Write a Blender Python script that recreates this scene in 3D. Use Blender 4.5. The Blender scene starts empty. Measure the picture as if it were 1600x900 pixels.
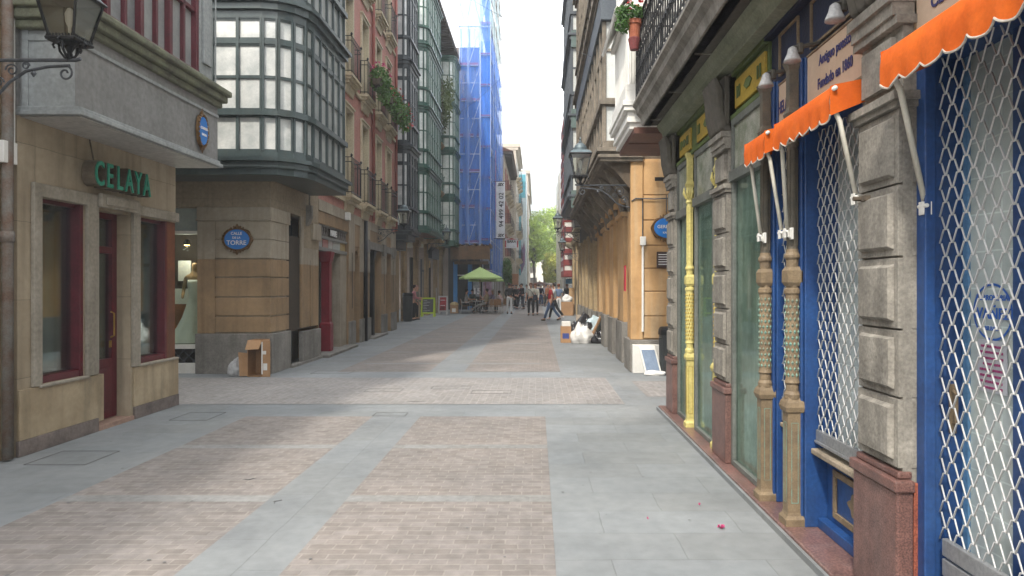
import bpy, bmesh, math, random
from mathutils import Vector, noise, Matrix
random.seed(7)
R = math.radians
SC = bpy.context.scene
COL = SC.collection
# ---------------------------------------------------------------- camera, sky, sun, exposure
cam_d = bpy.data.cameras.new('camera'); cam = bpy.data.objects.new('camera', cam_d); COL.objects.link(cam)
cam.location = (0, 0, 1.6); cam.rotation_euler = (R(90), 0, 0)
cam_d.sensor_width = 36; cam_d.lens = 36*1040/1600
cam_d.shift_x = -38/1600; cam_d.shift_y = -3/1600
cam_d.clip_start = .05; cam_d.clip_end = 3000
SC.camera = cam
SUN_EL, SUN_AZ = 50, 23          # light travels towards +Y and a little +X
wd = bpy.data.worlds.new('World'); SC.world = wd; wd.use_nodes = True
nt = wd.node_tree; nt.nodes.clear()
def wn(t): return nt.nodes.new(t)
wo = wn('ShaderNodeOutputWorld'); bg = wn('ShaderNodeBackground'); sky = wn('ShaderNodeTexSky')
sky.sky_type = 'NISHITA'; sky.sun_disc = False; sky.sun_elevation = R(SUN_EL); sky.sun_rotation = R(180+SUN_AZ)
sky.air_density = 1.6; sky.dust_density = 5; sky.ozone_density = 1
tcw = wn('ShaderNodeTexCoord'); nz = wn('ShaderNodeTexNoise'); nz.inputs['Scale'].default_value = 2.2; nz.inputs['Detail'].default_value = 5
mpw = wn('ShaderNodeMapping'); mpw.inputs['Scale'].default_value = (1, 1, 2.5)
rmp = wn('ShaderNodeValToRGB'); rmp.color_ramp.elements[0].position = .3; rmp.color_ramp.elements[0].color = (.55, .55, .55, 1); rmp.color_ramp.elements[1].position = .6
mxw = wn('ShaderNodeMixRGB'); mxw.inputs[2].default_value = (10.5, 10.9, 11.2, 1)
L = nt.links.new
L(tcw.outputs['Generated'], mpw.inputs[0]); L(mpw.outputs[0], nz.inputs['Vector']); L(nz.outputs['Fac'], rmp.inputs[0])
spw = wn('ShaderNodeSeparateXYZ'); mrw = wn('ShaderNodeMapRange'); mrw.inputs[1].default_value = .10; mrw.inputs[2].default_value = .30
hzw = wn('ShaderNodeMixRGB'); hzw.inputs[1].default_value = (1.7, 2.15, 2.5, 1); hzw.inputs[2].default_value = (11, 11.2, 11.4, 1)
L(tcw.outputs['Generated'], spw.inputs[0]); L(spw.outputs[2], mrw.inputs[0]); L(mrw.outputs[0], hzw.inputs[0]); L(hzw.outputs[0], mxw.inputs[2])
L(rmp.outputs[0], mxw.inputs[0]); L(sky.outputs[0], mxw.inputs[1]); L(mxw.outputs[0], bg.inputs[0]); L(bg.outputs[0], wo.inputs[0])
bg.inputs[1].default_value = .15
sd = bpy.data.lights.new('sun', 'SUN'); sd.energy = 2.0; sd.angle = R(4); sd.color = (1, .94, .84)
so = bpy.data.objects.new('sun', sd); COL.objects.link(so)
dv = Vector((math.cos(R(SUN_EL))*math.sin(R(SUN_AZ)), math.cos(R(SUN_EL))*math.cos(R(SUN_AZ)), -math.sin(R(SUN_EL))))
so.rotation_euler = dv.to_track_quat('-Z', 'Y').to_euler(); so.location = (-5, -10, 30)
SC.view_settings.view_transform = 'Standard'; SC.view_settings.look = 'None'
SC.view_settings.exposure = 1.2; SC.view_settings.gamma = 1
SC.cycles.max_bounces = 6; SC.cycles.transparent_max_bounces = 12; SC.cycles.volume_bounces = 0

# ---------------------------------------------------------------- helpers
ORG = {}
def tag(o, label=None, cat=None, group=None, kind=None):
    if label: o['label'] = label
    if cat: o['category'] = cat
    if group: o['group'] = group
    if kind: o['kind'] = kind
    return o
def thing(name, label, cat, loc=(0, 0, 0), rz=0, group=None):
    o = bpy.data.objects.new(name, None); COL.objects.link(o); o.location = loc; o.rotation_euler = (0, 0, rz)
    o.empty_display_size = .2; ORG[o.name] = Vector(loc)
    return tag(o, label, cat, group)
def kids(o): return [c for c in COL.objects if c.parent == o]
def copy_tree(o, parent=None):
    c = o.copy(); COL.objects.link(c); c.parent = parent; ORG[c.name] = ORG.get(o.name, Vector())
    for k in kids(o): copy_tree(k, c)
    return c
def place_copy(o, loc, rz, label, cat=None, group=None):
    c = copy_tree(o); c.scale = (1, 1, 1); c.location = loc; c.rotation_euler = (0, 0, rz); c['label'] = label
    if group: c['group'] = group
    return c
class Fr:
    def __init__(s, O=(0, 0, 0), U=(1, 0), N=(0, 1)):
        s.O = Vector(O); s.U = Vector((*U, 0)).normalized(); s.N = Vector((*N, 0)).normalized()
    def p(s, u, d, z): return s.O + s.U*u + s.N*d + Vector((0, 0, z))
W = Fr()
def offs(path, d):
    out = []
    n = len(path)
    for i, p in enumerate(path):
        p = Vector(p[:2])
        ds = []
        if i > 0: ds.append((p-Vector(path[i-1][:2])).normalized())
        if i < n-1: ds.append((Vector(path[i+1][:2])-p).normalized())
        ns = [Vector((v.y, -v.x)) for v in ds]
        m = sum(ns, Vector((0, 0))).normalized()
        k = 1/max(.3, m.dot(ns[0]))
        out.append(p+m*d*k)
    return out
class MB:
    def __init__(s, fr=W): s.prims = []; s.v = []; s.f = []; s.fr = fr; s.mi = []; s.cur = 0
    def _add(s, vs, fs):
        b = len(s.v); s.prims.append((b, b+len(vs), len(s.f), len(s.f)+len(fs))); s.v += [Vector(q) for q in vs]; s.f += [[b+i for i in f] for f in fs]; s.mi += [s.cur]*len(fs); return s
    def P(s, u, d, z): return s.fr.p(u, d, z)
    def box(s, u0, u1, d0, d1, z0, z1):
        vs = [s.P(u, d, z) for z in (z0, z1) for d in (d0, d1) for u in (u0, u1)]
        return s._add(vs, [(0, 1, 3, 2), (4, 6, 7, 5), (0, 4, 5, 1), (1, 5, 7, 3), (3, 7, 6, 2), (2, 6, 4, 0)])
    def quad(s, *pts): return s._add([s.P(*p) for p in pts], [tuple(range(len(pts)))])
    def prism(s, poly, d0, d1):      # poly in (u,z), extruded in d
        n = len(poly); vs = [s.P(u, d0, z) for u, z in poly]+[s.P(u, d1, z) for u, z in poly]
        return s._add(vs, [tuple(range(n))[::-1], tuple(range(n, 2*n))]+[(i, (i+1) % n, n+(i+1) % n, n+i) for i in range(n)])
    def flat(s, poly, z0, z1):       # poly in (u,d), extruded in z
        n = len(poly); vs = [s.P(u, d, z0) for u, d in poly]+[s.P(u, d, z1) for u, d in poly]
        return s._add(vs, [tuple(range(n))[::-1], tuple(range(n, 2*n))]+[(i, (i+1) % n, n+(i+1) % n, n+i) for i in range(n)])
    def prof(s, poly, u0, u1):       # poly in (d,z), extruded in u
        n = len(poly); vs = [s.P(u0, d, z) for d, z in poly]+[s.P(u1, d, z) for d, z in poly]
        return s._add(vs, [tuple(range(n))[::-1], tuple(range(n, 2*n))]+[(i, (i+1) % n, n+(i+1) % n, n+i) for i in range(n)])
    def tube(s, pts, r, seg=6, closed=False):
        q = [s.P(*p) for p in pts]; n = len(q); vs = []; fs = []
        rr = r if isinstance(r, (list, tuple)) else [r]*n
        up = None
        for i in range(n):
            a = q[(i-1) % n] if (i > 0 or closed) else q[i]; b = q[(i+1) % n] if (i < n-1 or closed) else q[i]
            t = (b-a)
            if t.length < 1e-9: t = Vector((0, 0, 1))
            t.normalize()
            if up is None: up = Vector((0, 0, 1)) if abs(t.z) < .9 else Vector((1, 0, 0))
            x = up.cross(t)
            if x.length < 1e-4: x = Vector((0, 1, 0)).cross(t)
            x.normalize(); up = t.cross(x)
            for k in range(seg):
                an = 2*math.pi*(k+.5)/seg; vs.append(q[i]+x*rr[i]*math.cos(an)+up*rr[i]*math.sin(an))
        m = n if closed else n-1
        for i in range(m):
            for k in range(seg):
                a = i*seg+k; b = i*seg+(k+1) % seg; c = ((i+1) % n)*seg+(k+1) % seg; d = ((i+1) % n)*seg+k
                fs.append((a, b, c, d))
        if not closed: fs += [tuple(range(seg))[::-1], tuple(range((n-1)*seg, n*seg))]
        return s._add(vs, fs)
    def lathe(s, u, d, prof, seg=12, sx=1, sy=1):
        vs = []; fs = []; n = len(prof)
        for r, z in prof:
            for k in range(seg):
                a = 2*math.pi*(k+.5)/seg; vs.append(s.P(u+r*sx*math.cos(a), d+r*sy*math.sin(a), z))
        for i in range(n-1):
            for k in range(seg): fs.append((i*seg+k, i*seg+(k+1) % seg, (i+1)*seg+(k+1) % seg, (i+1)*seg+k))
        fs += [tuple(range(seg))[::-1], tuple(range((n-1)*seg, n*seg))]
        return s._add(vs, fs)
    def sq(s, u, d, prof):           # square sections (half width, z), aligned with the frame
        vs = []; fs = []; n = len(prof)
        for r, z in prof:
            for a, b in ((-1, -1), (1, -1), (1, 1), (-1, 1)): vs.append(s.P(u+a*r, d+b*r, z))
        for i in range(n-1):
            for k in range(4): fs.append((i*4+k, i*4+(k+1) % 4, (i+1)*4+(k+1) % 4, (i+1)*4+k))
        fs += [(3, 2, 1, 0), tuple(range((n-1)*4, n*4))]
        return s._add(vs, fs)
    def wall(s, u0, u1, z0, z1, holes, d=0, t=.3):
        us = sorted(set([u0, u1]+[min(max(h[i], u0), u1) for h in holes for i in (0, 1)]))
        zs = sorted(set([z0, z1]+[min(max(h[i], z0), z1) for h in holes for i in (2, 3)]))
        def hole(i, j):
            if i < 0 or j < 0 or i >= len(us)-1 or j >= len(zs)-1: return True
            uc = (us[i]+us[i+1])/2; zc = (zs[j]+zs[j+1])/2
            return any(h[0] < uc < h[1] and h[2] < zc < h[3] for h in holes)
        for i in range(len(us)-1):
            for j in range(len(zs)-1):
                if hole(i, j): continue
                a, b, c, e = us[i], us[i+1], zs[j], zs[j+1]
                s.quad((a, d, c), (b, d, c), (b, d, e), (a, d, e)); s.quad((a, d-t, c), (a, d-t, e), (b, d-t, e), (b, d-t, c))
                if hole(i-1, j): s.quad((a, d, c), (a, d, e), (a, d-t, e), (a, d-t, c))
                if hole(i+1, j): s.quad((b, d, c), (b, d-t, c), (b, d-t, e), (b, d, e))
                if hole(i, j-1): s.quad((a, d, c), (a, d-t, c), (b, d-t, c), (b, d, c))
                if hole(i, j+1): s.quad((a, d, e), (b, d, e), (b, d-t, e), (a, d-t, e))
        return s
    def sweep(s, path, o0, o1, z0, z1):
        a = offs(path, o0); b = offs(path, o1); n = len(path); vs = []; fs = []
        for i in range(n):
            vs += [(a[i].x, a[i].y, z0), (b[i].x, b[i].y, z0), (b[i].x, b[i].y, z1), (a[i].x, a[i].y, z1)]
        for i in range(n-1):
            for k in range(4): fs.append((i*4+k, i*4+(k+1) % 4, (i+1)*4+(k+1) % 4, (i+1)*4+k))
        fs += [(0, 1, 2, 3), tuple((n-1)*4+k for k in (3, 2, 1, 0))]
        return s._add(vs, fs)
    def build(s, name, mats, parent=None, smooth=False, bevel=0, weld=False):
        if not isinstance(mats, (list, tuple)): mats = [mats]
        me = bpy.data.meshes.new(name)
        if parent is not None: org = ORG.get(parent.name, Vector())
        else:
            xs = [v.x for v in s.v]; ys = [v.y for v in s.v]; zs = [v.z for v in s.v]
            org = Vector(((min(xs)+max(xs))/2, (min(ys)+max(ys))/2, min(zs)))
        me.from_pydata([tuple(v-org) for v in s.v], [], s.f)
        for m in mats: me.materials.append(m)
        if len(mats) > 1: me.polygons.foreach_set('material_index', s.mi)
        bm = bmesh.new(); bm.from_mesh(me)
        if weld: bmesh.ops.remove_doubles(bm, verts=bm.verts, dist=1e-4)
        bmesh.ops.recalc_face_normals(bm, faces=bm.faces); bm.to_mesh(me); bm.free()
        if smooth: me.polygons.foreach_set('use_smooth', [True]*len(me.polygons))
        o = bpy.data.objects.new(name, me); COL.objects.link(o)
        if parent is not None: o.parent = parent
        else: o.location = org
        ORG[o.name] = org
        if bevel:
            m = o.modifiers.new('bevel', 'BEVEL'); m.width = bevel; m.segments = 2; m.limit_method = 'ANGLE'
        return o
def split(mb, name, mats, parent=None, **kw):
    # one object per group of touching primitives
    n = len(mb.prims); bb = []
    for v0, v1, f0, f1 in mb.prims:
        q = mb.v[v0:v1]; bb.append([min(v[i] for v in q)-.012 for i in range(3)]+[max(v[i] for v in q)+.012 for i in range(3)])
    par = list(range(n))
    def find(i):
        while par[i] != i: i = par[i]
        return i
    for i in range(n):
        for j in range(i):
            if all(bb[i][k] <= bb[j][k+3] and bb[j][k] <= bb[i][k+3] for k in range(3)): par[find(i)] = find(j)
    out = []
    for g in sorted(set(find(i) for i in range(n))):
        m = MB(); 
        for i in range(n):
            if find(i) == g:
                v0, v1, f0, f1 = mb.prims[i]; m._add(mb.v[v0:v1], [tuple(x-v0 for x in f) for f in mb.f[f0:f1]])
        out.append(m.build(name, mats, parent, **kw))
    return out
def textmesh(mb, body, size, O, U, V, depth=.004, align='CENTER', bold=0, wide=1, shear=0):
    cu = bpy.data.curves.new('t', 'FONT'); cu.body = body; cu.size = size; cu.align_x = align; cu.align_y = 'CENTER'
    cu.extrude = depth/2; cu.offset = bold; cu.resolution_u = 3; cu.shear = shear
    ob = bpy.data.objects.new('t', cu); COL.objects.link(ob)
    dg = bpy.context.evaluated_depsgraph_get(); me = bpy.data.meshes.new_from_object(ob.evaluated_get(dg))
    O = Vector(O); U = Vector(U); V = Vector(V); N = U.cross(V)
    vs = [O+U*v.co.x*wide+V*v.co.y+N*v.co.z for v in me.vertices]
    mb._add(vs, [tuple(p.vertices) for p in me.polygons])
    bpy.data.objects.remove(ob); bpy.data.curves.remove(cu); bpy.data.meshes.remove(me)
    return mb
# ---------------------------------------------------------------- materials
MC = {}
def mat(name, c, c2=None, s=3., rough=.8, metal=0, bump=.25, bs=45., streak=0., brick=None, spec=.4, grain=.12, coat=0, alpha=None, emit=0, sc=(.08, .07, .05)):
    if name in MC: return MC[name]
    m = bpy.data.materials.new(name); m.use_nodes = True; t = m.node_tree; N = t.nodes.new; K = t.links.new
    b = t.nodes['Principled BSDF']; tc = N('ShaderNodeTexCoord')
    if c2 is None: c2 = tuple(x*.78 for x in c)
    n1 = N('ShaderNodeTexNoise'); n1.inputs['Scale'].default_value = s; n1.inputs['Detail'].default_value = 7; n1.inputs['Roughness'].default_value = .65
    K(tc.outputs['Object'], n1.inputs['Vector'])
    r1 = N('ShaderNodeValToRGB'); r1.color_ramp.elements[0].position = .36; r1.color_ramp.elements[1].position = .64
    r1.color_ramp.elements[0].color = (*c2, 1); r1.color_ramp.elements[1].color = (*c, 1); K(n1.outputs['Fac'], r1.inputs[0])
    out = r1.outputs[0]
    def mix(a, fac, col, mode='MIX'):
        x = N('ShaderNodeMixRGB'); x.blend_type = mode; K(a, x.inputs[1])
        if isinstance(fac, float): x.inputs[0].default_value = fac
        else: K(fac, x.inputs[0])
        if isinstance(col, tuple): x.inputs[2].default_value = (*col, 1)
        else: K(col, x.inputs[2])
        return x.outputs[0]
    hb = None
    if brick:
        ax, bw, bh, mo, dark = brick[:5]
        sp = N('ShaderNodeSeparateXYZ'); K(tc.outputs['Object'], sp.inputs[0]); cb = N('ShaderNodeCombineXYZ')
        if ax == 'g': vec = tc.outputs['Object']
        elif ax == 'gy':
            K(sp.outputs[1], cb.inputs[0]); K(sp.outputs[0], cb.inputs[1]); vec = cb.outputs[0]
        else:
            ad = N('ShaderNodeMath'); K(sp.outputs[0], ad.inputs[0]); K(sp.outputs[1], ad.inputs[1]); K(ad.outputs[0], cb.inputs[0]); K(sp.outputs[2], cb.inputs[1]); vec = cb.outputs[0]
        nd = N('ShaderNodeTexNoise'); nd.inputs['Scale'].default_value = 5; K(tc.outputs['Object'], nd.inputs['Vector'])
        va = N('ShaderNodeVectorMath'); va.operation = 'MULTIPLY_ADD'; K(nd.outputs['Color'], va.inputs[0]); va.inputs[1].default_value = (.02, .02, 0); K(vec, va.inputs[2])
        bt = N('ShaderNodeTexBrick'); bt.inputs['Scale'].default_value = 1; bt.inputs['Brick Width'].default_value = bw; bt.inputs['Row Height'].default_value = bh
        bt.inputs['Mortar Size'].default_value = mo; bt.inputs['Mortar Smooth'].default_value = .3
        bt.inputs['Color1'].default_value = (1, 1, 1, 1); v = brick[5] if len(brick) > 5 else .78; bt.inputs['Color2'].default_value = (v, v*.98, v*.95, 1); bt.inputs['Mortar'].default_value = (dark, dark, dark*.97, 1)
        K(va.outputs[0], bt.inputs['Vector']); out = mix(out, 1., bt.outputs['Color'], 'MULTIPLY'); hb = bt.outputs['Fac']
    if streak:
        mp = N('ShaderNodeMapping'); mp.inputs['Scale'].default_value = (5, 5, .35); K(tc.outputs['Object'], mp.inputs[0])
        n2 = N('ShaderNodeTexNoise'); n2.inputs['Scale'].default_value = 1.6; n2.inputs['Detail'].default_value = 6; K(mp.outputs[0], n2.inputs['Vector'])
        r2 = N('ShaderNodeValToRGB'); r2.color_ramp.elements[0].position = .48; r2.color_ramp.elements[1].position = .72
        r2.color_ramp.elements[0].color = (0, 0, 0, 1); r2.color_ramp.elements[1].color = (streak, streak, streak, 1); K(n2.outputs['Fac'], r2.inputs[0])
        out = mix(out, r2.outputs[0], sc)
    if grain:
        n3 = N('ShaderNodeTexNoise'); n3.inputs['Scale'].default_value = s*14; n3.inputs['Detail'].default_value = 4; K(tc.outputs['Object'], n3.inputs['Vector'])
        r3 = N('ShaderNodeValToRGB'); g = 1-grain*2.2; r3.color_ramp.elements[0].position = .3; r3.color_ramp.elements[0].color = (g, g, g, 1); r3.color_ramp.elements[1].position = .7; r3.color_ramp.elements[1].color = (1, 1, 1, 1)
        K(n3.outputs['Fac'], r3.inputs[0]); out = mix(out, 1., r3.outputs[0], 'MULTIPLY')
    K(out, b.inputs['Base Color']); b.inputs['Roughness'].default_value = rough; b.inputs['Metallic'].default_value = metal
    b.inputs['Specular IOR Level'].default_value = spec
    if coat: b.inputs['Coat Weight'].default_value = coat; b.inputs['Coat Roughness'].default_value = .05
    if emit: K(out, b.inputs['Emission Color']); b.inputs['Emission Strength'].default_value = emit
    if bump:
        nb = N('ShaderNodeTexNoise'); nb.inputs['Scale'].default_value = bs; nb.inputs['Detail'].default_value = 5; K(tc.outputs['Object'], nb.inputs['Vector'])
        bp = N('ShaderNodeBump'); bp.inputs['Strength'].default_value = bump; bp.inputs['Distance'].default_value = .01; K(nb.outputs['Fac'], bp.inputs['Height'])
        nrm = bp.outputs[0]
        if hb is not None:
            b2 = N('ShaderNodeBump'); b2.invert = True; b2.inputs['Strength'].default_value = .5; b2.inputs['Distance'].default_value = .008; K(hb, b2.inputs['Height']); K(nrm, b2.inputs['Normal']); nrm = b2.outputs[0]
        K(nrm, b.inputs['Normal'])
    if alpha is not None: b.inputs['Alpha'].default_value = alpha
    MC[name] = m; return m
def glassm(name, tint=(.75, .85, .85), refl=.18, rough=.03, fk=.7):
    if name in MC: return MC[name]
    m = bpy.data.materials.new(name); m.use_nodes = True; t = m.node_tree; t.nodes.clear(); N = t.nodes.new; K = t.links.new
    o = N('ShaderNodeOutputMaterial'); mx = N('ShaderNodeMixShader'); tr = N('ShaderNodeBsdfTransparent'); gl = N('ShaderNodeBsdfGlossy')
    tr.inputs[0].default_value = (*tint, 1); gl.inputs[0].default_value = (.9, .95, .95, 1); gl.inputs['Roughness'].default_value = rough
    fr = N('ShaderNodeFresnel'); fr.inputs[0].default_value = 1.5; ad = N('ShaderNodeMath'); ad.inputs[1].default_value = refl; ad.use_clamp = True
    mu = N('ShaderNodeMath'); mu.operation = 'MULTIPLY'; mu.inputs[1].default_value = fk; K(fr.outputs[0], mu.inputs[0]); K(mu.outputs[0], ad.inputs[0]); K(ad.outputs[0], mx.inputs[0]); K(tr.outputs[0], mx.inputs[1]); K(gl.outputs[0], mx.inputs[2]); K(mx.outputs[0], o.inputs[0])
    MC[name] = m; return m
def netm(name, c, dens):
    if name in MC: return MC[name]
    m = bpy.data.materials.new(name); m.use_nodes = True; t = m.node_tree; t.nodes.clear(); N = t.nodes.new; K = t.links.new
    o = N('ShaderNodeOutputMaterial'); mx = N('ShaderNodeMixShader'); tr = N('ShaderNodeBsdfTransparent'); df = N('ShaderNodeBsdfDiffuse'); tl = N('ShaderNodeBsdfTranslucent'); m2 = N('ShaderNodeMixShader')
    tc = N('ShaderNodeTexCoord'); mp = N('ShaderNodeMapping'); mp.inputs['Scale'].default_value = (3, 3, .25); nz = N('ShaderNodeTexNoise'); nz.inputs['Scale'].default_value = 1.3; nz.inputs['Detail'].default_value = 6
    rp = N('ShaderNodeValToRGB'); rp.color_ramp.elements[0].position = .35; rp.color_ramp.elements[1].position = .65
    rp.color_ramp.elements[0].color = (dens*.72,)*3+(1,); rp.color_ramp.elements[1].color = (min(1, dens*1.2),)*3+(1,)
    K(tc.outputs['Object'], mp.inputs[0]); K(mp.outputs[0], nz.inputs['Vector']); K(nz.outputs['Fac'], rp.inputs[0]); K(rp.outputs[0], mx.inputs[0])
    df.inputs[0].default_value = (*c, 1); tl.inputs[0].default_value = (*c, 1); m2.inputs[0].default_value = .5
    K(df.outputs[0], m2.inputs[1]); K(tl.outputs[0], m2.inputs[2]); K(tr.outputs[0], mx.inputs[1]); K(m2.outputs[0], mx.inputs[2]); K(mx.outputs[0], o.inputs[0])
    MC[name] = m; return m
def leafm(name, c, c2):
    if name in MC: return MC[name]
    m = bpy.data.materials.new(name); m.use_nodes = True; t = m.node_tree; N = t.nodes.new; K = t.links.new; b = t.nodes['Principled BSDF']
    tc = N('ShaderNodeTexCoord'); nz = N('ShaderNodeTexNoise'); nz.inputs['Scale'].default_value = .9; nz.inputs['Detail'].default_value = 8
    rp = N('ShaderNodeValToRGB'); rp.color_ramp.elements[0].position = .35; rp.color_ramp.elements[1].position = .68
    rp.color_ramp.elements[0].color = (*c2, 1); rp.color_ramp.elements[1].color = (*c, 1)
    K(tc.outputs['Object'], nz.inputs['Vector']); K(nz.outputs['Fac'], rp.inputs[0]); K(rp.outputs[0], b.inputs['Base Color'])
    b.inputs['Roughness'].default_value = .6
    tl = N('ShaderNodeBsdfTranslucent'); K(rp.outputs[0], tl.inputs[0]); mx = N('ShaderNodeMixShader'); mx.inputs[0].default_value = .35
    K(b.outputs[0], mx.inputs[1]); K(tl.outputs[0], mx.inputs[2]); K(mx.outputs[0], t.nodes['Material Output'].inputs[0])
    MC[name] = m; return m
def pane(name, c=(.5, .52, .5), c2=(.3, .32, .32), s=2.5):   # glass with a curtain or blind drawn close behind it
    return mat(name, c, c2, s=s, rough=.35, bump=.08, bs=9, coat=.8, grain=.05, spec=.6)
def Yp(px, X): return 1040*X/(px-838)
def Xp(px, Y): return (px-838)*Y/1040
def Zp(py, Y): return 1.6+(447-py)*Y/1040
def at(px, py): Y = 1664/(py-447); return Vector((Xp(px, Y), Y, 0))
def spiral(cx, cz, r0, r1, a0, turns, n=18):
    out = []
    for i in range(n+1):
        t = i/n; a = a0+turns*2*math.pi*t; r = r0+(r1-r0)*t; out.append((cx+r*math.cos(a), 0, cz+r*math.sin(a)))
    return out
def leaves(mb, c, rad, n, size, shell=.55, seed=0, droop=0):
    rnd = random.Random(seed)
    for i in range(n):
        while True:
            v = Vector((rnd.uniform(-1, 1), rnd.uniform(-1, 1), rnd.uniform(-1, 1)))
            if v.length <= 1: break
        v = v.normalized()*(shell+(1-shell)*rnd.random()) if rnd.random() < .75 else v
        p = Vector(c)+Vector((v.x*rad[0], v.y*rad[1], v.z*rad[2]))
        a = Vector((rnd.uniform(-1, 1), rnd.uniform(-1, 1), rnd.uniform(-.7, .7)-droop)).normalized(); b = a.cross(Vector((rnd.uniform(-1, 1), rnd.uniform(-1, 1), rnd.uniform(-1, 1)))).normalized()
        s = size*rnd.uniform(.6, 1.4)
        mb._add([p-a*s, p-b*s*.45+a*s*.1, p+a*s, p+b*s*.45+a*s*.1], [(0, 1, 2, 3)])
    return mb
# ================================================================ materials used across the street
M = {}
M['slab'] = mat('grey_slab', (.24, .255, .263), (.175, .188, .198), s=.8, rough=.7, bump=.12, bs=80, brick=('gy', .9, .42, .004, .8, .92), grain=.07)
M['slab2'] = mat('grey_slab_side', (.25, .265, .272), (.175, .19, .2), s=.6, rough=.68, bump=.12, bs=80, brick=('g', .9, .42, .004, .8, .9), grain=.07, streak=.3, sc=(.2, .215, .22))
M['pinkbrick'] = mat('pink_paver', (.285, .255, .238), (.215, .198, .19), s=.8, rough=.82, bump=.25, bs=70, brick=('g', .16, .075, .006, 1.12, .82), grain=.12)
M['fan'] = mat('cobble_fan', (.31, .29, .28), (.245, .235, .23), s=1.1, rough=.82, bump=.3, bs=60, brick=('gy', .12, .1, .008, 1.1, .84), grain=.14)
M['cream'] = mat('cream_stone', (.43, .36, .26), (.31, .25, .175), s=1.1, rough=.7, bump=.1, grain=.05, streak=.5, brick=('w', 1.15, .74, .004, .6, .88), sc=(.16, .13, .09))
M['cream_dado'] = mat('ochre_dado', (.42, .335, .22), (.29, .22, .135), s=1.6, rough=.5, bump=.08, grain=.06, streak=.6, sc=(.14, .12, .08))
M['frame_stone'] = mat('frame_stone', (.36, .32, .26), (.27, .24, .19), s=2, rough=.75, streak=.3)
M['skirt'] = mat('skirting', (.22, .18, .16), (.12, .10, .09), s=3, rough=.8)
M['grey_paint'] = mat('grey_render', (.27, .27, .265), (.21, .21, .205), s=1.4, rough=.6, streak=.35, bump=.12, sc=(.13, .13, .125))
M['grey_light'] = mat('grey_render_light', (.36, .38, .38), (.27, .29, .29), s=1.6, rough=.6, streak=.3, bump=.1, sc=(.17, .18, .17))
M['moss'] = mat('mossy_ledge', (.2, .21, .14), (.11, .11, .085), s=5, rough=.95, bump=.6)
M['red_wood'] = mat('dark_red_wood', (.12, .014, .024), (.08, .01, .016), s=4, rough=.4, bump=.08, coat=.2)
M['brown_wood'] = mat('brown_wood', (.2, .07, .03), (.12, .04, .02), s=3, rough=.45, streak=.3)
M['curtain'] = mat('curtain', (.6, .59, .54), (.42, .42, .4), s=3, rough=.9)
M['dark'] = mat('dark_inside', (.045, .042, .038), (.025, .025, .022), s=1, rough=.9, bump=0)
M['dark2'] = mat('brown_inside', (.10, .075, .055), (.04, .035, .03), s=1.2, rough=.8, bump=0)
M['iron'] = mat('wrought_iron', (.025, .027, .03), (.015, .016, .018), s=9, rough=.45, metal=.4, bump=.2)
M['iron_grey'] = mat('grey_iron', (.09, .10, .115), (.05, .055, .06), s=9, rough=.5, metal=.3, bump=.2)
M['green_paint'] = mat('dark_green_gallery', (.055, .078, .078), (.035, .052, .054), s=2.2, rough=.38, bump=.1, streak=.2, coat=.15)
M['blue_grey'] = mat('slate_gallery', (.045, .058, .068), (.03, .04, .048), s=2.2, rough=.42, bump=.1)
M['green2'] = mat('green_gallery', (.05, .14, .105), (.035, .10, .08), s=2.2, rough=.4, bump=.1, streak=.2)
M['lace'] = pane('lace_pane', (.64, .64, .61), (.38, .40, .39), 2.2)
M['lace2'] = pane('side_pane', (.48, .49, .46), (.27, .29, .28), 2)
M['pane_dk'] = pane('dim_pane', (.34, .36, .36), (.14, .155, .16), 1.7)
M['pink'] = mat('pink_plaster', (.52, .245, .20), (.43, .20, .165), s=1.2, rough=.85, streak=.25, sc=(.3, .12, .1))
M['ivory'] = mat('ivory_trim', (.62, .54, .38), (.5, .43, .30), s=2, rough=.7, streak=.3, sc=(.2, .17, .12))
M['stone_pale'] = mat('pale_ashlar', (.41, .36, .28), (.28, .24, .185), s=1.1, rough=.75, bump=.12, grain=.06, streak=.45, sc=(.18, .14, .1))
M['stone_ochre'] = mat('ochre_ashlar', (.35, .235, .13), (.22, .15, .085), s=1.2, rough=.6, bump=.1, grain=.06, streak=.5, sc=(.14, .09, .05))
M['stone_dado'] = mat('grey_dado', (.27, .255, .23), (.17, .16, .145), s=2.4, rough=.8, streak=.4)
M['groove'] = mat('groove', (.06, .045, .03), s=3)
M['ashlar2'] = mat('old_sandstone', (.43, .31, .18), (.28, .195, .115), s=1.3, rough=.85, streak=.5, brick=('w', .9, .5, .006, .65, .85))
M['red_col'] = mat('red_column', (.24, .02, .035), (.17, .015, .025), s=3, rough=.4)
M['shutter'] = mat('roller_shutter', (.30, .28, .25), (.2, .185, .165), s=5, rough=.5, metal=.3)
M['white'] = mat('white_paint', (.78, .77, .73), (.66, .65, .61), s=2, rough=.6, bump=.08, grain=.04, streak=.12, sc=(.4, .38, .34))
M['glass'] = glassm('shop_glass', refl=.12)
M['glass2'] = glassm('shop_glass_clear', (.86, .93, .9), refl=.05, fk=.3)
M['leaf'] = leafm('leaves', (.12, .25, .05), (.045, .11, .03))
M['leaf_far'] = leafm('leaves_far', (.48, .60, .10), (.24, .36, .07))
M['leaf_yel'] = leafm('leaves_yellow', (.55, .52, .08), (.3, .36, .07))
M['flower_red'] = mat('red_petals', (.55, .02, .03), (.4, .01, .02), s=8, rough=.6, bump=0)
M['flower_pink'] = mat('pink_petals', (.65, .05, .22), (.5, .03, .16), s=8, rough=.6, bump=0)
M['bark'] = mat('bark', (.14, .11, .08), (.07, .055, .04), s=3, rough=.95)
M['blue_enamel'] = mat('blue_enamel', (.03, .20, .60), (.025, .17, .52), s=3, rough=.25, bump=0, grain=.03, coat=.6)
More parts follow.
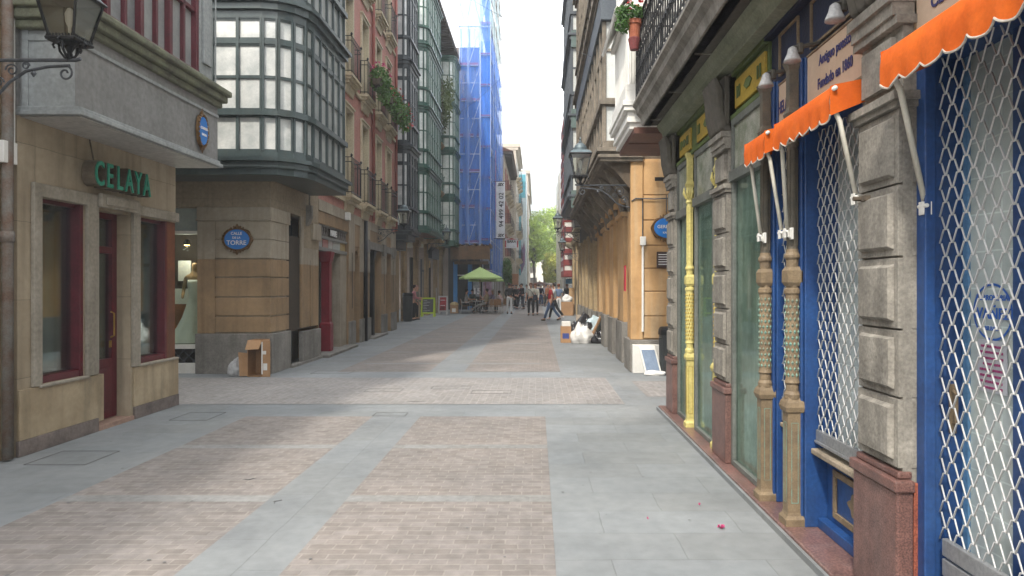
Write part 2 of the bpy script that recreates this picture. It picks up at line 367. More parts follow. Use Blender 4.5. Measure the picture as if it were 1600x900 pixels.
M['bronze'] = mat('bronze_frame', (.22, .12, .045), (.10, .055, .02), s=14, rough=.5, metal=.3, bump=.5, bs=30)
M['lettering_white'] = mat('lettering_white', (.8, .8, .8), s=3, bump=0, grain=0)

# ================================================================ ground
g = MB(); g.quad((-500, -300, 0), (500, -300, 0), (500, 900, 0), (-500, 900, 0)); tag(g.build('pavement', M['slab2']), kind='structure')
gs = MB(); rnd = random.Random(12)
for i in range(170):
    y = 2.2+18*rnd.random()**1.6; x = rnd.uniform(-4.6, 1.5); q = rnd.uniform(.004, .014); n_ = 7
    gs._add([(x+q*math.cos(k*6.283/n_)*rnd.uniform(.7, 1.2), y+q*math.sin(k*6.283/n_)*rnd.uniform(.7, 1.2), .0095) for k in range(n_)], [tuple(range(n_))])
tag(gs.build('paving_gum_spots', mat('gum', (.17, .175, .175), (.13, .13, .13), s=3, bump=0)), kind='structure')
g = MB()
g.box(-2.0, -1.42, -3, 8.15, .002, .004); g.box(-2.0, -1.35, 12.4, 60, .002, .004)
tag(g.build('paving_band', M['slab']), kind='structure'); g = MB()
for x0, x1 in ((-3.55, -2.0), (-1.42, .11)):
    for y in (-2, .1, 1.75, 3.4, 5.0, 6.62): g.quad((x0, y-.075, .0054), (x1, y-.075, .0054), (x1, y+.075, .0054), (x0, y+.075, .0054))
    for k in range(14): g.quad((x0, 13.6+k*2.4, .0054), (x1, 13.6+k*2.4, .0054), (x1, 13.8+k*2.4, .0054), (x0, 13.8+k*2.4, .0054))
tag(g.build('paving_strip', mat('pale_strip', (.30, .30, .295), (.24, .24, .235), s=1.2, rough=.8, bump=.2, brick=('g', .42, .2, .005, 1.0, .88), grain=.12)), kind='structure')
g = MB()
for x0, x1 in ((-3.55, -2.0), (-1.42, .11)): g.quad((x0, -3, .004), (x1, -3, .004), (x1, 8.15, .004), (x0, 8.15, .004))
for x0, x1 in ((-3.7, -2.0), (-1.35, .45)): g.quad((x0, 12.4, .004), (x1, 12.4, .004), (x1, 60, .004), (x0, 60, .004))
tag(g.build('brick_paving', M['pinkbrick']), kind='structure')
g = MB(); g.quad((-12, 9.0, .004), (1.2, 9.0, .004), (1.2, 11.6, .004), (-12, 11.6, .004)); g.quad((1.6, 9.6, .004), (8, 9.6, .004), (8, 11.2, .004), (1.6, 11.2, .004))
tag(g.build('cobble_paving', M['fan']), kind='structure')
cov = [(600, 610, .55, .3, 'rectangular drain cover left of the middle at the crossing'), (705, 606, .6, .3, 'rectangular drain cover at the middle of the crossing, behind the others'),
       (768, 613, .6, .3, 'rectangular drain cover right of the middle of the crossing'), (310, 651, .45, .5, 'square cover in the grey slabs beside the dark red shop door'),
       (115, 716, .55, .5, 'square cover in the grey slabs nearest the cream shop corner'), (610, 648, .4, .22, 'small cover at the near end of the crossing beside the grey strip'), (520, 582, .7, .4, 'wide cover in the slabs near the cardboard box')]
cm = mat('cover_joint', (.13, .13, .13), s=4)
for px, py, w, d, lb in cov:
    c = at(px, py); m = MB(); t = .004
    m.box(c.x-w/2, c.x+w/2, c.y-d/2, c.y-d/2+t, .0045, .0075); m.box(c.x-w/2, c.x+w/2, c.y+d/2-t, c.y+d/2, .0045, .0075)
    m.box(c.x-w/2, c.x-w/2+t, c.y-d/2+t, c.y+d/2-t, .0045, .0075); m.box(c.x+w/2-t, c.x+w/2, c.y-d/2+t, c.y+d/2-t, .0045, .0075)
    tag(m.build('drain_cover', cm), lb, 'drain cover', 'covers set in the paving')
# worn broken joints and litter
m = MB(); rnd = random.Random(3)
for px, py, w, dx in ((430, 785, .08, 1.5), (390, 750, .08, .1), (650, 628, .2, .1)):
    c = at(px, py); a = Vector((math.cos(dx), math.sin(dx)*1.2)); b = Vector((-a.y, a.x))
    ps = [(c.x+a.x*w*t+b.x*.03*rnd.uniform(-1, 1), c.y+a.y*w*t+b.y*.03*rnd.uniform(-1, 1), .007) for t in (-.6, -.3, 0, .3, .6)]
    m.tube(ps, [.001, .003, .005, .003, .001], 5)
tag(m.build('paving_cracks', cm), kind='structure')

# ================================================================ generic builders
def gallery(root, path, z0, storeys, sh, fm, pm, unit=.48, name='window', ledge=.14, skirt_h=.62, trans=True, soffit=None, pm2=None, bars=1, thick=.05):
    """glazed timber bay: rails, posts and one window part for each light"""
    pt = [Vector(p) for p in path]; seg = [(pt[i], pt[i+1]) for i in range(len(pt)-1)]
    fr = MB()
    for k in range(storeys+1):
        z = z0+k*sh
        fr.sweep(path, -.1, ledge, z-.02, z+.05); fr.sweep(path, -.1, ledge*.55, z-.14, z-.02)
        if k == storeys: break
        fr.sweep(path, -.06, .02, z+.05, z+.17)
        fr.sweep(path, -.06, .07, z+skirt_h+.17, z+skirt_h+.27)
        fr.sweep(path, -.06, .02, z+sh-.28, z+sh-.14)
    zt = 0
    for k in range(storeys):
        z = z0+k*sh; rows = [(z+.17, z+skirt_h+.17, 0)]
        zw = z+skirt_h+.27; zt = z+sh-.28
        rows += [(zw, zt-.44, 1), (zt-.36, zt, 0)] if trans else [(zw, zt, 1)]
        if trans: fr.sweep(path, -.05, .02, zt-.44, zt-.36)
        for a, b in seg:
            Ld = (b-a).length
            if Ld < .12: continue
            n = max(1, round(Ld/unit)); U = (b-a).normalized(); N = Vector((U.y, -U.x)); f = Fr((a.x, a.y, 0), (U.x, U.y), (N.x, N.y)); w = Ld/n
            for i in range(n):
                u0 = i*w; u1 = u0+w; pw = thick if n > 1 else thick*.8
                fr.fr = f; fr.box(u0-.001, u0+pw, -.05, .03, z+.17, z+sh-.28)
                if i == n-1: fr.box(u1-.03, u1+.001, -.05, .03, z+.17, z+sh-.28)
                fb = MB(f); pn = MB(f)
                for za, zb, kd in rows:
                    if kd and (zb-za) > 1:
                        zm = za+(zb-za)*.5; fb.box(u0+pw, u1-.0, -.04, .012, zm-.025, zm+.025)
                    if bars == 2: fb.box((u0+pw+u1)/2-.012, (u0+pw+u1)/2+.012, -.04, .01, za, zb)
                    pn.box(u0+pw*.5, u1, -.03, -.015, za, zb)
                    fb.box(u0+pw, u1, -.035, .005, za, za+.03); fb.box(u0+pw, u1, -.035, .005, zb-.03, zb)
                wo_ = fb.build(name, fm, root); pn.build('pane', (pm2 if (pm2 and abs(N.x) > .75) else pm), wo_)
        fr.fr = W
    fr.fr = W
    fo = fr.build('gallery_frame', fm, root)
    sf = MB(); inner = offs(path, -.06); s_ = [(p.x, p.y) for p in inner]
    sf.flat(s_, z0-.1, z0-.02)
    sf.build('gallery_floor', soffit or fm, root)
    for k in range(1, storeys+1): sf = MB(); sf.flat(s_, z0+k*sh-.1, z0+k*sh-.02); sf.build('gallery_floor', soffit or fm, root)
    return fo
def balcony(root, f, u, z, w, proj=.32, h=.95, slab=None, rail=None, corbel=True, step=.11):
    b = MB(f); b.box(u-w/2, u+w/2, 0, proj, z-.07, z); b.box(u-w/2+.04, u+w/2-.04, 0, proj-.05, z-.14, z-.07); b.box(u-w/2+.09, u+w/2-.09, 0, proj-.11, z-.22, z-.14)
    if corbel: b.prof([(0, z-.22), (proj-.16, z-.22), (.04, z-.42), (0, z-.42)], u-w/2+.14, u+w/2-.14)
    bo = b.build('balcony', slab or M['ivory'], root)
    r = MB(f); e = .03; x0 = u-w/2+e; x1 = u+w/2-e; d1 = proj-e
    for zz in (z+.06, z+h, z+h-.12): r.tube([(x0, 0, zz), (x0, d1, zz), (x1, d1, zz), (x1, 0, zz)], .012, 5)
    n = max(2, int((x1-x0)/step))
    for i in range(n+1):
        uu = x0+(x1-x0)*i/n; r.tube([(uu, d1, z), (uu, d1, z+h)], .009, 4)
    m_ = max(1, int(d1/step))
    for i in range(m_):
        dd = d1*i/m_+.02
        for uu in (x0, x1): r.tube([(uu, dd, z), (uu, dd, z+h)], .009, 4)
    for uu in (x0, x1): r.lathe(uu, d1, [(.012, z+h), (.03, z+h+.03), (.03, z+h+.06), (.005, z+h+.09)], 6)
    r.build('railing', rail or M['iron'], bo)
def plain_window(root, f, u0, u1, z0, z1, frame=None, pm=None, surround=None, d=-.12, cross=True, name='window'):
    b = MB(f); t = .05
    b.box(u0, u0+t, d-.03, d+.02, z0, z1); b.box(u1-t, u1, d-.03, d+.02, z0, z1); b.box(u0+t, u1-t, d-.03, d+.02, z1-t, z1); b.box(u0+t, u1-t, d-.03, d+.02, z0, z0+t)
    um = (u0+u1)/2
    if cross: b.box(um-.03, um+.03, d-.03, d+.025, z0+t, z1-t); b.box(u0+t, um-.03, d-.03, d+.01, z1-.6, z1-.55); b.box(um+.03, u1-t, d-.03, d+.01, z1-.6, z1-.55)
    w = b.build(name, frame or M['white'], root)
    p = MB(f); p.box(u0+t, u1-t, d-.05, d-.031, z0+t, z1-t); p.build('pane', pm or M['pane_dk'], w)
    if surround:
        s = MB(f); q = .09; s.box(u0-q, u0, 0, .05, z0, z1+q); s.box(u1, u1+q, 0, .05, z0, z1+q); s.box(u0, u1, 0, .05, z1, z1+q); s.box(u0-q-.03, u1+q+.03, .0, .08, z1+q, z1+q+.05)
        s.build('window_surround', surround, root)
    return w
def oval_sign(name, label, O, U, V, rx, rz, lines, cat='street sign', fsz=.08):
    """enamel oval in an ornate frame; O centre, U reading direction, V up"""
    O = Vector(O); U = Vector(U).normalized(); V = Vector(V); N = U.cross(V); N = Vector((U.y, -U.x, 0))
    t = thing(name, label, cat, tuple(O))
    def ring(mb, rr, wob, d0, d1, seg=48):
        vs = []
        for d, sc in ((d0, 1), (d1, .96)):
            for k in range(seg):
                a = 2*math.pi*k/seg; w = 1+wob*math.cos(8*a) + (wob*2.2 if abs(math.sin(a)) > .97 else 0)
                vs.append(O+U*(rx*rr*w*math.cos(a)*sc)+V*(rz*rr*w*math.sin(a)*sc)+N*d)
        mb._add(vs, [tuple(range(seg)), tuple(range(seg, 2*seg))]+[(k, (k+1) % seg, seg+(k+1) % seg, seg+k) for k in range(seg)])
    f = MB(); ring(f, 1.2, .035, .0, .03)
    fr_ = Fr(tuple(O), (U.x, U.y), (N.x, N.y)); f.fr = fr_
    for sg in (1, -1):
        for px_, pz_, r_ in ((0, 1.32, .16), (-.17, 1.24, .11), (.17, 1.24, .11), (0, 1.46, .09), (-.32, 1.16, .08), (.32, 1.16, .08)):
            f.lathe(px_*rx*1.5, .02, [(.004, (pz_-r_)*rz*sg if sg > 0 else -(pz_+r_)*rz), (r_*rz, pz_*rz*sg), (.004, (pz_+r_)*rz if sg > 0 else -(pz_-r_)*rz)], 8, 1, .25)
    n = 22
    for k in range(n):
        a = 2*math.pi*k/n; f.tube([(rx*1.12*math.cos(a)-.02*math.sin(a), .035, rz*1.12*math.sin(a)+.02*math.cos(a)), (rx*1.12*math.cos(a)+.02*math.sin(a), .035, rz*1.12*math.sin(a)-.02*math.cos(a))], .013, 5)
    f.build('sign_frame', M['bronze'], t)
    p = MB(); ring(p, .98, 0, .03, .042); p.build('enamel_plate', M['blue_enamel'], t)
    l = MB()
    for s, dz, k in lines: textmesh(l, s, fsz*k, O+V*dz+N*.046, U, V, .004, bold=.001)
    l.build('lettering', M['lettering_white'], t)
    return t
def lantern_lamp(L=.95, s=1.0):
    """wall bracket along local +x with the lantern standing on its end"""
    t = thing('wall_lamp', '', 'wall lamp')
    b = MB(); rr = .014
    b.tube([(0, 0, 0), (L+.06, 0, 0), (L+.1, 0, .015)], rr*1.15, 8)
    b.tube([(0, 0, -.42), (.12, 0, -.40), (.28, 0, -.33), (.4, 0, -.2), (.55, 0, -.1), (.75, 0, -.06), (L, 0, -.05)], rr, 8)
    b.tube(spiral(L-.04, -.12, .07, .02, 1.4, -1.2), rr*.7, 6)
    for cx, cz, r0, dr in ((.2, -.12, .1, 1), (.42, -.09, .06, -1), (.12, -.28, .08, -1), (.08, .07, .07, 1), (.3, -.2, .05, 1), (.55, -.05, .035, 1)):
        b.tube(spiral(cx, cz, r0, .015, 0 if dr > 0 else 3.1, dr*1.4), rr*.55, 5)
    b.box(-.005, .02, -.05, .05, -.5, .12)
    for cx, cz in ((.2, -.12), (.12, -.28), (.62, -.12)): b.lathe(cx, 0, [(.004, cz-.035), (.03, cz), (.004, cz+.035)], 7, 1, .5)
    b.build('bracket', M['iron_grey'], t)
    c = MB()
    for sx, sy in ((1, 0), (-1, 0), (0, 1), (0, -1)):
        c.tube([(L, 0, .02), (L+sx*.05, sy*.05, .03), (L+sx*.09, sy*.09, .08), (L+sx*.1, sy*.1, .15), (L+sx*.13, sy*.13, .17), (L+sx*.155, sy*.155, .14), (L+sx*.14, sy*.14, .115)], .011, 6)
    c.lathe(L, 0, [(.02, 0), (.035, .03), (.02, .07), (.045, .12), (.1, .15), (.1, .165)], 10)
    z0, z1 = .18, .56; a0, a1 = .11, .185
    c.sq(L, 0, [(a0+.02, z0-.03), (a0+.025, z0-.01), (a0+.02, z0)])
    for k in range(9):
        q = -a0+2*a0*k/8
        for sg in (1, -1): c.box(L+q-.006, L+q+.006, sg*(a0+.02)-.006, sg*(a0+.02)+.006, z0, z0+.02); c.box(L+sg*(a0+.02)-.006, L+sg*(a0+.02)+.006, q-.006, q+.006, z0, z0+.02)
    for sx in (1, -1):
        for sy in (1, -1): c.tube([(L+sx*a0, sy*a0, z0), (L+sx*a1, sy*a1, z1)], .012, 4)
    c.sq(L, 0, [(a1+.02, z1), (a1+.03, z1+.012), (a1+.02, z1+.03)])
    c.build('lantern_frame', M['iron'], t)
    gl = MB(); q = .98
    vs = [Vector((L+sx*r*q, sy*r*q, z)) for z, r in ((z0+.005, a0), (z1-.002, a1)) for sx, sy in ((-1, -1), (1, -1), (1, 1), (-1, 1))]
    gl._add(vs, [(0, 1, 5, 4), (1, 2, 6, 5), (2, 3, 7, 6), (3, 0, 4, 7)]); gl.build('lantern_glass', glassm('lantern_glass', (.75, .74, .68), .12, .15), t)
    bu = MB(); bu.lathe(L, 0, [(.012, z0+.02), (.014, z0+.12), (.035, z0+.17), (.04, z0+.24), (.02, z0+.29), (.002, z0+.3)], 10); bu.build('bulb', M['white'], t, smooth=True)
    ro = MB(); ro.sq(L, 0, [(a1+.015, z1+.03), (a1-.02, z1+.07), (.13, z1+.09)]); ro.lathe(L, 0, [(.13, z1+.08), (.125, z1+.14), (.1, z1+.19), (.06, z1+.225), (.03, z1+.24), (.035, z1+.26), (.012, z1+.28), (.02, z1+.31), (.004, z1+.35)], 14)
    ro.build('lantern_roof', mat('lamp_roof', (.13, .18, .2), (.07, .09, .1), s=8, rough=.45, metal=.2), t)
    return t

# ================================================================ LEFT: the corner shop with the cream stone front
LA = Fr((-4.85, 0, 0), (0, 1), (1, 0))
A = thing('corner_shop_building', 'cream stone corner shop front with grey bay above, nearest on the left', 'building', (-4.85, 7.6, 0))
b = MB(LA); b.wall(6.22, 8.76, 0, 3.2, [(6.5, 7.14, .64, 2.47), (7.36, 7.95, -.01, 2.45), (8.11, 8.76, .65, 2.45)], 0, .3)
b.box(8.76, 8.95, -.3, 0, 0, .65); b.box(8.76, 8.95, -.3, 0, 2.45, 3.2)
b.wall(6.22, 8.95, 0, 3.2, [(6.4, 8.9, .1, 2.9)], -3, .2)
b.fr = W; b.box(-8, -5.15, 8.7, 8.95, 0, 3.2); b.box(-8, -5.15, 6.22, 6.4, 0, 3.2); b.box(-16, -8.001, 6.22, 8.95, 0, 6.9)
b.build('wall', M['cream'], A, bevel=.004)
b = MB(); b.box(-8, -4.852, 6.22, 8.94, 3.2, 6.9); b.build('upper_wall', M['grey_paint'], A)  # topped low, above the view, so sun reaches the near paving
b = MB(LA)
for u0, u1 in ((6.21, 7.34), (7.99, 8.97)): b.box(u0, u1, .0, .03, .15, .625)
b.box(7.34, 7.45, -.2, .012, .1, .62); split(b, 'dado', M['cream_dado'], A, bevel=.006)
b = MB(LA)
for u0, u1 in ((6.2, 7.33), (8.0, 8.975)): b.box(u0, u1, .0, .035, 0, .148)
split(b, 'skirting', M['skirt'], A, bevel=.006)
b = MB(LA)
b.box(6.38, 6.49, 0, .04, .63, 2.6); b.box(7.145, 7.33, 0, .04, .63, 2.6); b.box(6.49, 7.145, 0, .04, 2.47, 2.6)
b.box(7.96, 8.1, 0, .04, .63, 2.6); b.box(8.1, 8.97, 0, .04, 2.46, 2.58); b.box(7.3, 7.99, .04, .09, 2.47, 2.62); b.box(7.36, 7.92, .09, .11, 2.5, 2.59)
b.box(6.45, 7.16, 0, .05, .61, .64); b.box(8.08, 8.95, 0, .05, .62, .65)
split(b, 'stone_frame', M['frame_stone'], A, bevel=.008)
def red_window(u0, u1, z0, z1):
    f = MB(LA); t = .07
    f.box(u0, u0+.03, -.14, -.08, z0, z1); f.box(u1-.05, u1, -.16, -.01, z0, z1); f.box(u0, u1-.05, -.14, -.06, z1-.04, z1); f.box(u0, u1-.05, -.14, -.02, z0, z0+t)
    w = f.build('window', M['red_wood'], A, bevel=.004)
    p = MB(LA); p.box(u0+.03, u1-.05, -.12, -.11, z0+t, z1-.04); p.build('pane', M['glass'], w)
    c = MB(LA); n = 26; ua = u0+(u1-u0)*.45
    ps = [(ua+(u1-.1-ua)*i/n, -.26+.02*math.sin(i*2.1)) for i in range(n+1)]
    for i in range(n): c.quad((ps[i][0], ps[i][1], z0+.1), (ps[i+1][0], ps[i+1][1], z0+.1), (ps[i+1][0], ps[i+1][1], z1-.1), (ps[i][0], ps[i][1], z1-.1))
    c.build('curtain', M['curtain'], w)
red_window(6.5, 7.14, .64, 2.47); red_window(8.11, 8.76, .65, 2.45)
b = MB(LA); b.box(8.76, 8.955, -.15, -.01, .65, 2.45); b.build('corner_post', M['brown_wood'], A, bevel=.005)
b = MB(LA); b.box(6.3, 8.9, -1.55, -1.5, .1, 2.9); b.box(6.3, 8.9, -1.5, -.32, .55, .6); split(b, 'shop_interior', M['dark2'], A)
b = MB(LA); b.box(7.36, 7.95, -.3, -.25, .02, .06)
b.box(7.36, 7.44, -.24, -.16, .06, 2.45); b.box(7.86, 7.95, -.24, -.16, .06, 2.45); b.box(7.44, 7.86, -.24, -.16, 1.98, 2.06); b.box(7.44, 7.86, -.24, -.16, 2.38, 2.45); b.box(7.44, 7.86, -.24, -.16, .06, .75)
b.box(7.5, 7.8, -.16, -.145, .16, .65)
d_ = b.build('door', M['red_wood'], A, bevel=.004)
b = MB(LA); b.box(7.44, 7.86, -.21, -.2, .75, 1.98); b.box(7.44, 7.86, -.21, -.2, 2.06, 2.38); b.build('pane', M['glass'], d_)
b = MB(LA); b.tube([(7.82, -.15, 1.0), (7.82, -.11, 1.02), (7.82, -.11, 1.28), (7.82, -.15, 1.3)], .011, 6); b.box(7.8, 7.84, -.16, -.15, .88, .96); b.build('handle', mat('brass', (.5, .3, .09), s=8, rough=.3, metal=.8), d_)
b = MB(LA); b.box(7.34, 7.98, -.3, .03, 0, .05); split(b, 'doorstep', mat('rose_step', (.38, .25, .19), s=3), A)
# the grey bay
b = MB(); b.box(-4.85, -4.3, 6.25, 8.98, 3.2, 4.0)
b.build('bay', M['grey_paint'], A)
b = MB(); b.box(-4.82, -4.33, 6.244, 6.25, 3.26, 4.0); b.box(-4.82, -4.76, 6.23, 6.244, 3.26, 4.0); b.box(-4.76, -4.33, 6.23, 6.244, 3.9, 3.96)
b.build('bay_panel', M['grey_light'], A, bevel=.004)
b = MB(); b.box(-4.86, -4.24, 6.2, 9.02, 3.2, 3.245); b.box(-4.86, -4.27, 6.22, 9.0, 3.245, 3.285); b.box(-4.3, -4.285, 6.23, 8.99, 3.86, 3.9)
b.build('bay_moulding', M['grey_light'], A, bevel=.01)
b = MB(); b.sweep([(-4.85, 6.22), (-4.3, 6.22), (-4.3, 8.98), (-4.85, 8.98)], -.2, .05, 4.0, 4.08); b.sweep([(-4.85, 6.22), (-4.3, 6.22), (-4.3, 8.98), (-4.85, 8.98)], -.2, .1, 4.08, 4.17); b.sweep([(-4.85, 6.22), (-4.3, 6.22), (-4.3, 8.98), (-4.85, 8.98)], -.2, .14, 4.17, 4.25); b.box(-4.85, -4.35, 6.25, 8.95, 4.17, 4.3)
b.build('cornice', M['moss'], A, bevel=.02)
b = MB(); b.box(-4.85, -4.34, 8.58, 8.92, 4.3, 6.9); b.box(-4.34, -4.31, 8.64, 8.86, 4.5, 6.9); b.box(-4.85, -4.34, 6.28, 6.5, 4.3, 6.9); b.tube([(-4.29, 8.9, 4.3), (-4.29, 8.9, 6.8)], .012, 6)
split(b, 'pilaster', M['grey_light'], A, bevel=.008)
f_ = Fr((-4.38, 0, 0), (0, 1), (1, 0))
for u0, u1 in ((6.5, 6.79), (6.79, 7.37), (7.37, 7.95), (7.95, 8.56)):
    b = MB(f_); b.box(u1-.06, u1, -.06, .04, 4.3, 6.9); b.box(u0, u1-.06, -.06, .03, 4.3, 4.37); b.box((u0+u1)/2-.02, (u0+u1)/2+.02, -.05, .02, 4.37, 6.9); b.box(u0, u1-.06, -.05, .02, 5.1, 5.15)
    w = b.build('window', M['red_wood'], A, bevel=.004); p = MB(f_); p.box(u0, u1-.06, -.045, -.03, 4.37, 6.9); p.build('pane', M['pane_dk'] if u0 < 6.9 else pane('bay_pane', (.36, .38, .37), (.22, .24, .24), 2), w)
b = MB(); b.box(-4.848, -4.29, 6.26, 8.97, 3.19, 3.199); b.build('bay_soffit', mat('soffit_bounce_tone', (.52, .50, .47), (.42, .40, .37), s=1.2, rough=.6, streak=.1), A)  # added panel, its lighter colour stands in for light bounced off the paving
# shop name in raised letters
sg = thing('shop_sign', 'raised green CELAYA letters with bronze sides over the dark red door', 'shop sign', (-4.7, 7.55, 2.64))
l = MB(); k_ = 0
for i, ch in enumerate('CELAYA'):
    textmesh(l, ch, .37, (-4.655, 7.1+i*.172, 2.79), (0, 1, 0), (0, 0, 1), .012, bold=.004, wide=.6)
l.build('letter_faces', mat('letter_green', (.035, .30, .20), (.025, .24, .16), s=5, rough=.4, bump=0), sg)
l = MB()
for i, ch in enumerate('CELAYA'):
    textmesh(l, ch, .37, (-4.735, 7.1+i*.172, 2.79), (0, 1, 0), (0, 0, 1), .135, bold=.01, wide=.6)
l.tube([(-4.8, 7.22, 2.95), (-4.845, 7.22, 3.19)], .008, 5)
l.build('letter_sides', mat('letter_bronze', (.24, .2, .15), (.15, .12, .09), s=6, rough=.35, metal=.5), sg)
oval_sign('street_sign', 'blue oval street name plate in a gilt frame on the grey bay', (-4.285, 8.5, 3.58), (0, 1, 0), (0, 0, 1), .105, .185, [('CORREO', .03, .55), ('KALEA', -.05, .5)])
# neighbour at the very edge
N_ = thing('stone_building', 'weathered brown stone building with rusty pipe at the left edge of the view', 'building', (-5, 4, 0))
b = MB(); b.box(-12, -4.9, -2, 6.19, 0, 6.9); b.build('wall', M['ashlar2'], N_)  # unseen top also cut low to shorten its shadow on the street
b = MB(); b.tube([(-4.83, 6.08, .02), (-4.83, 6.08, 2.4), (-4.83, 6.08, 6.8)], .045, 10); b.tube([(-4.83, 6.08, 2.0), (-4.83, 6.08, 2.1)], .055, 10); b.build('rusty_pipe', mat('rust_pipe', (.2, .19, .17), (.16, .10, .07), s=5, rough=.8), N_, smooth=True)
b = MB(); b.box(-4.9, -4.8, 6.0, 6.16, 2.72, 2.92); b.tube([(-4.84, 6.17, 2.9), (-4.84, 6.17, 6)], .01, 5); b.build('junction_box', M['white'], N_, bevel=.008)

# ================================================================ LEFT: corner building with the rounded green gallery
B = thing('gallery_building', 'corner building with rounded dark green glazed gallery over pale ashlar', 'building', (-5.5, 13.5, 0))
FB = Fr((0, 12.15, 0), (1, 0), (0, -1)); LB = Fr((-4.85, 0, 0), (0, 1), (1, 0))
b = MB(); b.box(-14, -4.87, 12.42, 14.8, 3.05, 14.5); b.box(-14, -4.87, 12.17, 12.42, 3.8, 14.5); b.box(-6.17, -4.88, 12.18, 13.0, 0, 3.0); b.box(-14, -5.3, 13.6, 14.8, 0, 3.05); b.build('wall', M['stone_pale'], B)
b = MB(); b.box(-14, -4.85, 12.13, 13.9, 3.04, 3.8); b.box(-4.87, -4.845, 13.9, 14.8, 2.4, 3.8); split(b, 'lintel', mat('lintel_stone', (.37, .305, .215), (.29, .235, .165), s=1.2, rough=.8, streak=.2, brick=('w', 1.4, .8, .004, .7, .95)), B, bevel=.006)
zs = [.735, 1.04, 1.39, 1.75, 2.09]
up = MB(); lo = MB(); dd = MB(); gr = MB(); cp = MB()
def course(mb, z0, z1, gap):
    mb.box(-5.86, -4.85, 12.15, 12.2, z0+gap, z1); mb.box(-4.9, -4.85, 12.2, 13.05, z0+gap, z1)
for i in range(4): course(lo, zs[i], zs[i+1], .022)
course(up, 2.09, 2.45, .022); course(up, 2.45, 2.79, .008)
lo.box(-6.19, -5.862, 12.148, 12.2, .735, 2.09); up.box(-6.19, -5.862, 12.148, 12.2, 2.092, 2.79)
cp.box(-6.2, -4.82, 12.1, 12.2, 2.79, 2.82); cp.box(-6.19, -4.83, 12.12, 12.2, 2.82, 3.04); cp.box(-4.9, -4.82, 12.2, 13.06, 2.79, 3.04)
dd.box(-6.21, -4.81, 12.11, 12.2, 0, .73); dd.box(-4.9, -4.81, 12.2, 13.07, 0, .73)
# side pier
lo.box(-4.9, -4.85, 13.75, 14.25, .735, 2.05); lo.box(-4.9, -4.85, 14.31, 14.8, .735, 2.05); up.box(-4.9, -4.85, 13.75, 14.25, 2.052, 2.6); up.box(-4.9, -4.85, 14.31, 14.8, 2.052, 2.6); up.box(-4.9, -4.85, 14.25, 14.31, 2.15, 2.6)
cp.box(-4.9, -4.79, 14.3, 14.85, 2.6, 2.95); up.box(-4.9, -4.85, 13.75, 14.3, 2.6, 3.04)
dd.box(-4.9, -4.8, 13.72, 14.85, 0, .66); gr.box(-4.93, -4.89, 12.25, 14.8, .7, 2.6)
split(lo, 'ochre_courses', M['stone_ochre'], B, bevel=.005); split(up, 'pale_courses', M['stone_pale'], B, bevel=.005); split(cp, 'cap_moulding', M['stone_pale'], B, bevel=.01); split(dd, 'dado', M['stone_dado'], B, bevel=.008); split(gr, 'joint', M['groove'], B)
# wedding shop window
b = MB(); b.box(-14, -6.21, 12.3, 12.38, .44, .52); b.box(-14, -6.21, 12.2, 12.34, 0, .18); b.box(-14, -6.21, 12.3, 12.36, 2.56, 2.62); b.box(-6.26, -6.21, 12.3, 12.36, .5, 3.04); b.box(-8.1, -8.04, 12.3, 12.36, .5, 3.04)
w = b.build('shop_window', M['white'], B)
b = MB(); b.box(-14, -6.26, 12.32, 12.33, .52, 2.56); b.build('pane', M['glass2'], w)
b = MB(); b.box(-14, -6.26, 12.33, 12.34, 2.62, 3.04); b.build('transom_pane', pane('transom', (.28, .34, .33), (.2, .25, .25)), w)
b = MB(); b.box(-14, -6.21, 12.32, 12.36, .18, .44); split(b, 'base_panel', M['dark'], w)
b = MB()
for i in range(16):
    x = -9.2+i*.19
    b.tube([(x, 12.3, .19), (x+.24, 12.3, .43)], .014, 4); b.tube([(x+.24, 12.295, .19), (x, 12.295, .43)], .014, 4)
b.build('lattice', M['iron_grey'], w)
b = MB(); b.box(-13.8, -6.2, 13.5, 13.55, .5, 3.0); b.box(-13.8, -6.2, 12.4, 13.5, .5, .52); split(b, 'shop_interior', mat('shop_inside', (.09, .06, .045), (.05, .035, .025), s=1, rough=.8), B)
b = MB(); b.box(-9, -6.4, 13.2, 13.24, .52, 1.25); b.build('brown_panel', mat('orange_wood', (.35, .12, .035), (.25, .09, .03), s=2, rough=.5), B)
b = MB(); b.box(-7.1, -6.72, 13.0, 13.02, 1.25, 1.55); b.box(-7.05, -6.8, 13.1, 13.12, 1.7, 2.1); split(b, 'display_cards', M['white'], B)
b = MB(); b.lathe(-6.72, 12.8, [(.02, 2.5), (.05, 2.47), (.065, 2.4), (.06, 2.39)], 12); lo_ = b.build('spot_lamp', M['iron'], B)
b = MB(); b.lathe(-6.72, 12.8, [(.01, 2.41), (.05, 2.4), (.052, 2.385), (.01, 2.375)], 12); b.build('bulb', mat('warm_bulb', (1, .6, .2), (1, .55, .18), s=1, bump=0, grain=0, emit=2.5), lo_)
pl_ = bpy.data.lights.new('shop_lamp', 'POINT'); pl_.energy = 9; pl_.color = (1, .9, .75); pl_.shadow_soft_size = .05
po__ = bpy.data.objects.new('shop_lamp', pl_); COL.objects.link(po__); po__.location = (-6.72, 12.78, 2.3)
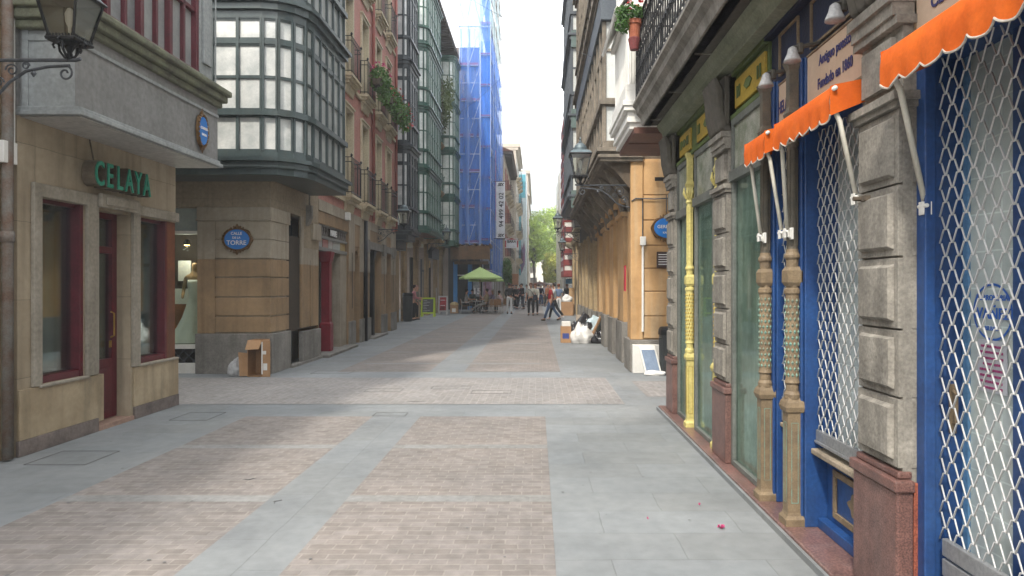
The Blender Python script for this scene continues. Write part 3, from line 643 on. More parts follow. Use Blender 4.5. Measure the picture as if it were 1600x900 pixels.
# side opening
b = MB(LB); b.box(13.05, 13.12, -.28, -.2, .06, 2.95); b.box(13.68, 13.75, -.28, -.2, .06, 2.95); b.box(13.12, 13.68, -.28, -.2, 2.35, 2.42); b.box(13.12, 13.68, -.28, -.2, .5, .56); b.box(13.37, 13.41, -.28, -.2, .56, 2.35)
w = b.build('side_window', M['blue_grey'], B); b = MB(LB); b.box(13.12, 13.68, -.25, -.24, .56, 2.9); b.build('pane', pane('side_shop', (.24, .27, .25), (.1, .11, .10), 3), w)
b = MB(LB); b.box(13.12, 13.68, -.26, -.25, .1, .5); b.box(13.05, 13.75, -.5, -.4, 0, 3.05); split(b, 'base_panel', M['dark'], w); b = MB(LB)
for i in range(3):
    u = 13.14+i*.17; b.tube([(u, -.24, .15), (u+.18, -.24, .45)], .01, 4); b.tube([(u+.18, -.235, .15), (u, -.235, .45)], .01, 4)
b.build('lattice', M['iron_grey'], w)
b = MB(LB); b.box(13.0, 14.9, -.05, .1, 0, .05); split(b, 'doorstep', M['stone_dado'], B)
arc = [(-4.7+.65*math.sin(R(a)), 12.05-.65*math.cos(R(a))) for a in (0, 22.5, 45, 67.5, 90)]
pB = [(-9.5, 11.4)]+arc+[(-4.05, 14.0), (-4.85, 14.0)]
gallery(B, pB, 3.75, 3, 2.72, M['green_paint'], M['lace'], unit=.42, skirt_h=.6, pm2=M['lace2'], bars=1)
b = MB(); b.sweep(pB[:-1], -.7, .05, 3.5, 3.62); b.sweep(pB[:-1], -.5, .1, 3.62, 3.66)
for i in range(6): b.box(-4.8, -4.1, 12.2+i*.33, 12.24+i*.33, 3.56, 3.6)
b.build('gallery_rim', M['green_paint'], B, bevel=.01)
# lace pattern strips inside the panes, clear of the glass
b = MB(LB); b.box(14.0, 14.12, .0, .12, 3.06, 3.3); b.prof([(0, 3.06), (.12, 3.06), (.05, 2.9), (0, 2.86)], 13.98, 14.14); b.tube([(14.06, .06, 3.3), (14.06, .06, 3.6)], .02, 6); b.build('corbel', M['stone_dado'], B, bevel=.01)
oval_sign('street_sign', 'blue oval plate reading CALLE DE LA TORRE on the ashlar corner', (-5.45, 12.14, 2.45), (1, 0, 0), (0, 0, 1), .235, .185, [('CALLE', .105, .72), ('DE LA', .028, .55), ('TORRE', -.065, 1.15)], fsz=.1)

# ================================================================ LEFT: the pink house
C = thing('pink_house', 'salmon pink house with ivory window surrounds and black balconies', 'building', (-5, 19.5, 0))
FC = Fr((-4.86, 14.82, 0), (-.036, 1), (1, .036))
b = MB(FC); b.wall(0, 9.8, 0, 3.55, [(.05, 2.75, -.01, 3.02), (3.4, 4.0, -.01, 2.7), (5.35, 7.1, -.01, 2.72), (8.0, 8.85, -.01, 2.72)], 0, .45); b.box(0, 9.8, -6, -3, 0, 3.55); b.box(0, 9.8, -3, -.45, 3.3, 3.55)
b.build('ground_wall', M['stone_ochre'], C)
b = MB(FC)
for u0, u1 in ((2.77, 3.38), (4.02, 5.33), (7.12, 7.98), (8.87, 9.8)):
    b.box(u0, u1, 0, .02, 2.0, 3.3)
b.box(0, 9.8, 0, .02, 3.3, 3.55); split(b, 'pale_facing', M['stone_pale'], C, bevel=.004)
b = MB(FC)
for u0, u1 in ((2.74, 3.4), (4.0, 4.5), (4.6, 5.37), (7.08, 8.02), (8.84, 9.82)): b.box(u0, u1, 0, .05, 0, .66)
split(b, 'dado', M['stone_dado'], C, bevel=.01)
b = MB(FC); b.box(5.0, 9.8, .0, .05, 2.72, 2.95)
for u in (4.6, 7.2, 8.95): b.box(u, u+.5, .0, .08, 2.6, 2.98)
split(b, 'lintel', M['stone_dado'], C, bevel=.01)
b = MB(FC)
for u in (3.05, 4.8, 7.5, 9.2): b.box(u, u+.06, .02, .024, 1.0, 2.5)
split(b, 'pier_groove', M['groove'], C)
b = MB(FC); wb = [(-.3, 0)]
b.wall(0, 9.8, 3.55, 17, [(u-.42, u+.42, z, z+h) for z, h in ((3.95, 2.3), (7.05, 2.25), (10.2, 2.2), (13.3, 2.0)) for u in (2.7, 4.6, 6.55, 8.3)], 0, .3)
b.box(0, 9.8, -6, -.3, 3.55, 3.9); b.box(0, 9.8, -6, -.31, 16, 17); b.box(0, 9.8, -5.2, -5, 3.55, 17); b.build('wall', M['pink'], C)
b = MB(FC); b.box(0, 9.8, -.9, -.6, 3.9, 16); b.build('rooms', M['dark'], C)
b = MB(FC)
for z in (3.72, 6.82, 9.97, 13.07): b.box(-.02, 9.82, 0, .06, z+.04, z+.14)
b.box(-.1, 9.9, 0, .5, 16.6, 17.1); b.build('string_course', M['ivory'], C, bevel=.01)
for z, h in ((3.95, 2.3), (7.05, 2.25), (10.2, 2.2), (13.3, 2.0)):
    for u in (2.7, 4.6, 6.55, 8.3):
        b = MB(FC); b.box(u-.42, u-.405, -.28, .0, z, z+h); b.box(u+.405, u+.42, -.28, .0, z, z+h); b.box(u-.4, u+.4, -.28, 0, z+h-.015, z+h); b.build('window_reveal', M['ivory'], C)
        plain_window(C, FC, u-.40, u+.40, z, z+h-.02, M['ivory'], M['pane_dk'] if (u+z) % 3 < 1.5 else M['lace2'], M['ivory'])
        balcony(C, FC, u, z, 1.12, .25, .95)
b = MB(FC); b.tube([(5.6, .07, 3.6), (5.6, .07, 16)], .05, 8); b.tube([(9.6, .07, 3.6), (9.6, .07, 16)], .05, 8); split(b, 'drainpipe', mat('red_pipe', (.38, .12, .095), s=4, rough=.5), C, smooth=True)
b = MB(FC); b.tube([(4.55, .06, 0), (4.55, .06, 3.5)], .06, 8); b.build('black_drainpipe', M['iron'], C, smooth=True)
b = MB(FC); b.box(2.3, 2.45, 0, .14, 3.3, 3.5); b.build('junction_box', M['white'], C, bevel=.01)
# ground floor fittings
b = MB(FC); b.box(.05, 2.75, -.1, -.03, 2.42, 2.5); b.box(.05, 2.75, -.1, -.03, 2.7, 2.76); b.box(.05, 2.75, -.1, -.03, 2.98, 3.02); sf = b.build('shop_fascia', mat('fascia_grey', (.25, .25, .24), s=3, rough=.5), C)
b = MB(FC); b.box(.05, 2.75, -.09, -.07, 2.76, 2.98); b.build('fascia_board', mat('dark_board', (.06, .045, .04), s=4), sf)
b = MB(FC)
for k in range(14):
    u = .1+k*.19
    if 1.0 < u < 1.75: continue
    b.tube([(u, -.06, 2.77), (u+.1, -.06, 2.97)], .012, 4); b.tube([(u+.1, -.055, 2.77), (u, -.055, 2.97)], .012, 4)
b.build('fascia_lattice', mat('lattice_grey', (.3, .28, .26), s=4), sf)
l = MB(); textmesh(l, 'NAIPE', .2, FC.p(1.4, -.03, 2.87), tuple(FC.U), (0, 0, 1), .02, bold=.006); l.build('lettering', M['lettering_white'], sf)
for u0, u1, nm, c in ((.15, .6, 'grey', (.3, .33, .33)), (.65, 1.1, 'rose', (.45, .2, .17)), (1.15, 1.5, 'pale', (.55, .57, .56)), (1.55, 2.2, 'light', (.42, .48, .48)), (2.25, 2.7, 'amber', (.6, .45, .18))):
    b = MB(FC); b.box(u0, u1, -.09, -.08, 2.5, 2.7); b.build('transom_pane', pane('transom_'+nm, c, tuple(x*.8 for x in c)), sf)
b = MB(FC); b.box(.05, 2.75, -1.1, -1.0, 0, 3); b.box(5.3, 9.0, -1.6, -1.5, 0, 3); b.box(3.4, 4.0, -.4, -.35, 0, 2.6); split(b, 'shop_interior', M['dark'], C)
b = MB(FC); b.box(.1, .16, -.3, -.24, .06, 2.42); b.box(.55, .6, -.3, -.24, .06, 2.42); b.box(.9, .98, -.3, -.24, .06, 2.42); b.box(.16, .55, -.3, -.24, .06, .16); d_ = b.build('door', M['blue_grey'], C); b = MB(FC); b.box(.16, .9, -.28, -.27, .16, 2.4); b.build('pane', pane('door_pane', (.16, .19, .18), (.06, .07, .07)), d_)
b = MB(FC); b.sq(1.03, -.1, [(.13, 0), (.13, .7), (.1, .75), (.1, 2.15), (.12, 2.2), (.16, 2.42)]); b.build('red_column', M['red_col'], C, bevel=.01)
b = MB(FC)
for i in range(42):
    z = .06+i*.056; b.prof([(-.32, z), (-.29, z+.01), (-.285, z+.03), (-.32, z+.05)], 1.2, 2.1)
b.build('roller_shutter', M['shutter'], C)
b = MB(FC); b.box(2.1, 2.75, -.45, -.05, 0, 2.42); b.build('reveal_pier', M['stone_pale'], C, bevel=.01)
b = MB(FC); b.box(0, 2.8, -.3, .25, 0, .06); b.box(5.2, 7.3, -.3, .2, 0, .06); split(b, 'doorstep', M['stone_dado'], C, bevel=.005)
b = MB(FC)
ap = [(3.4, 2.7)]+[(3.7-.3*math.cos(R(a)), 2.25+.35*math.sin(R(a))) for a in range(0, 181, 20)]+[(4.0, 2.7)]
b.prism(ap, -.3, -.02); b.build('door_arch', M['stone_ochre'], C)
b = MB(FC); b.box(3.42, 3.98, -.3, -.25, .0, 2.5); b.build('arched_door', mat('dark_door', (.09, .06, .04), s=3, rough=.5), C)
b = MB(FC); b.sq(6.1, -.12, [(.14, 0), (.1, .1), (.1, 2.4), (.16, 2.72)]); b.build('dark_column', M['iron'], C, bevel=.01)
b = MB(FC)
for u0, u1 in ((5.4, 5.95), (6.3, 7.05), (8.05, 8.8)): b.box(u0, u0+.05, -.3, -.24, .5, 2.7); b.box(u1-.05, u1, -.3, -.24, .5, 2.7); b.box(u0, u1, -.3, -.24, .45, .52)
w = b.build('shop_window', M['brown_wood'], C); b = MB(FC)
for u0, u1 in ((5.4, 5.95), (6.3, 7.05), (8.05, 8.8)): b.box(u0, u1, -.28, -.27, .5, 2.7)
b.build('pane', pane('shop_pane', (.2, .17, .12), (.05, .05, .045), 1.5), w)
# geraniums on the first floor balconies
for i, (u, lb) in enumerate(((4.6, 'red and pink geraniums on the pink house balcony, leftmost of three'), (6.55, 'bushy geraniums with orange red flowers on the middle flowering balcony'), (8.3, 'deep red geraniums spilling from the rightmost flowering balcony'))):
    p = FC.p(u, .45, 7.5); t = thing('geranium_planter', lb, 'flowers', tuple(p), group='flowers on the pink house balconies')
    b = MB(FC); b.prof([(.36, 7.35), (.54, 7.35), (.57, 7.53), (.33, 7.53)], u-.5, u+.5); b.build('planter', M['bark'], t)
    b = MB(); leaves(b, p+Vector((.02, .05, .1)), (.3, .6, .42), 700, .055, seed=i); leaves(b, p+Vector((.1, .1, -.2)), (.22, .5, .4), 350, .05, seed=i+9, droop=.5); b.build('foliage', M['leaf'], t)
    b = MB(); leaves(b, p+Vector((.04, 0, .3)), (.3, .6, .3), 70, .045, seed=i+20, shell=.9); b.build('flowers', M['flower_pink'] if i == 0 else M['flower_red'], t)
    if i == 2: b = MB(); leaves(b, p+Vector((.15, .1, -.1)), (.3, .5, .4), 60, .05, seed=33, shell=.9); b.build('trailing_flowers', M['flower_red'], t)

# ================================================================ LEFT: slate gallery and green galleries
D = thing('slate_gallery_building', 'narrow building with slate blue glazed gallery beside the pink house', 'building', (-6, 26, 0))
b = MB(); b.box(-12, -6.15, 24.66, 29.8, 0, 16.6); b.box(-6.15, -5.5, 25.9, 26.7, 3.6, 16.6); b.build('wall', M['ashlar2'], D)
gallery(D, [(-6.15, 25.0), (-5.0, 25.0), (-4.85, 25.06), (-4.79, 25.2), (-4.79, 26.75), (-6.15, 26.75)], 3.7, 4, 3.2, M['blue_grey'], pane('slate_pane', (.72, .74, .73), (.42, .45, .45), 2), unit=.5, skirt_h=.65, pm2=M['pane_dk'], thick=.06)
b = MB(); b.flat([(-6.15, 25.05), (-4.9, 25.05), (-4.85, 25.2), (-4.85, 26.7), (-6.15, 26.7)], 3.35, 3.58); b.flat([(-6.15, 25.3), (-5.3, 25.3), (-5.2, 26.6), (-6.15, 26.6)], 3.0, 3.35); b.build('gallery_underside', M['blue_grey'], D, bevel=.02)
E = thing('green_gallery_building', 'sandstone building with two stacks of green glazed galleries', 'building', (-6, 36, 0))
b = MB(); LE = Fr((-6.15, 0, 0), (0, 1), (1, 0)); b.wall(29.8, 42.95, 0, 4.1, [(37.0, 39.2, -.01, 3.1), (40.6, 41.6, -.01, 3.0)], 0, .5); b.box(29.8, 42.95, -5, -1.5, 0, 4.1); b.build('ground_wall', M['ashlar2'], E)
b = MB(LE)
for u in (30.2, 33.2, 36.4, 39.6, 42.0): b.box(u, u+.6, 0, .18, 0, 3.8); b.box(u-.1, u+.7, 0, .28, 3.6, 3.9); b.box(u-.06, u+.66, 0, .24, 0, .6)
b.box(29.8, 42.95, 0, .3, 3.9, 4.1); split(b, 'pilasters', M['ashlar2'], E, bevel=.02)
b = MB(); b.box(-11, -6.15, 29.81, 42.94, 4.1, 16.2); b.build('wall', mat('pale_plaster', (.40, .36, .26), (.3, .27, .2), s=1, rough=.85, streak=.5), E)
b = MB(); b.box(-11, -5.0, 29.6, 43, 16.3, 16.5); b.box(-11, -5.2, 29.6, 43, 16.5, 16.6)
for i in range(26): b.box(-6.2, -5.05, 29.8+i*.52, 29.95+i*.52, 16.16, 16.3)
b.build('eaves', mat('dark_eaves', (.10, .075, .055), (.06, .045, .035), s=2), E)
gp = pane('green_pane', (.80, .84, .80), (.45, .5, .48), 2)
arcE = [(-5.4+.4*math.sin(R(a)), 31.0-.4*math.cos(R(a))) for a in (0, 30, 60, 90)]
gallery(E, [(-6.15, 30.6)]+arcE+[(-5.0, 34.7), (-6.15, 34.7)], 4.2, 4, 2.85, M['green2'], gp, thick=.035, unit=.55, skirt_h=.6, trans=False, pm2=gp, soffit=M['brown_wood'])
arcF = [(-5.3+.3*math.sin(R(a)), 40.9-.3*math.cos(R(a))) for a in (0, 45, 90)]
gallery(E, [(-6.15, 40.6)]+arcF+[(-5.0, 42.8), (-6.15, 42.8)], 4.2, 4, 2.85, M['green2'], gp, thick=.035, unit=.55, skirt_h=.6, trans=False, pm2=gp)
for z in (4.3, 7.15, 10.0, 12.85):
    for u in (36.0, 37.8, 39.4):
        plain_window(E, LE, u-.45, u+.45, z, z+2.2, M['ivory'], M['pane_dk'], None, d=.03, name='balcony_window'); balcony(E, LE, u, z, 1.3, .65, .95, M['ashlar2'], M['green2'], step=.16)
b = MB(LE); b.box(37.0, 39.2, -.9, -.8, 0, 3.2); b.box(40.6, 41.6, -.5, -.45, 0, 3); split(b, 'shop_interior', M['dark'], E)
b = MB(LE); b.box(37.0, 37.08, -.3, -.2, 0, 3.1); b.box(39.1, 39.2, -.3, -.2, 0, 3.1); b.box(38.0, 38.1, -.3, -.2, 0, 2.4); b.box(37, 39.2, -.3, -.2, 2.4, 2.5); b.build('shop_door', M['iron_grey'], E)
b = MB(LE); b.box(36.7, 39.4, .19, .4, 3.15, 3.75); b.build('dark_awning_box', M['iron_grey'], E)
b = MB(LE); b.box(37.2, 38.0, .0, .1, 2.65, 3.05); b.build('lit_sign', mat('amber_sign', (.55, .33, .06), (.35, .2, .05), s=6, rough=.5), E)
pl = thing('climbing_plant', 'straggly green climber hanging from the upper balcony between the green galleries', 'plant', (-5.6, 37, 11.5))
b = MB()
for i in range(9):
    rr = random.Random(i); leaves(b, (-5.5+rr.uniform(-.3, .35), 35.6+rr.uniform(0, 3.8), 13.2-rr.random()*2.4), (.4, .6, .9), 260, .1, seed=50+i, droop=.6, shell=.3)
b.build('foliage', leafm('climber', (.13, .18, .05), (.05, .075, .025)), pl)
b = MB()
for i in range(7): y = 35.5+i*.6; b.tube([(-5.5, y, 13.6), (-5.35, y+.1, 12.3), (-5.4, y-.1, 10.6)], .02, 5)
b.build('stems', M['bark'], pl)

# ================================================================ LEFT: house behind the scaffolding
S = thing('house_under_works', 'dark building wrapped in scaffolding with blue painted shopfront', 'building', (-4.5, 50, 0))
b = MB(); b.box(-12, -3.75, 44.6, 57, 4.2, 17.6); b.box(-12, -3.75, 45.6, 57, 0, 4.2); b.build('wall', mat('brown_wall', (.34, .27, .22), (.24, .19, .16), s=1.2, streak=.4), S)
LS = Fr((-3.75, 0, 0), (0, 1), (1, 0)); FS = Fr((0, 44.6, 0), (1, 0), (0, -1))
for z in (5, 8, 11, 14):
    for x in (-4.5, -5.6): plain_window(S, FS, x-.4, x+.4, z, z+1.8, M['ivory'], M['pane_dk'], d=.04)
    for y in (46, 48.5, 51, 53.5): plain_window(S, LS, y-.5, y+.5, z, z+1.8, M['ivory'], M['pane_dk'], d=.04)
b = MB(FS)
for x in (-5.42, -4.45): b.box(x-.13, x+.13, -.2, .1, 0, 3.2)
split(b, 'blue_pillar', mat('blue_pillar', (.05, .22, .5), s=3, rough=.5), S)
b = MB(FS); b.box(-6, -3.2, -.9, -.8, 0, 4.2); split(b, 'shop_interior', M['dark'], S)
b = MB(FS); b.box(-5.3, -3.6, -.1, 0, 2.3, 2.36); b.build('rail', M['white'], S)
po = [(-4.22, -3.72, .9, 2.7, 'poster_pale', (.5, .52, .53), (.12, .13, .15)), (-3.55, -2.98, .9, 2.75, 'poster_pink', (.55, .4, .48), (.18, .06, .14))]
for i, (x0, x1, z0, z1, nm, c, c2) in enumerate(po):
    b = MB(FS); b.box(x0, x1, .12, .15, z0, z1); o = b.build('poster', mat(nm, c, c2, s=3.2, rough=.5, bump=0)); tag(o, ['grey shop poster with pale 15 behind the green parasols', 'pink and violet poster at the right end of the covered shopfront'][i], 'poster')
    if i == 0: l = MB(); textmesh(l, '15', .55, (-3.97, 44.43, 1.25), (1, 0, 0), (0, 0, 1), .01, bold=.02); l.build('lettering', M['lettering_white'], o)
b = MB(FS); b.box(-3.75, -2.9, .1, .14, 3.1, 3.95); tag(b.build('banner', mat('banner_pic', (.6, .65, .68), (.3, .3, .36), s=2.5, rough=.6, bump=0)), 'pale picture banner under the blue scaffold netting', 'banner')
SF = thing('scaffolding', 'tall steel scaffolding in blue and pale cyan netting on the left side', 'scaffolding', (-3.9, 48, 0))
pole = MB(); rail = MB(); plank = MB(); toe = MB()
xs = [-4.97, -4.42, -3.62]; ys = [43.1, 45.4, 47.7, 50, 52.3, 54.6, 56.9]
for x in xs:
    for y in (43.1, 44.1): pole.tube([(x, y, 4.3), (x, y, 18.6 if x < -4 else 21)], .03, 6)
for y in ys:
    for x in (-2.95, -3.65): pole.tube([(x, y, .02 if y > 43.2 else 4.2), (x, y, 27)], .03, 6)
for k in range(12):
    z = 4.4+k*1.15
    rail.tube([(-4.97, 43.1, z), (-3.62, 43.1, z)], .026, 5)
    if k % 2 == 0: plank.box(-4.95, -3.65, 43.12, 44.05, z-.06, z-.02); toe.box(-4.95, -3.65, 43.08, 43.1, z+.02, z+.17)
for k in range(12):
    z = 2.6+k*2.0
    rail.tube([(-2.95, 43.1, z), (-2.95, 56.9, z)], .026, 5); rail.tube([(-3.65, 43.1, z), (-2.95, 43.1, z)], .026, 5)
    if k: plank.box(-3.63, -2.98, 43.15, 56.9, z-.06, z-.02); toe.box(-3.6, -2.97, 43.06, 43.09, z, z+.1)
for k in range(6): rail.tube([(-4.4, 43.14, 4.4+k*2.3), (-3.65, 43.14, 6.7+k*2.3)], .022, 5)
for z in (18.4, 20.6): 
    rail.tube([(-5.6, 43.1, z), (-2.95, 43.1, z)], .05, 5)
for i in range(6): x = -5.6+i*.5; rail.tube([(x, 43.1, 18.4+(i % 2)*2.2), (x+.5, 43.1, 20.6-(i % 2)*2.2)], .035, 5)
pole.build('poles', mat('galvanised', (.8, .81, .82), (.7, .71, .72), s=6, rough=.4, metal=.1), SF); rail.build('rails', MC['galvanised'], SF); plank.build('platforms', mat('planks', (.25, .2, .15), s=3), SF); toe.build('toe_boards', mat('magenta_board', (.35, .12, .25), s=3, bump=0), SF)
def sheet(x0, y0, x1, y1, z0, z1, n=12, amp=.06, seed=0):
    b = MB(); rnd = random.Random(seed); m_ = 14
    dx, dy = x1-x0, y1-y0; L_ = math.hypot(dx, dy); nx, ny = dy/L_, -dx/L_
    g_ = [[Vector((x0+dx*i/n+nx*amp*noise.noise((i*.9+seed, j*.35, 0)), y0+dy*i/n+ny*amp*noise.noise((i*.9+seed, j*.35, 3)), z0+(z1-z0)*j/m_)) for j in range(m_+1)] for i in range(n+1)]
    vs = [v for r_ in g_ for v in r_]; b._add(vs, [(i*(m_+1)+j, (i+1)*(m_+1)+j, (i+1)*(m_+1)+j+1, i*(m_+1)+j+1) for i in range(n) for j in range(m_)]); return b
blue = netm('blue_net', (.14, .36, .95), .55); blue2 = netm('blue_net_dense', (.10, .36, 1.0), .72); cyan = netm('cyan_net', (.55, .85, .95), .45)
sheet(-5.0, 43.2, -3.6, 43.2, 4.3, 18.3).build('blue_net', blue, SF, smooth=True)
sheet(-5.0, 42.98, -2.92, 42.98, 4.3, 20.6, 16, .06, 31).build('blue_net', netm('blue_net_thin', (.16, .4, 1.0), .38), SF, smooth=True)
sheet(-2.88, 43.0, -2.88, 57.0, 2.2, 18.0, 24, .1, 33).build('blue_net', MC['blue_net_thin'], SF, smooth=True)
sheet(-3.62, 43.22, -2.98, 43.22, 4.3, 17.5, 8, .1, 2).build('blue_net', blue2, SF, smooth=True)
sheet(-3.04, 43.2, -3.04, 57.0, 2.2, 18.5, 24, .12, 5).build('blue_net', blue, SF, smooth=True)
sheet(-3.62, 43.22, -2.98, 43.22, 17.5, 25, 8, .1, 7).build('cyan_net', cyan, SF, smooth=True)
sheet(-3.04, 43.2, -3.04, 57.0, 18.5, 25, 24, .12, 9).build('cyan_net', cyan, SF, smooth=True)
sheet(-5.9, 43.25, -3.6, 43.25, 18.3, 23, 12, .1, 12).build('cyan_net', cyan, SF, smooth=True)
b = MB(); b.box(-5.4, -2.95, 42.3, 44.5, 4.05, 4.15); b.box(-5.45, -2.95, 42.2, 42.28, 3.3, 4.05); b.box(-5.3, -3.1, 42.9, 43.1, 3.0, 3.2)
for i in range(6): b.box(-5.4+i*.48, -5.3+i*.48, 42.0, 44.5, 4.16, 4.28)
for i in range(6): b.box(-5.4+i*.48, -5.34+i*.48, 42.14, 42.19, 3.2, 4.3)
b.build('timber_fan', mat('old_timber', (.23, .13, .07), (.13, .075, .045), s=2.5, streak=.4), SF)
l = MB(); textmesh(l, 'REHABILITACION', .62, (-2.83, 46.4, 8.6), (0, 0, 1), (0, -1, 0), .01, bold=.02); o = l.build('lettering', mat('magenta_ink', (.5, .05, .22), s=3, bump=0), SF)
# ================================================================ far left houses
G1 = thing('eaves_house', 'beige house with deep timber eaves just past the blue netting', 'building', (-3, 62, 0))
b = MB(); b.box(-12, -2.75, 57.6, 71, 0, 13); b.build('wall', mat('beige_wall', (.48, .40, .31), (.38, .31, .24), s=.8, streak=.4), G1)
b = MB(); b.box(-12, -2.1, 57.4, 71.2, 13, 13.25); b.prof
for i in range(22): b.box(-2.75, -2.15, 57.6+i*.62, 57.75+i*.62, 12.85, 13)
b.build('eaves', MC['dark_eaves'], G1)
b = MB(); b.prism([(-12, 13.25), (-2.0, 13.25), (-7, 15.2)], 57.4, 71.2); b.build('roof', mat('roof_tiles', (.30, .12, .07), (.2, .08, .05), s=3, brick=('w', .3, .3, .02, .5)), G1)
L1 = Fr((-2.75, 0, 0), (0, 1), (1, 0))
for z in (4.2, 7.1, 10):
    for y in (59.3, 62.3, 65.3, 68.5):
        plain_window(G1, L1, y-.5, y+.5, z, z+2, mat('rust_red_wood', (.33, .07, .05), s=3), M['pane_dk'], None, d=.04); balcony(G1, L1, y, z, 1.5, .5, .9, M['ivory'], step=.22)
b = MB(L1); b.box(59, 61, .01, .04, 0, 3); b.box(63, 66, .01, .04, 0, 3); split(b, 'shop_opening', M['dark'], G1)
G2 = thing('cornice_house', 'narrow cream house with balconies and heavy cornices on the left of the street end', 'building', (-2.5, 78, 0))
b = MB(); b.box(-12, -2.2, 71.4, 84.5, 0, 16.5); b.box(-12, -1.7, 71.3, 84.6, 16.5, 16.9); b.box(-12, -1.95, 71.35, 84.6, 16.2, 16.5); b.box(-12, -2.0, 71.35, 84.6, 3.8, 4.1); b.build('wall', mat('cream_wall', (.60, .55, .46), (.47, .42, .35), s=.8, streak=.3), G2)
L2 = Fr((-2.2, 0, 0), (0, 1), (1, 0))
for z in (4.6, 7.6, 10.6, 13.4):
    for y in (73, 76, 79, 82): plain_window(G2, L2, y-.5, y+.5, z, z+2, M['white'], M['pane_dk'], None, d=.04, cross=False); balcony(G2, L2, y, z, 1.4, .55, .9, M['ivory'], step=.25)
G3 = thing('mural_building', 'tall end wall covered with a pale blue and violet printed hoarding', 'building', (-2, 90, 0))
b = MB(); b.box(-12, -1.35, 86, 98, 0, 16.4); b.build('wall', mat('mural_pale', (.62, .70, .72), (.50, .60, .64), s=.5), G3)
F3 = Fr((0, 85.98, 0), (1, 0), (0, -1))
b = MB(F3); b.box(-2.3, -2.0, .0, .03, 3, 16); b.box(-2.0, -1.4, 0, .02, 13, 16); b.build('cyan_stripe', mat('mural_cyan', (.10, .42, .52), (.08, .33, .42), s=1), G3)
b = MB(F3); b.prism([(-1.95, 3.2), (-1.5, 4.4), (-1.42, 6.2), (-1.6, 7.4), (-1.75, 6.5), (-1.9, 7.0), (-2.0, 5)], .035, .05); b.build('violet_figure', mat('mural_violet', (.23, .07, .17), (.14, .12, .25), s=1), G3)
b = MB(F3); b.box(-1.9, -1.75, .03, .04, 8, 12); b.build('pale_script', M['white'], G3)
G4 = thing('pale_corner_building', 'pale beige stone building at the far left end of the street', 'building', (-2, 120, 0))
b = MB(); b.box(-12, -1.25, 100, 138, 0, 18.5); b.box(-12, -.9, 99.8, 138, 18.5, 19); b.box(-12, -1.0, 99.9, 138, 15.2, 15.5); b.build('wall', mat('beige_far', (.50, .42, .34), (.42, .35, .28), s=.6), G4)
L4 = Fr((-1.25, 0, 0), (0, 1), (1, 0))
for z in (4, 7.2, 10.4, 13):
    for k in range(9): plain_window(G4, L4, 102+k*4, 103.2+k*4, z, z+1.9, M['white'], M['pane_dk'], None, d=.03, cross=False)
G5 = thing('white_arcade_building', 'sunlit white building glimpsed beneath the trees at the street end', 'building', (3, 175, 0))
b = MB(); b.wall(-20, 30, 0, 9, [(x, x+2.2, 1, 3.8) for x in range(-18, 28, 4)]+[(x+.3, x+1.9, 5, 7.6) for x in range(-18, 28, 4)], 0, .6) if False else None
b = MB(Fr((0, 175, 0), (1, 0), (0, -1))); b.wall(-20, 30, 0, 9, [(x, x+2.2, 1, 3.8) for x in range(-18, 28, 4)]+[(x+.3, x+1.9, 5, 7.6) for x in range(-18, 28, 4)], 0, .6); b.box(-20.3, 30.3, -.6, .4, 9, 9.5); b.build('wall', mat('bright_wall', (.75, .71, .62), (.66, .62, .53), s=.4), G5)
b = MB(); b.box(-20, 30, 175.7, 185, 0, 9.4); b.build('rooms', M['dark2'], G5)
# signs on the far left side
sg = thing('hanging_banner', 'tall white vertical banner with the number 94 499 42 02', 'banner', (-2.15, 47.5, 5.1))
b = MB(); b.box(-2.72, -2.12, 44.98, 45.02, 4.85, 8.65); b.build('panel', mat('banner_white', (.74, .75, .75), s=3, rough=.5, bump=0, grain=.02), sg)
b = MB(); b.box(-2.9, -2.1, 44.99, 45.01, 8.66, 8.7); b.box(-2.9, -2.1, 44.99, 45.01, 4.8, 4.84); b.build('hanger', M['iron'], sg)
ink = mat('black_ink', (.03, .03, .035), s=3, bump=0, grain=0)
l = MB(); textmesh(l, '94 499 42 02', .44, (-2.36, 44.97, 6.75), (0, 0, 1), (-1, 0, 0), .006, bold=.006); textmesh(l, 'SIX', .27, (-2.42, 44.97, 8.45), (1, 0, 0), (0, 0, 1), .006, bold=.014, shear=.3); textmesh(l, 'SIX', .27, (-2.42, 44.97, 5.02), (1, 0, 0), (0, 0, 1), .006, bold=.014, shear=.3)
l.build('lettering', ink, sg)
sg = thing('shop_sign', 'small white projecting sign with red ends reading BARA', 'shop sign', (-1.9, 50, 4.5))
b = MB(); b.box(-2.3, -1.35, 48.98, 49.04, 4.4, 5.1); b.build('panel', MC['banner_white'], sg)
b = MB(); b.box(-2.3, -2.22, 48.96, 48.98, 4.45, 4.95); b.box(-1.43, -1.35, 48.96, 48.98, 4.45, 4.95); b.prism([(-2.25, 5.02), (-1.4, 5.02), (-1.82, 5.12)], 48.96, 48.98); b.build('red_trim', mat('sign_red', (.55, .03, .04), s=3, bump=0), sg)
l = MB(); textmesh(l, 'BARA', .26, (-1.82, 48.95, 4.87), (1, 0, 0), (0, 0, 1), .005, bold=.012); textmesh(l, 'VIDEO', .17, (-1.82, 48.95, 4.58), (1, 0, 0), (0, 0, 1), .005) if False else None
l.build('lettering', mat('sign_ink', (.12, .14, .13), s=3, bump=0), sg)
b = MB(); b.tube([(-2.9, 49.01, 5.05), (-1.3, 49.01, 5.05)], .02, 5); b.build('arm', M['iron'], sg)
b = MB(); b.box(-2.95, -1.9, 70.8, 70.84, 1.7, 2.9); tag(b.build('board', mat('orange_board', (.42, .2, .1), (.34, .16, .08), s=2)), 'plain orange brown board hung at the left end of the street', 'board')
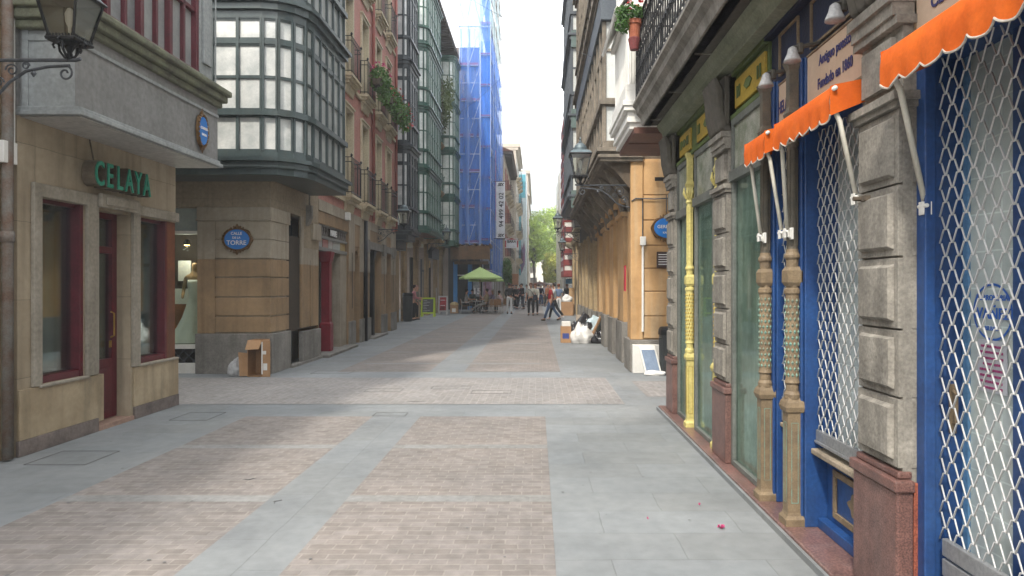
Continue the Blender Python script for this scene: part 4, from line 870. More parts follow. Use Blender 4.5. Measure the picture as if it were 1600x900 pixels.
# shrub on the eaves house
t = thing('balcony_shrub', 'dark green shrub growing out beside the blue netting', 'plant', (-2.4, 55, 2))
b = MB(); leaves(b, (-2.55, 57.2, 3.0), (.45, .5, 1.1), 800, .1, seed=77); leaves(b, (-2.4, 57.3, 2.2), (.35, .4, .8), 400, .1, seed=78); b.build('foliage', M['leaf'], t)
b = MB(); b.tube([(-2.5, 57.2, .5), (-2.5, 57.2, 3.2)], .03, 5); b.sq(-2.5, 57.2, [(.22, 0), (.26, .5)]); b.build('stem', M['bark'], t)

# ================================================================ trees at the end
def tree(x, y, h, r, lm, lb, seed, trunk=3.5, n=3600, ls=.27):
    t = thing('plane_tree', lb, 'tree', (x, y, 0), group='trees closing the end of the street'); rnd = random.Random(seed)
    b = MB(); b.tube([(x, y, 0), (x+.1, y, trunk*.5), (x-.1, y, trunk), (x+.1, y, h*.75)], [.28, .22, .2, .06], 8)
    cl = []
    for i in range(17):
        a = rnd.uniform(0, 6.28); q = r*rnd.uniform(.25, .8); z = trunk+rnd.uniform(.5, h-trunk-1.0); q *= (1-.45*((z-trunk)/(h-trunk))**2)
        c = Vector((x+q*math.cos(a), y+q*math.sin(a), z)); cl.append(c)
        b.tube([(x, y, trunk*.8+(z-trunk)*.45), tuple((Vector((x, y, z-.6))+c)/2), tuple(c)], [.1, .07, .03], 5)
    b.build('trunk', M['bark'], t, smooth=True)
    b = MB()
    for i, c in enumerate(cl): leaves(b, c, (r*.42, r*.42, r*.34), n//17, ls, seed=seed*31+i, shell=.5)
    b.build('crown', lm, t)
tree(-.4, 112, 13.5, 3.2, M['leaf_far'], 'tree with slim dark trunk, leftmost at the street end', 1, 6)
tree(3.2, 108, 7.5, 2.6, M['leaf_yel'], 'low yellow green tree in front of the others at the street end', 2, 2.3)
tree(1.4, 122, 16.0, 4.0, M['leaf_far'], 'tall pale green tree in the middle of the street end', 3, 6)
tree(4.6, 126, 17.0, 4.2, M['leaf_far'], 'tallest green tree, right of the middle of the street end', 4, 6.5)
tree(8, 132, 18.0, 4.5, M['leaf_far'], 'green tree partly hidden by the right house fronts at the street end', 5, 6.5)
tree(-2.2, 142, 16.5, 4.0, M['leaf_far'], 'green tree behind the pale corner building', 6, 6)
b = MB(); nx, ny = 60, 24
hv = []
for j in range(ny+1):
    for i in range(nx+1):
        x = -260+i*9; y = 190+j*9; z = 34*math.exp(-((y-330)/95)**2)*(.8+.3*noise.noise((x*.012, y*.012, 0)))-1; hv.append((x, y, max(-.5, z)))
b._add(hv, [(j*(nx+1)+i, j*(nx+1)+i+1, (j+1)*(nx+1)+i+1, (j+1)*(nx+1)+i) for j in range(ny) for i in range(nx)])
tag(b.build('hill', leafm('hill_green', (.09, .15, .04), (.05, .09, .03)), smooth=True), kind='structure')
b = MB(); rnd = random.Random(5)
for i in range(300):
    x = rnd.uniform(-60, 80); y = rnd.uniform(200, 330); z = 34*math.exp(-((y-330)/95)**2)*(.8+.3*noise.noise((x*.012, y*.012, 0)))-1
    leaves(b, (x, y, z+2.5), (4, 4, 3.5), 60, 1.0, seed=i+900)
tag(b.build('woodland', M['leaf_far']), 'wooded green slope rising beyond the end of the street', 'woodland', kind='stuff')

# ================================================================ RIGHT: the near shop house
X = dict(stone=mat('grey_blocks', (.35, .325, .28), (.20, .185, .16), s=4.5, rough=.85, streak=.55, bump=.6, bs=22, grain=.16, sc=(.12, .11, .095)),
    granite=mat('rose_granite', (.25, .13, .11), (.15, .08, .07), s=9, rough=.4, bump=.1, grain=.3, streak=.15, sc=(.35, .28, .26)),
    granite_lit=mat('sunlit_granite', (.42, .13, .075), (.27, .08, .055), s=9, rough=.4, bump=.1, grain=.3),  # same granite in a brighter colour, sun on the pier returns painted in
    step=mat('step_granite', (.28, .15, .13), (.17, .10, .09), s=5, rough=.3, bump=.1, grain=.3, streak=.2, sc=(.4, .35, .32)),
    blue=mat('cobalt_paint', (.02, .075, .235), (.015, .05, .17), s=3, rough=.42, bump=.2, bs=20, coat=.15, streak=.25, sc=(.05, .09, .16)), navy=mat('navy_paint', (.012, .02, .06), (.008, .012, .035), s=2, rough=.5),
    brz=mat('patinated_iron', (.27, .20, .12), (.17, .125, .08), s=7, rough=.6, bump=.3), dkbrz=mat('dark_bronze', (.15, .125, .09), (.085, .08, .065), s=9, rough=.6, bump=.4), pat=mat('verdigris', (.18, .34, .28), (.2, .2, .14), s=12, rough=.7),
    yellow=mat('yellow_paint', (.50, .35, .05), (.38, .26, .04), s=3, rough=.5), lemon=mat('lemon_paint', (.66, .58, .22), (.55, .47, .16), s=3, rough=.5), olive=mat('olive_green', (.12, .17, .05), (.07, .10, .035), s=3, rough=.6),
    greyf=mat('grey_frame', (.17, .18, .165), (.11, .12, .11), s=3, rough=.5, streak=.3), board=mat('buff_board', (.56, .43, .32), (.48, .36, .26), s=2, rough=.6, grain=.04, bump=.05),
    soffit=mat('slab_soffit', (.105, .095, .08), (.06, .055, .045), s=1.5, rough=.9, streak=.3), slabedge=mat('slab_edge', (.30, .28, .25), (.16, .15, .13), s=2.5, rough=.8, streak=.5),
    steel=mat('grille_steel', (.8, .8, .79), (.55, .55, .54), s=5, rough=.35, metal=.35, bump=0, grain=.05), rail=mat('grey_rail', (.36, .37, .38), (.3, .31, .32), s=4, rough=.4, metal=.5))
R1 = thing('iron_column_shop_building', 'near right shop house with stone block piers, blue and yellow fronts and an iron balcony', 'building', (1.8, 5, 0))
b = MB(); b.box(1.58, 2.3, .8, 8.62, 0, .055); b.build('step', X['step'], R1, bevel=.01)
b = MB(); b.box(1.555, 1.578, .8, 8.62, 0, .04); b.build('kerb', M['slab2'], R1)
def pier(y0, y1, cap=True):
    s = MB(); g = MB(); g2 = MB(); xf = 1.66
    s.box(xf+.02, 2.0, y0, y1, .055, 3.45)
    zz = [.76, 1.085, 1.40, 1.735, 2.07, 2.42]
    for i in range(5):
        rj = random.Random(i*7+int(y0*100)); z0, z1 = zz[i]+.005, zz[i+1]-.005; jx = rj.uniform(-.003, .003)
        s.box(xf+jx, xf+.02, y0, y1, z0, z1); s.box(1.72, 1.76, y0-.004, y0, z0, z1)
        vs = []; z0 += .03; z1 -= .03
        for d, e in ((xf+jx, .0), (xf-.024+jx, .014)):
            vs += [(d, y0+.035+e, z0+e), (d, y1-.035-e, z0+e), (d, y1-.035-e+rj.uniform(-.003, .003), z1-e), (d, y0+.035+e, z1-e+rj.uniform(-.003, .003))]
        s._add(vs, [(0, 1, 2, 3), (4, 5, 6, 7)]+[(k, (k+1) % 4, 4+(k+1) % 4, 4+k) for k in range(4)])
    s.box(xf-.02, 2.0, y0-.02, y1+.02, 2.42, 2.45); s.box(xf-.04, 2.0, y0-.035, y1+.035, 2.45, 2.49)
    s.box(xf-.01, xf+.02, y0+.05, y1-.05, 2.54, 2.76)
    s.box(xf-.02, 2.0, y0-.02, y1+.02, 2.8, 2.84); s.box(xf-.035, 2.0, y0-.01, y1+.01, 2.84, 2.9); s.box(xf-.055, 2.0, y0-.015, y1+.015, 2.9, 2.95)
    s.build('stone_pier', X['stone'], R1, bevel=.006)
    g.box(xf-.02, xf+.06, y0-.02, y1+.02, .055, .66); g.prof; g.box(xf-.035, xf+.06, y0-.035, y1+.035, .66, .715); g.box(xf-.01, xf+.06, y0-.01, y1+.01, .715, .75)
    g.build('pier_base', X['granite'], R1, bevel=.01)
    g2.box(xf+.062, 1.79 if y0 < 4 else 1.75, y0-.015, y1+.015, .055, .70); g2.build('pier_base_return', X['granite_lit'], R1, bevel=.004)
    c = MB(); ym = (y0+y1)/2
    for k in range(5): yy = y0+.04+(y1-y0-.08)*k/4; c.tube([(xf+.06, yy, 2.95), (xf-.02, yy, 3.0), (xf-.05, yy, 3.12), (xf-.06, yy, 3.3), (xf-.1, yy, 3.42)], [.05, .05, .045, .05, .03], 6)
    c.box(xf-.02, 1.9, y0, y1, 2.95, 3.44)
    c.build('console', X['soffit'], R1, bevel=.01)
pier(3.05, 3.43); pier(5.8, 6.2); pier(8.05, 8.4); pier(.6, 1.1)
b = MB(); b.box(1.63, 1.66, 3.3, 3.34, 2.025, 2.05); b.tube([(1.66, 3.36, 2.04), (1.6, 3.36, 2.04)], .012, 6); b.build('iron_stub', M['bark'], R1)
b = MB(); b.box(4.2, 8, .5, 8.4, 0, 12); b.box(1.86, 4.2, .5, 8.38, 3.62, 12); b.box(1.9, 4.2, 8.2, 8.42, 0, 3.62); b.box(1.75, 1.9, 8.4, 8.43, .06, 3.4); b.box(2, 4.2, .5, .6, 0, 3.6)
b.build('wall', X['stone'], R1)
# slab, soffit, balcony railing
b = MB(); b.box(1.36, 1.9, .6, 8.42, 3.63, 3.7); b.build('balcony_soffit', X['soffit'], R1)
b = MB(); b.prof; F_ = Fr((0, 0, 0), (0, 1), (1, 0))
b.fr = F_; b.prof([(1.34, 3.63), (1.45, 3.63), (1.45, 3.9), (1.22, 3.9), (1.22, 3.87), (1.26, 3.83), (1.27, 3.77), (1.32, 3.72), (1.33, 3.68)], .6, 8.44); b.build('balcony_slab', X['slabedge'], R1)
b = MB(F_); b.prof([(1.6, 3.46), (1.9, 3.46), (1.9, 3.62), (1.52, 3.62), (1.55, 3.56), (1.59, 3.52)], .6, 8.42); b.build('soffit_moulding', mat('moulding_green', (.25, .27, .2), (.17, .19, .13), s=3), R1, bevel=.006)
b = MB()
for k in range(7): y = 1.2+k*1.15; b.box(1.38, 1.6, y, y+.012, 3.62, 3.63)
split(b, 'soffit_joint', M['slabedge'] if 'slabedge' in M else X['slabedge'], R1)
b = MB(); xr = 1.26
for z in (3.96, 4.75, 4.88): b.box(xr-.012, xr+.012, 3.2, 8.4, z-.01, z+.01)
n = 44
for i in range(n+1):
    y = 3.2+5.2*i/n; b.tube([(xr, y, 3.88), (xr, y, 4.88)], .008, 5)
    if i < n and y > 3.6:
        w = 5.2/n
        for zc, a in ((4.12, 1), (4.36, -1), (4.6, 1)):
            pts = [(xr, y+w/2+.038*math.cos(t)*a, zc+.11*math.sin(t)) for t in [k*math.pi/5 for k in range(10)]]; b.tube(pts, .006, 4, closed=True)
        b.lathe(xr, y+w/2, [(.003, 4.2), (.02, 4.24), (.003, 4.28)], 5)
b.tube([(xr, 8.4, 4.88), (1.8, 8.4, 4.88)], .014, 5); b.tube([(xr, 8.4, 3.96), (1.8, 8.4, 3.96)], .01, 5)
for k in range(6): b.tube([(xr+.02+k*.1, 8.4, 3.88), (xr+.02+k*.1, 8.4, 4.88)], .008, 5)
b.build('balcony_railing', M['iron'], R1)
# frieze
b = MB(); b.box(1.74, 1.9, 4.98, 8.2, 3.08, 3.46); b.box(1.70, 1.74, 4.98, 8.2, 3.42, 3.46); b.box(1.69, 1.9, 4.98, 8.2, 3.04, 3.08); b.build('green_frieze', X['olive'], R1, bevel=.005)
for y0, y1 in ((4.98, 5.78), (6.25, 7.15), (7.4, 8.0)):
    b = MB(); b.box(1.715, 1.74, y0+.03, y1-.03, 3.13, 3.37); o = b.build('yellow_panel', X['yellow'], R1, bevel=.004)
    b = MB(); ym = (y0+y1)/2
    b.prism; F2 = Fr((1.71, 0, 0), (0, 1), (-1, 0)); b.fr = F2
    b.prism([(ym-.1, 3.25), (ym-.04, 3.29), (ym+.04, 3.29), (ym+.1, 3.25), (ym+.04, 3.21), (ym-.04, 3.21)], 0, .006)
    for q in (y0+.1, y0+.16, y1-.12, y1-.18): b.box(q-.015, q+.015, 0, .006, 3.2, 3.3)
    b.build('panel_motif', X['olive'], o)
b = MB(); b.box(1.76, 1.9, .9, 4.98, 3.07, 3.46); b.box(1.7, 1.9, .9, 4.98, 3.43, 3.46); b.build('navy_frieze', X['navy'], R1, bevel=.005)
b = MB()
for y0, y1 in ((1.2, 2.9), (3.5, 4.25), (4.45, 4.8)): 
    b.box(1.745, 1.76, y0, y1, 3.11, 3.125); b.box(1.745, 1.76, y0, y1, 3.395, 3.41); b.box(1.745, 1.76, y0, y0+.015, 3.125, 3.395); b.box(1.745, 1.76, y1-.015, y1, 3.125, 3.395)
split(b, 'gilt_line', X['brz'], R1)
# cast iron columns
def column(y, m1, m2, x=1.655, nm='cast_iron_column', z_end=3.06, k=1):
    b = MB(); h = .045*k
    b.sq(x+.01, y, [(h+.02, .055), (h+.02, .1), (h+.005, .12), (h, .14), (h, .78), (h+.012, .79), (h+.02, .82), (h+.012, .85), (h-.008, .88)])
    b.lathe(x+.01, y, [(.05, .87), (.052, .9), (.04, .92), (.04, .96), (.05, .975), (.045, .99), (.043, 1.0), (.043, 1.54), (.052, 1.555), (.05, 1.58), (.038, 1.59), (.04, 1.62)], 16)
    b.sq(x+.01, y, [(.036, 1.6), (.05, 1.625), (.05, 1.7), (.036, 1.725)])
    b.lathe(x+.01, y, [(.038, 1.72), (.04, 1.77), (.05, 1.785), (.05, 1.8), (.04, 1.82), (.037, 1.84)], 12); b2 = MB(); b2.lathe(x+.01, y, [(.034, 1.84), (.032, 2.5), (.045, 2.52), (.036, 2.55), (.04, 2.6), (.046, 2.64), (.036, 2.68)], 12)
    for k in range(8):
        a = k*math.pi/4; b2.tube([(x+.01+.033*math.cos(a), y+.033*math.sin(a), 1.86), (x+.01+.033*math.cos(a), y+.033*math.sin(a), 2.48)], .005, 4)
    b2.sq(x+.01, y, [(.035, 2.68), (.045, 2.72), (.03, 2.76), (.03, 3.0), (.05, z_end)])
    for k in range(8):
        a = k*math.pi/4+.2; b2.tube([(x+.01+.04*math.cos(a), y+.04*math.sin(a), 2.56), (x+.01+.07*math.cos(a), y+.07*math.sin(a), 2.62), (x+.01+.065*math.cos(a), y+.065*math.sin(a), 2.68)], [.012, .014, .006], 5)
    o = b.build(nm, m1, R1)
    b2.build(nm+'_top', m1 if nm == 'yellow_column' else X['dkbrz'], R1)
    q = MB()
    for r_ in range(13):
        for c in range(10):
            a = (c+.5*(r_ % 2))*math.pi/5; z = 1.025+r_*.04; p = Vector((x+.01+.043*math.cos(a), y+.043*math.sin(a), z)); n_ = Vector((math.cos(a), math.sin(a), 0)); t_ = Vector((-n_.y, n_.x, 0))
            q._add([p-t_*.01, p+Vector((0, 0, -.016)), p+t_*.01, p+Vector((0, 0, .016)), p+n_*.009], [(0, 1, 4), (1, 2, 4), (2, 3, 4), (3, 0, 4)])
    for e_ in (-.024, .018): q.box(x+.01-h-.003, x+.01-h-.0005, y+e_, y+e_+.005, .2, .72); q.box(x+.01+e_, x+.015+e_, y-h-.003, y-h-.0005, .2, .72)
    for zz_ in (.2, .715): q.box(x+.01-h-.003, x+.01-h-.0005, y-.019, y+.018, zz_, zz_+.005); q.box(x-.009, x+.028, y-h-.003, y-h-.0005, zz_, zz_+.005)
    q.build('column_studs', m2, o)
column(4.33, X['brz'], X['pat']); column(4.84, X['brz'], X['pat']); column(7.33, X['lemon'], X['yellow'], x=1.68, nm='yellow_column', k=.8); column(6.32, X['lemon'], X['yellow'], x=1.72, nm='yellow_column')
b = MB(); b.box(1.68, 1.78, 7.40, 7.46, .055, 3.04); b.box(1.7, 1.78, 6.22, 6.28, .055, 3.04); b.box(1.72, 1.78, 7.2, 7.26, .055, 3.04); split(b, 'green_frame', X['olive'], R1, bevel=.006)
# blue frames
b = MB(); b.box(1.79, 1.95, 2.995, 3.05, .055, 3.07); b.box(1.74, 1.79, 2.98, 3.05, .055, 3.07)
for y0, y1 in ((4.26, 4.40), (4.76, 4.9)): b.box(1.72, 1.95, y0, y1, .055, 3.07); b.box(1.70, 1.72, y0+.02, y1-.02, .055, 3.07)
b.box(1.86, 1.92, 3.43, 4.26, .055, .53); b.box(1.80, 1.86, 3.43, 4.26, .055, .12); b.box(1.86, 1.92, 4.40, 4.76, .055, .6); b.box(1.9, 1.96, 1.1, 2.99, .055, .4)
b.box(1.84, 1.95, 3.43, 4.26, 2.6, 2.7); b.box(1.84, 1.95, 4.40, 4.76, 2.6, 2.7); b.box(1.8, 1.95, 1.1, 2.99, 2.62, 2.72)
split(b, 'blue_frame', X['blue'], R1, bevel=.006)
b = MB(); b.box(1.755, 1.9, 3.43, 4.26, .53, .565); b.box(1.74, 1.9, 4.40, 4.76, .6, .63); split(b, 'sill', mat('worn_sill', (.36, .30, .22), (.24, .2, .15), s=5, streak=.3), R1, bevel=.008)
b = MB(); b.box(1.845, 1.86, 3.5, 4.15, .16, .2); b.box(1.845, 1.86, 3.5, 4.15, .42, .46); b.box(1.845, 1.86, 3.5, 3.54, .2, .42); b.box(1.845, 1.86, 4.11, 4.15, .2, .42)
b.fr = Fr((1.86, 0, 0), (0, 1), (-1, 0)); b.prism([(3.83+.12*math.cos(R(a))*(1+.15*math.cos(R(a*6))), .31+.07*math.sin(R(a))*(1+.15*math.cos(R(a*6)))) for a in range(0, 360, 15)], 0, .012); b.build('gilt_panel', X['brz'], R1, bevel=.004)
# grilles
def grille(y0, y1, x, z0, z1, w=.094, h=.12, nm='security_grille'):
    b = MB(); nr = int((z1-z0)/(h/2)); nc = int((y1-y0)/w)+1
    for r_ in range(nr+1):
        z = z0+r_*h/2; pts = []; off = 0 if r_ % 2 else w/2; y = y0-w; s = 1
        k = 0
        while y < y1+w:
            yy = y0+off+(k-1)*w
            for q, dz, dx in ((-.10, -.25, -.004), (.10, -.25, .004), (.40, .25, .004), (.60, .25, -.004)):
                py = yy+q*w
                if y0 <= py <= y1: pts.append((x+dx, py, z+dz*h))
            k += 1; y = yy
        if len(pts) > 2: b.tube(pts, .0040, 5)
    return b.build(nm, X['steel'], R1, smooth=True)
grille(1.25, 2.985, 1.81, .5, 2.62); grille(3.45, 4.255, 1.795, .69, 2.6); grille(4.405, 4.755, 1.755, .72, 2.6)
b = MB()
for i in range(5): b.box(1.79, 1.82, 1.2, 2.94, .06+i*.088, .06+i*.088+.076)
b.box(1.785, 1.815, 3.44, 4.255, .6, .685); b.box(1.775, 1.785, 3.44, 4.255, .6, .62); b.box(1.75, 1.78, 4.405, 4.755, .64, .715); b.box(1.81, 1.835, 4.0, 4.06, .61, .66); b.box(1.81, 1.835, 3.7, 3.76, .61, .66)
split(b, 'grille_bottom_rail', X['rail'], R1, bevel=.005)
b = MB()
for y0, y1, x in ((1.2, 2.995, 1.93), (3.43, 4.26, 1.93), (4.40, 4.76, 1.93)): b.box(x, x+.01, y0, y1, .3, 3.05)
split(b, 'shop_glass', mat('greenish_glass', (.56, .62, .60), (.34, .40, .39), s=1.6, rough=.2, bump=0, grain=.03, coat=1, brick=('w', .2, .16, .004, 1.25, .96)), R1)
b = MB(); b.box(1.915, 1.928, 2.955, 2.99, .3, 3.0); b.build('blue_strip', mat('pale_blue_paint', (.12, .28, .5), s=3, rough=.5), R1)
b = MB(); b.box(1.89, 1.929, 2.55, 2.64, .4, 3.0); b.box(1.89, 1.929, 1.9, 2.0, .4, 3.0); split(b, 'navy_door_frame', X['blue'], R1)
b = MB(); b.tube([(1.87, 2.99, .98), (1.87, 2.965, .99), (1.87, 2.965, 1.12), (1.87, 2.99, 1.13)], .009, 6); b.box(1.855, 1.885, 2.985, 2.994, .94, 1.16); b.build('door_handle', X['brz'], R1)
# emblem in the window
em = MB(); cy, cz, cx = 2.81, 1.49, 1.925; Rr = .122
em.fr = Fr((cx, 0, 0), (0, 1), (-1, 0))
ps = [(math.cos(2*math.pi*k/40), math.sin(2*math.pi*k/40)) for k in range(40)]
vs = [em.P(cy+p*Rr*q, 0, cz+s_*Rr*q) for q in (1, .92) for p, s_ in ps]
em._add(vs, [(k, (k+1) % 40, 40+(k+1) % 40, 40+k) for k in range(40)])
textmesh(em, 'TURRONERIA', .032, (cx-.002, cy, cz+.06), (0, -1, 0), (0, 0, 1), .002, bold=.0006); textmesh(em, 'IVAÑEZ', .066, (cx-.002, cy, cz-.008), (0, -1, 0), (0, 0, 1), .002, bold=.001); textmesh(em, 'BILBAO', .026, (cx-.002, cy, cz-.07), (0, -1, 0), (0, 0, 1), .002)
em.build('window_emblem', mat('emblem_blue', (.03, .12, .45), s=3, bump=0, grain=0), R1)
pp = MB(); pp.box(1.923, 1.927, 2.72, 2.90, 1.15, 1.37); po_ = pp.build('paper_notice', mat('lilac_paper', (.5, .52, .56), s=2, bump=0, grain=.02)); tag(po_, 'pale printed notice taped under the round emblem in the near shop window', 'notice')
ln = MB(); rnd = random.Random(4)
for i in range(8):
    y = 2.81; z = 1.345-i*.025; w = rnd.uniform(.05, .075); yy = y-w
    while yy < y+w: ww = rnd.uniform(.008, .02); ln.box(1.919, 1.9225, yy, yy+ww, z-.006, z+.004); yy += ww+.005
ln.build('printed_lines', mat('magenta_print', (.35, .06, .18), s=3, bump=0, grain=0), po_)
# plain glass bays with white-washed panes
def glassbay(y0, y1, x, mn, z0=.1, z1=2.5):
    b = MB(); t = .05; b.box(x, x+.06, y0, y0+t, .055, 3.04); b.box(x, x+.06, y1-t, y1, .055, 3.04); b.box(x, x+.06, y0+t, y1-t, .055, z0); b.box(x-.02, x+.06, y0, y1, z1, z1+.09); b.box(x, x+.06, y0+t, y1-t, 2.98, 3.04)
    w = b.build('shop_window', X['greyf'], R1, bevel=.004)
    p = MB(); p.box(x+.03, x+.036, y0+t, y1-t, z0, z1); p.build('pane', M['glass2'], w)
    p = MB(); p.box(x+.045, x+.05, y0+.05, y1-.05, z0, z1); p.build('whitewashed_sheet', mn, w)
    p = MB(); p.box(x+.02, x+.03, y0+t, y1-t, z1+.09, 2.98); p.build('leaf_pattern_panel', mat('leaf_panel', (.50, .49, .43), (.20, .235, .16), s=7, rough=.4, grain=.2, coat=.4, streak=.6, sc=(.16, .2, .12)), w)
ww_ = mat('whitewashed_glass', (.42, .47, .42), (.20, .235, .21), s=1.3, rough=.5, grain=.15, streak=.8, sc=(.6, .64, .58))
glassbay(4.93, 5.78, 1.69, ww_); glassbay(6.4, 7.18, 1.70, ww_, z1=2.45); glassbay(7.47, 8.05, 1.70, ww_, z1=2.4)
# sign boards with writing
tx = mat('sign_blue_ink', (.05, .05, .16), s=3, bump=0, grain=0)
def board(name, lb, y0, y1, z0, z1, lines, x=1.735):
    t = thing(name, lb, 'shop sign', (x, (y0+y1)/2, z0)); b = MB(); b.box(x, x+.02, y0, y1, z0, z1); b.build('board', X['board'], t, bevel=.003)
    fr = MB(); fr.box(x-.006, x+.025, y0-.012, y0, z0, z1); fr.box(x-.006, x+.025, y1, y1+.012, z0, z1); fr.box(x-.006, x+.025, y0-.012, y1+.012, z0-.012, z0); fr.box(x-.006, x+.025, y0-.012, y1+.012, z1, z1+.012); fr.build('board_edge', X['brz'], t)
    l = MB()
    for s, yc, zc, sz, wd in lines: textmesh(l, s, sz, (x-.004, yc, zc), (0, -1, 0), (0, 0, 1), .003, bold=.0012, wide=wd)
    l.build('lettering', tx, t)
board('shop_sign', 'buff board reading Antiguo puesto, Fundado en 1860', 3.5, 4.27, 2.72, 3.06, [('Antiguo puesto', 3.87, 2.975, .09, .74), ('Fundado en 1860', 3.87, 2.835, .09, .72)])
board('shop_sign', 'buff board reading HELADOS over the narrow blue bay', 4.43, 4.8, 2.72, 3.03, [('HELADOS', 4.6, 2.86, .12, .62)])
board('shop_sign', 'buff board reading CELINA above the nearest orange awning', 1.3, 3.04, 2.76, 3.06, [('CELINA', 2.79, 2.845, .1, .78), ('IVAÑEZ', 2.35, 2.845, .1, .78)])
# bell lamps on the navy frieze
lpm = mat('lamp_grey', (.42, .42, .42), (.3, .3, .3), s=5, rough=.5)
def bell(x, y, z, lb):
    t = thing('sign_lamp', lb, 'lamp', (x, y, z), group='bell lamps over the sign boards')
    b = MB(); b.lathe(x, y, [(.052, z-.055), (.05, z-.045), (.034, z-.01), (.026, z+.025), (.014, z+.035), (.004, z+.04)], 14); b.build('shade', lpm, t, smooth=True)
    b = MB(); b.tube([(x, y, z+.03), (x+.05, y+.01, z+.04), (1.76, y+.02, z+.07)], .014, 6); b.lathe(x+.05, y+.01, [(.02, z), (.025, z+.03), (.02, z+.06)], 8); b.build('arm', X['soffit'], t)
bell(1.56, 4.52, 3.01, 'grey bell lamp over the HELADOS board, farthest of three'); bell(1.57, 4.08, 3.03, 'grey bell lamp at the left end of the Antiguo puesto board'); bell(1.57, 3.5, 3.05, 'grey bell lamp high over the right end of the Antiguo puesto board')
# awnings
org = mat('orange_canvas', (.66, .135, .02), (.52, .095, .014), s=5, rough=.9, bump=.3, bs=14, grain=.06, spec=.1, streak=.2, sc=(.38, .09, .03)); hem = mat('grey_hem', (.5, .46, .4), s=5)
arm = mat('awning_arm', (.76, .73, .64), (.62, .59, .5), s=9, streak=.3, rough=.45, grain=.03)
def awning(y0, y1, lb, zt=2.62, arms=()):
    xf = 1.5; t = thing('awning', lb, 'awning', (1.72, (y0+y1)/2, 2.5), group='orange scalloped awnings')
    b = MB(); n = max(3, round((y1-y0)/.145)); pts = [] ; st = 8; hm = []
    for i in range(n*st+1):
        u = y0+(y1-y0)*i/(n*st); f = (i % st)/st; dz = -.032*math.sin(math.pi*f)**.8 if i % st else 0; pts.append((u, zt-.145+dz))
    top = [(u, zt) for u, z in pts]; vs = []
    for i, (u, z) in enumerate(pts):
        wv = .006*math.sin(i*.9)
        vs += [(xf+wv, u, z), (xf-.004, u, (z+zt)/2), (xf+.004, u, zt-.01), (xf+.03, u, zt+.012), (1.72, u, zt+.05)]
    m_ = len(pts); b._add(vs, [(i*5+k, (i+1)*5+k, (i+1)*5+k+1, i*5+k+1) for i in range(m_-1) for k in range(4)])
    for u in (y0, y1): b._add([(xf, u, zt-.15), (xf, u, zt), (xf+.03, u, zt+.012), (1.72, u, zt+.05), (1.72, u, zt-.06)], [(0, 1, 2, 3, 4)])
    b.build('canvas', org, t, smooth=True)
    h = MB(); h.tube([(xf+.006*math.sin(i*.9), u, z) for i, (u, z) in enumerate(pts)], .005, 5); h.build('hem', hem, t)
    r = MB(); r.tube([(1.735, y0-.02, zt+.05), (1.735, y1+.02, zt+.05)], .024, 12); r.tube([(xf+.02, y0-.02, zt-.012), (xf+.02, y1+.02, zt-.012)], .012, 8)
    for u in (y0-.02, y1+.02): r.lathe(1.72, u, [(.034, zt+.02), (.038, zt+.05), (.03, zt+.08)], 10)
    r.build('roller', M['white'], t, smooth=True)
    for ya, xb, yb, zb in arms:
        a = MB(); a.tube([(xf+.025, ya, zt-.02), (xf+.01, ya, zt-.07), (xf+.03+(xb-xf)*.2, ya+(yb-ya)*.2, zt-.17), (xb, yb, zb+.05)], [.010, .013, .013, .012], 8); a.build('folding_arm', arm, t, smooth=True)
        a = MB(); a.box(xb-.018, xb-.012, yb-.022, yb+.018, zb-.01, zb+.05); a.box(xb+.016, xb+.022, yb-.022, yb+.018, zb-.01, zb+.05); a.box(xb-.012, xb+.016, yb-.004, yb+.004, zb-.005, zb+.03); a.box(xb+.022, xb+.04, yb-.015, yb+.015, zb-.02, zb+.055); a.tube([(xb-.01, yb-.04, zb+.03), (xb-.01, yb+.03, zb+.03)], .01, 6); a.build('arm_bracket', M['white'], t, bevel=.004)
awning(3.4, 4.2, 'orange scalloped awning below the Antiguo puesto board', arms=((4.18, 1.61, 4.28, 1.92), (3.42, 1.66, 3.46, 2.03)))
awning(4.38, 4.8, 'small orange awning below the HELADOS board', arms=((4.8, 1.615, 4.8, 1.93), (4.44, 1.615, 4.385, 1.92)))
awning(1.3, 2.9, 'nearest orange awning, cut off by the top right corner of the view', arms=((2.86, 1.75, 3.0, 1.93),))
# white gallery on the far end of the balcony
b = MB(); b.box(1.2, 2.4, 8.56, 10.0, 4.1, 9.6); b.build('white_gallery', M['white'], R1)
b = MB()
for k in range(11): b.box(1.2+k*.035, 1.222+k*.035, 8.54, 8.56, 4.2, 5.1)
for k in range(20): b.box(1.18, 1.2, 8.6+k*.07, 8.64+k*.07, 4.2, 5.1)
b.sweep([(2.4, 10.02), (1.18, 10.02), (1.18, 8.54), (2.4, 8.54)], -.1, .04, 4.1, 4.18); b.sweep([(2.4, 10.02), (1.18, 10.02), (1.18, 8.54), (2.4, 8.54)], -.1, .05, 5.1, 5.2)
b.build('white_cladding', M['white'], R1, bevel=.004)
b = MB(); ring = [(2.4, 10.0), (1.2, 10.0), (1.2, 8.56), (2.4, 8.56)]
for i, (o_, z0, z1) in enumerate(((.0, 3.62, 3.7), (.04, 3.7, 3.76), (.03, 3.76, 3.84), (.08, 3.84, 3.9), (.1, 3.9, 3.96), (.06, 3.96, 4.1))): b.sweep(ring, -.1, o_, z0, z1)
b.build('white_cornice', M['white'], R1, bevel=.006)
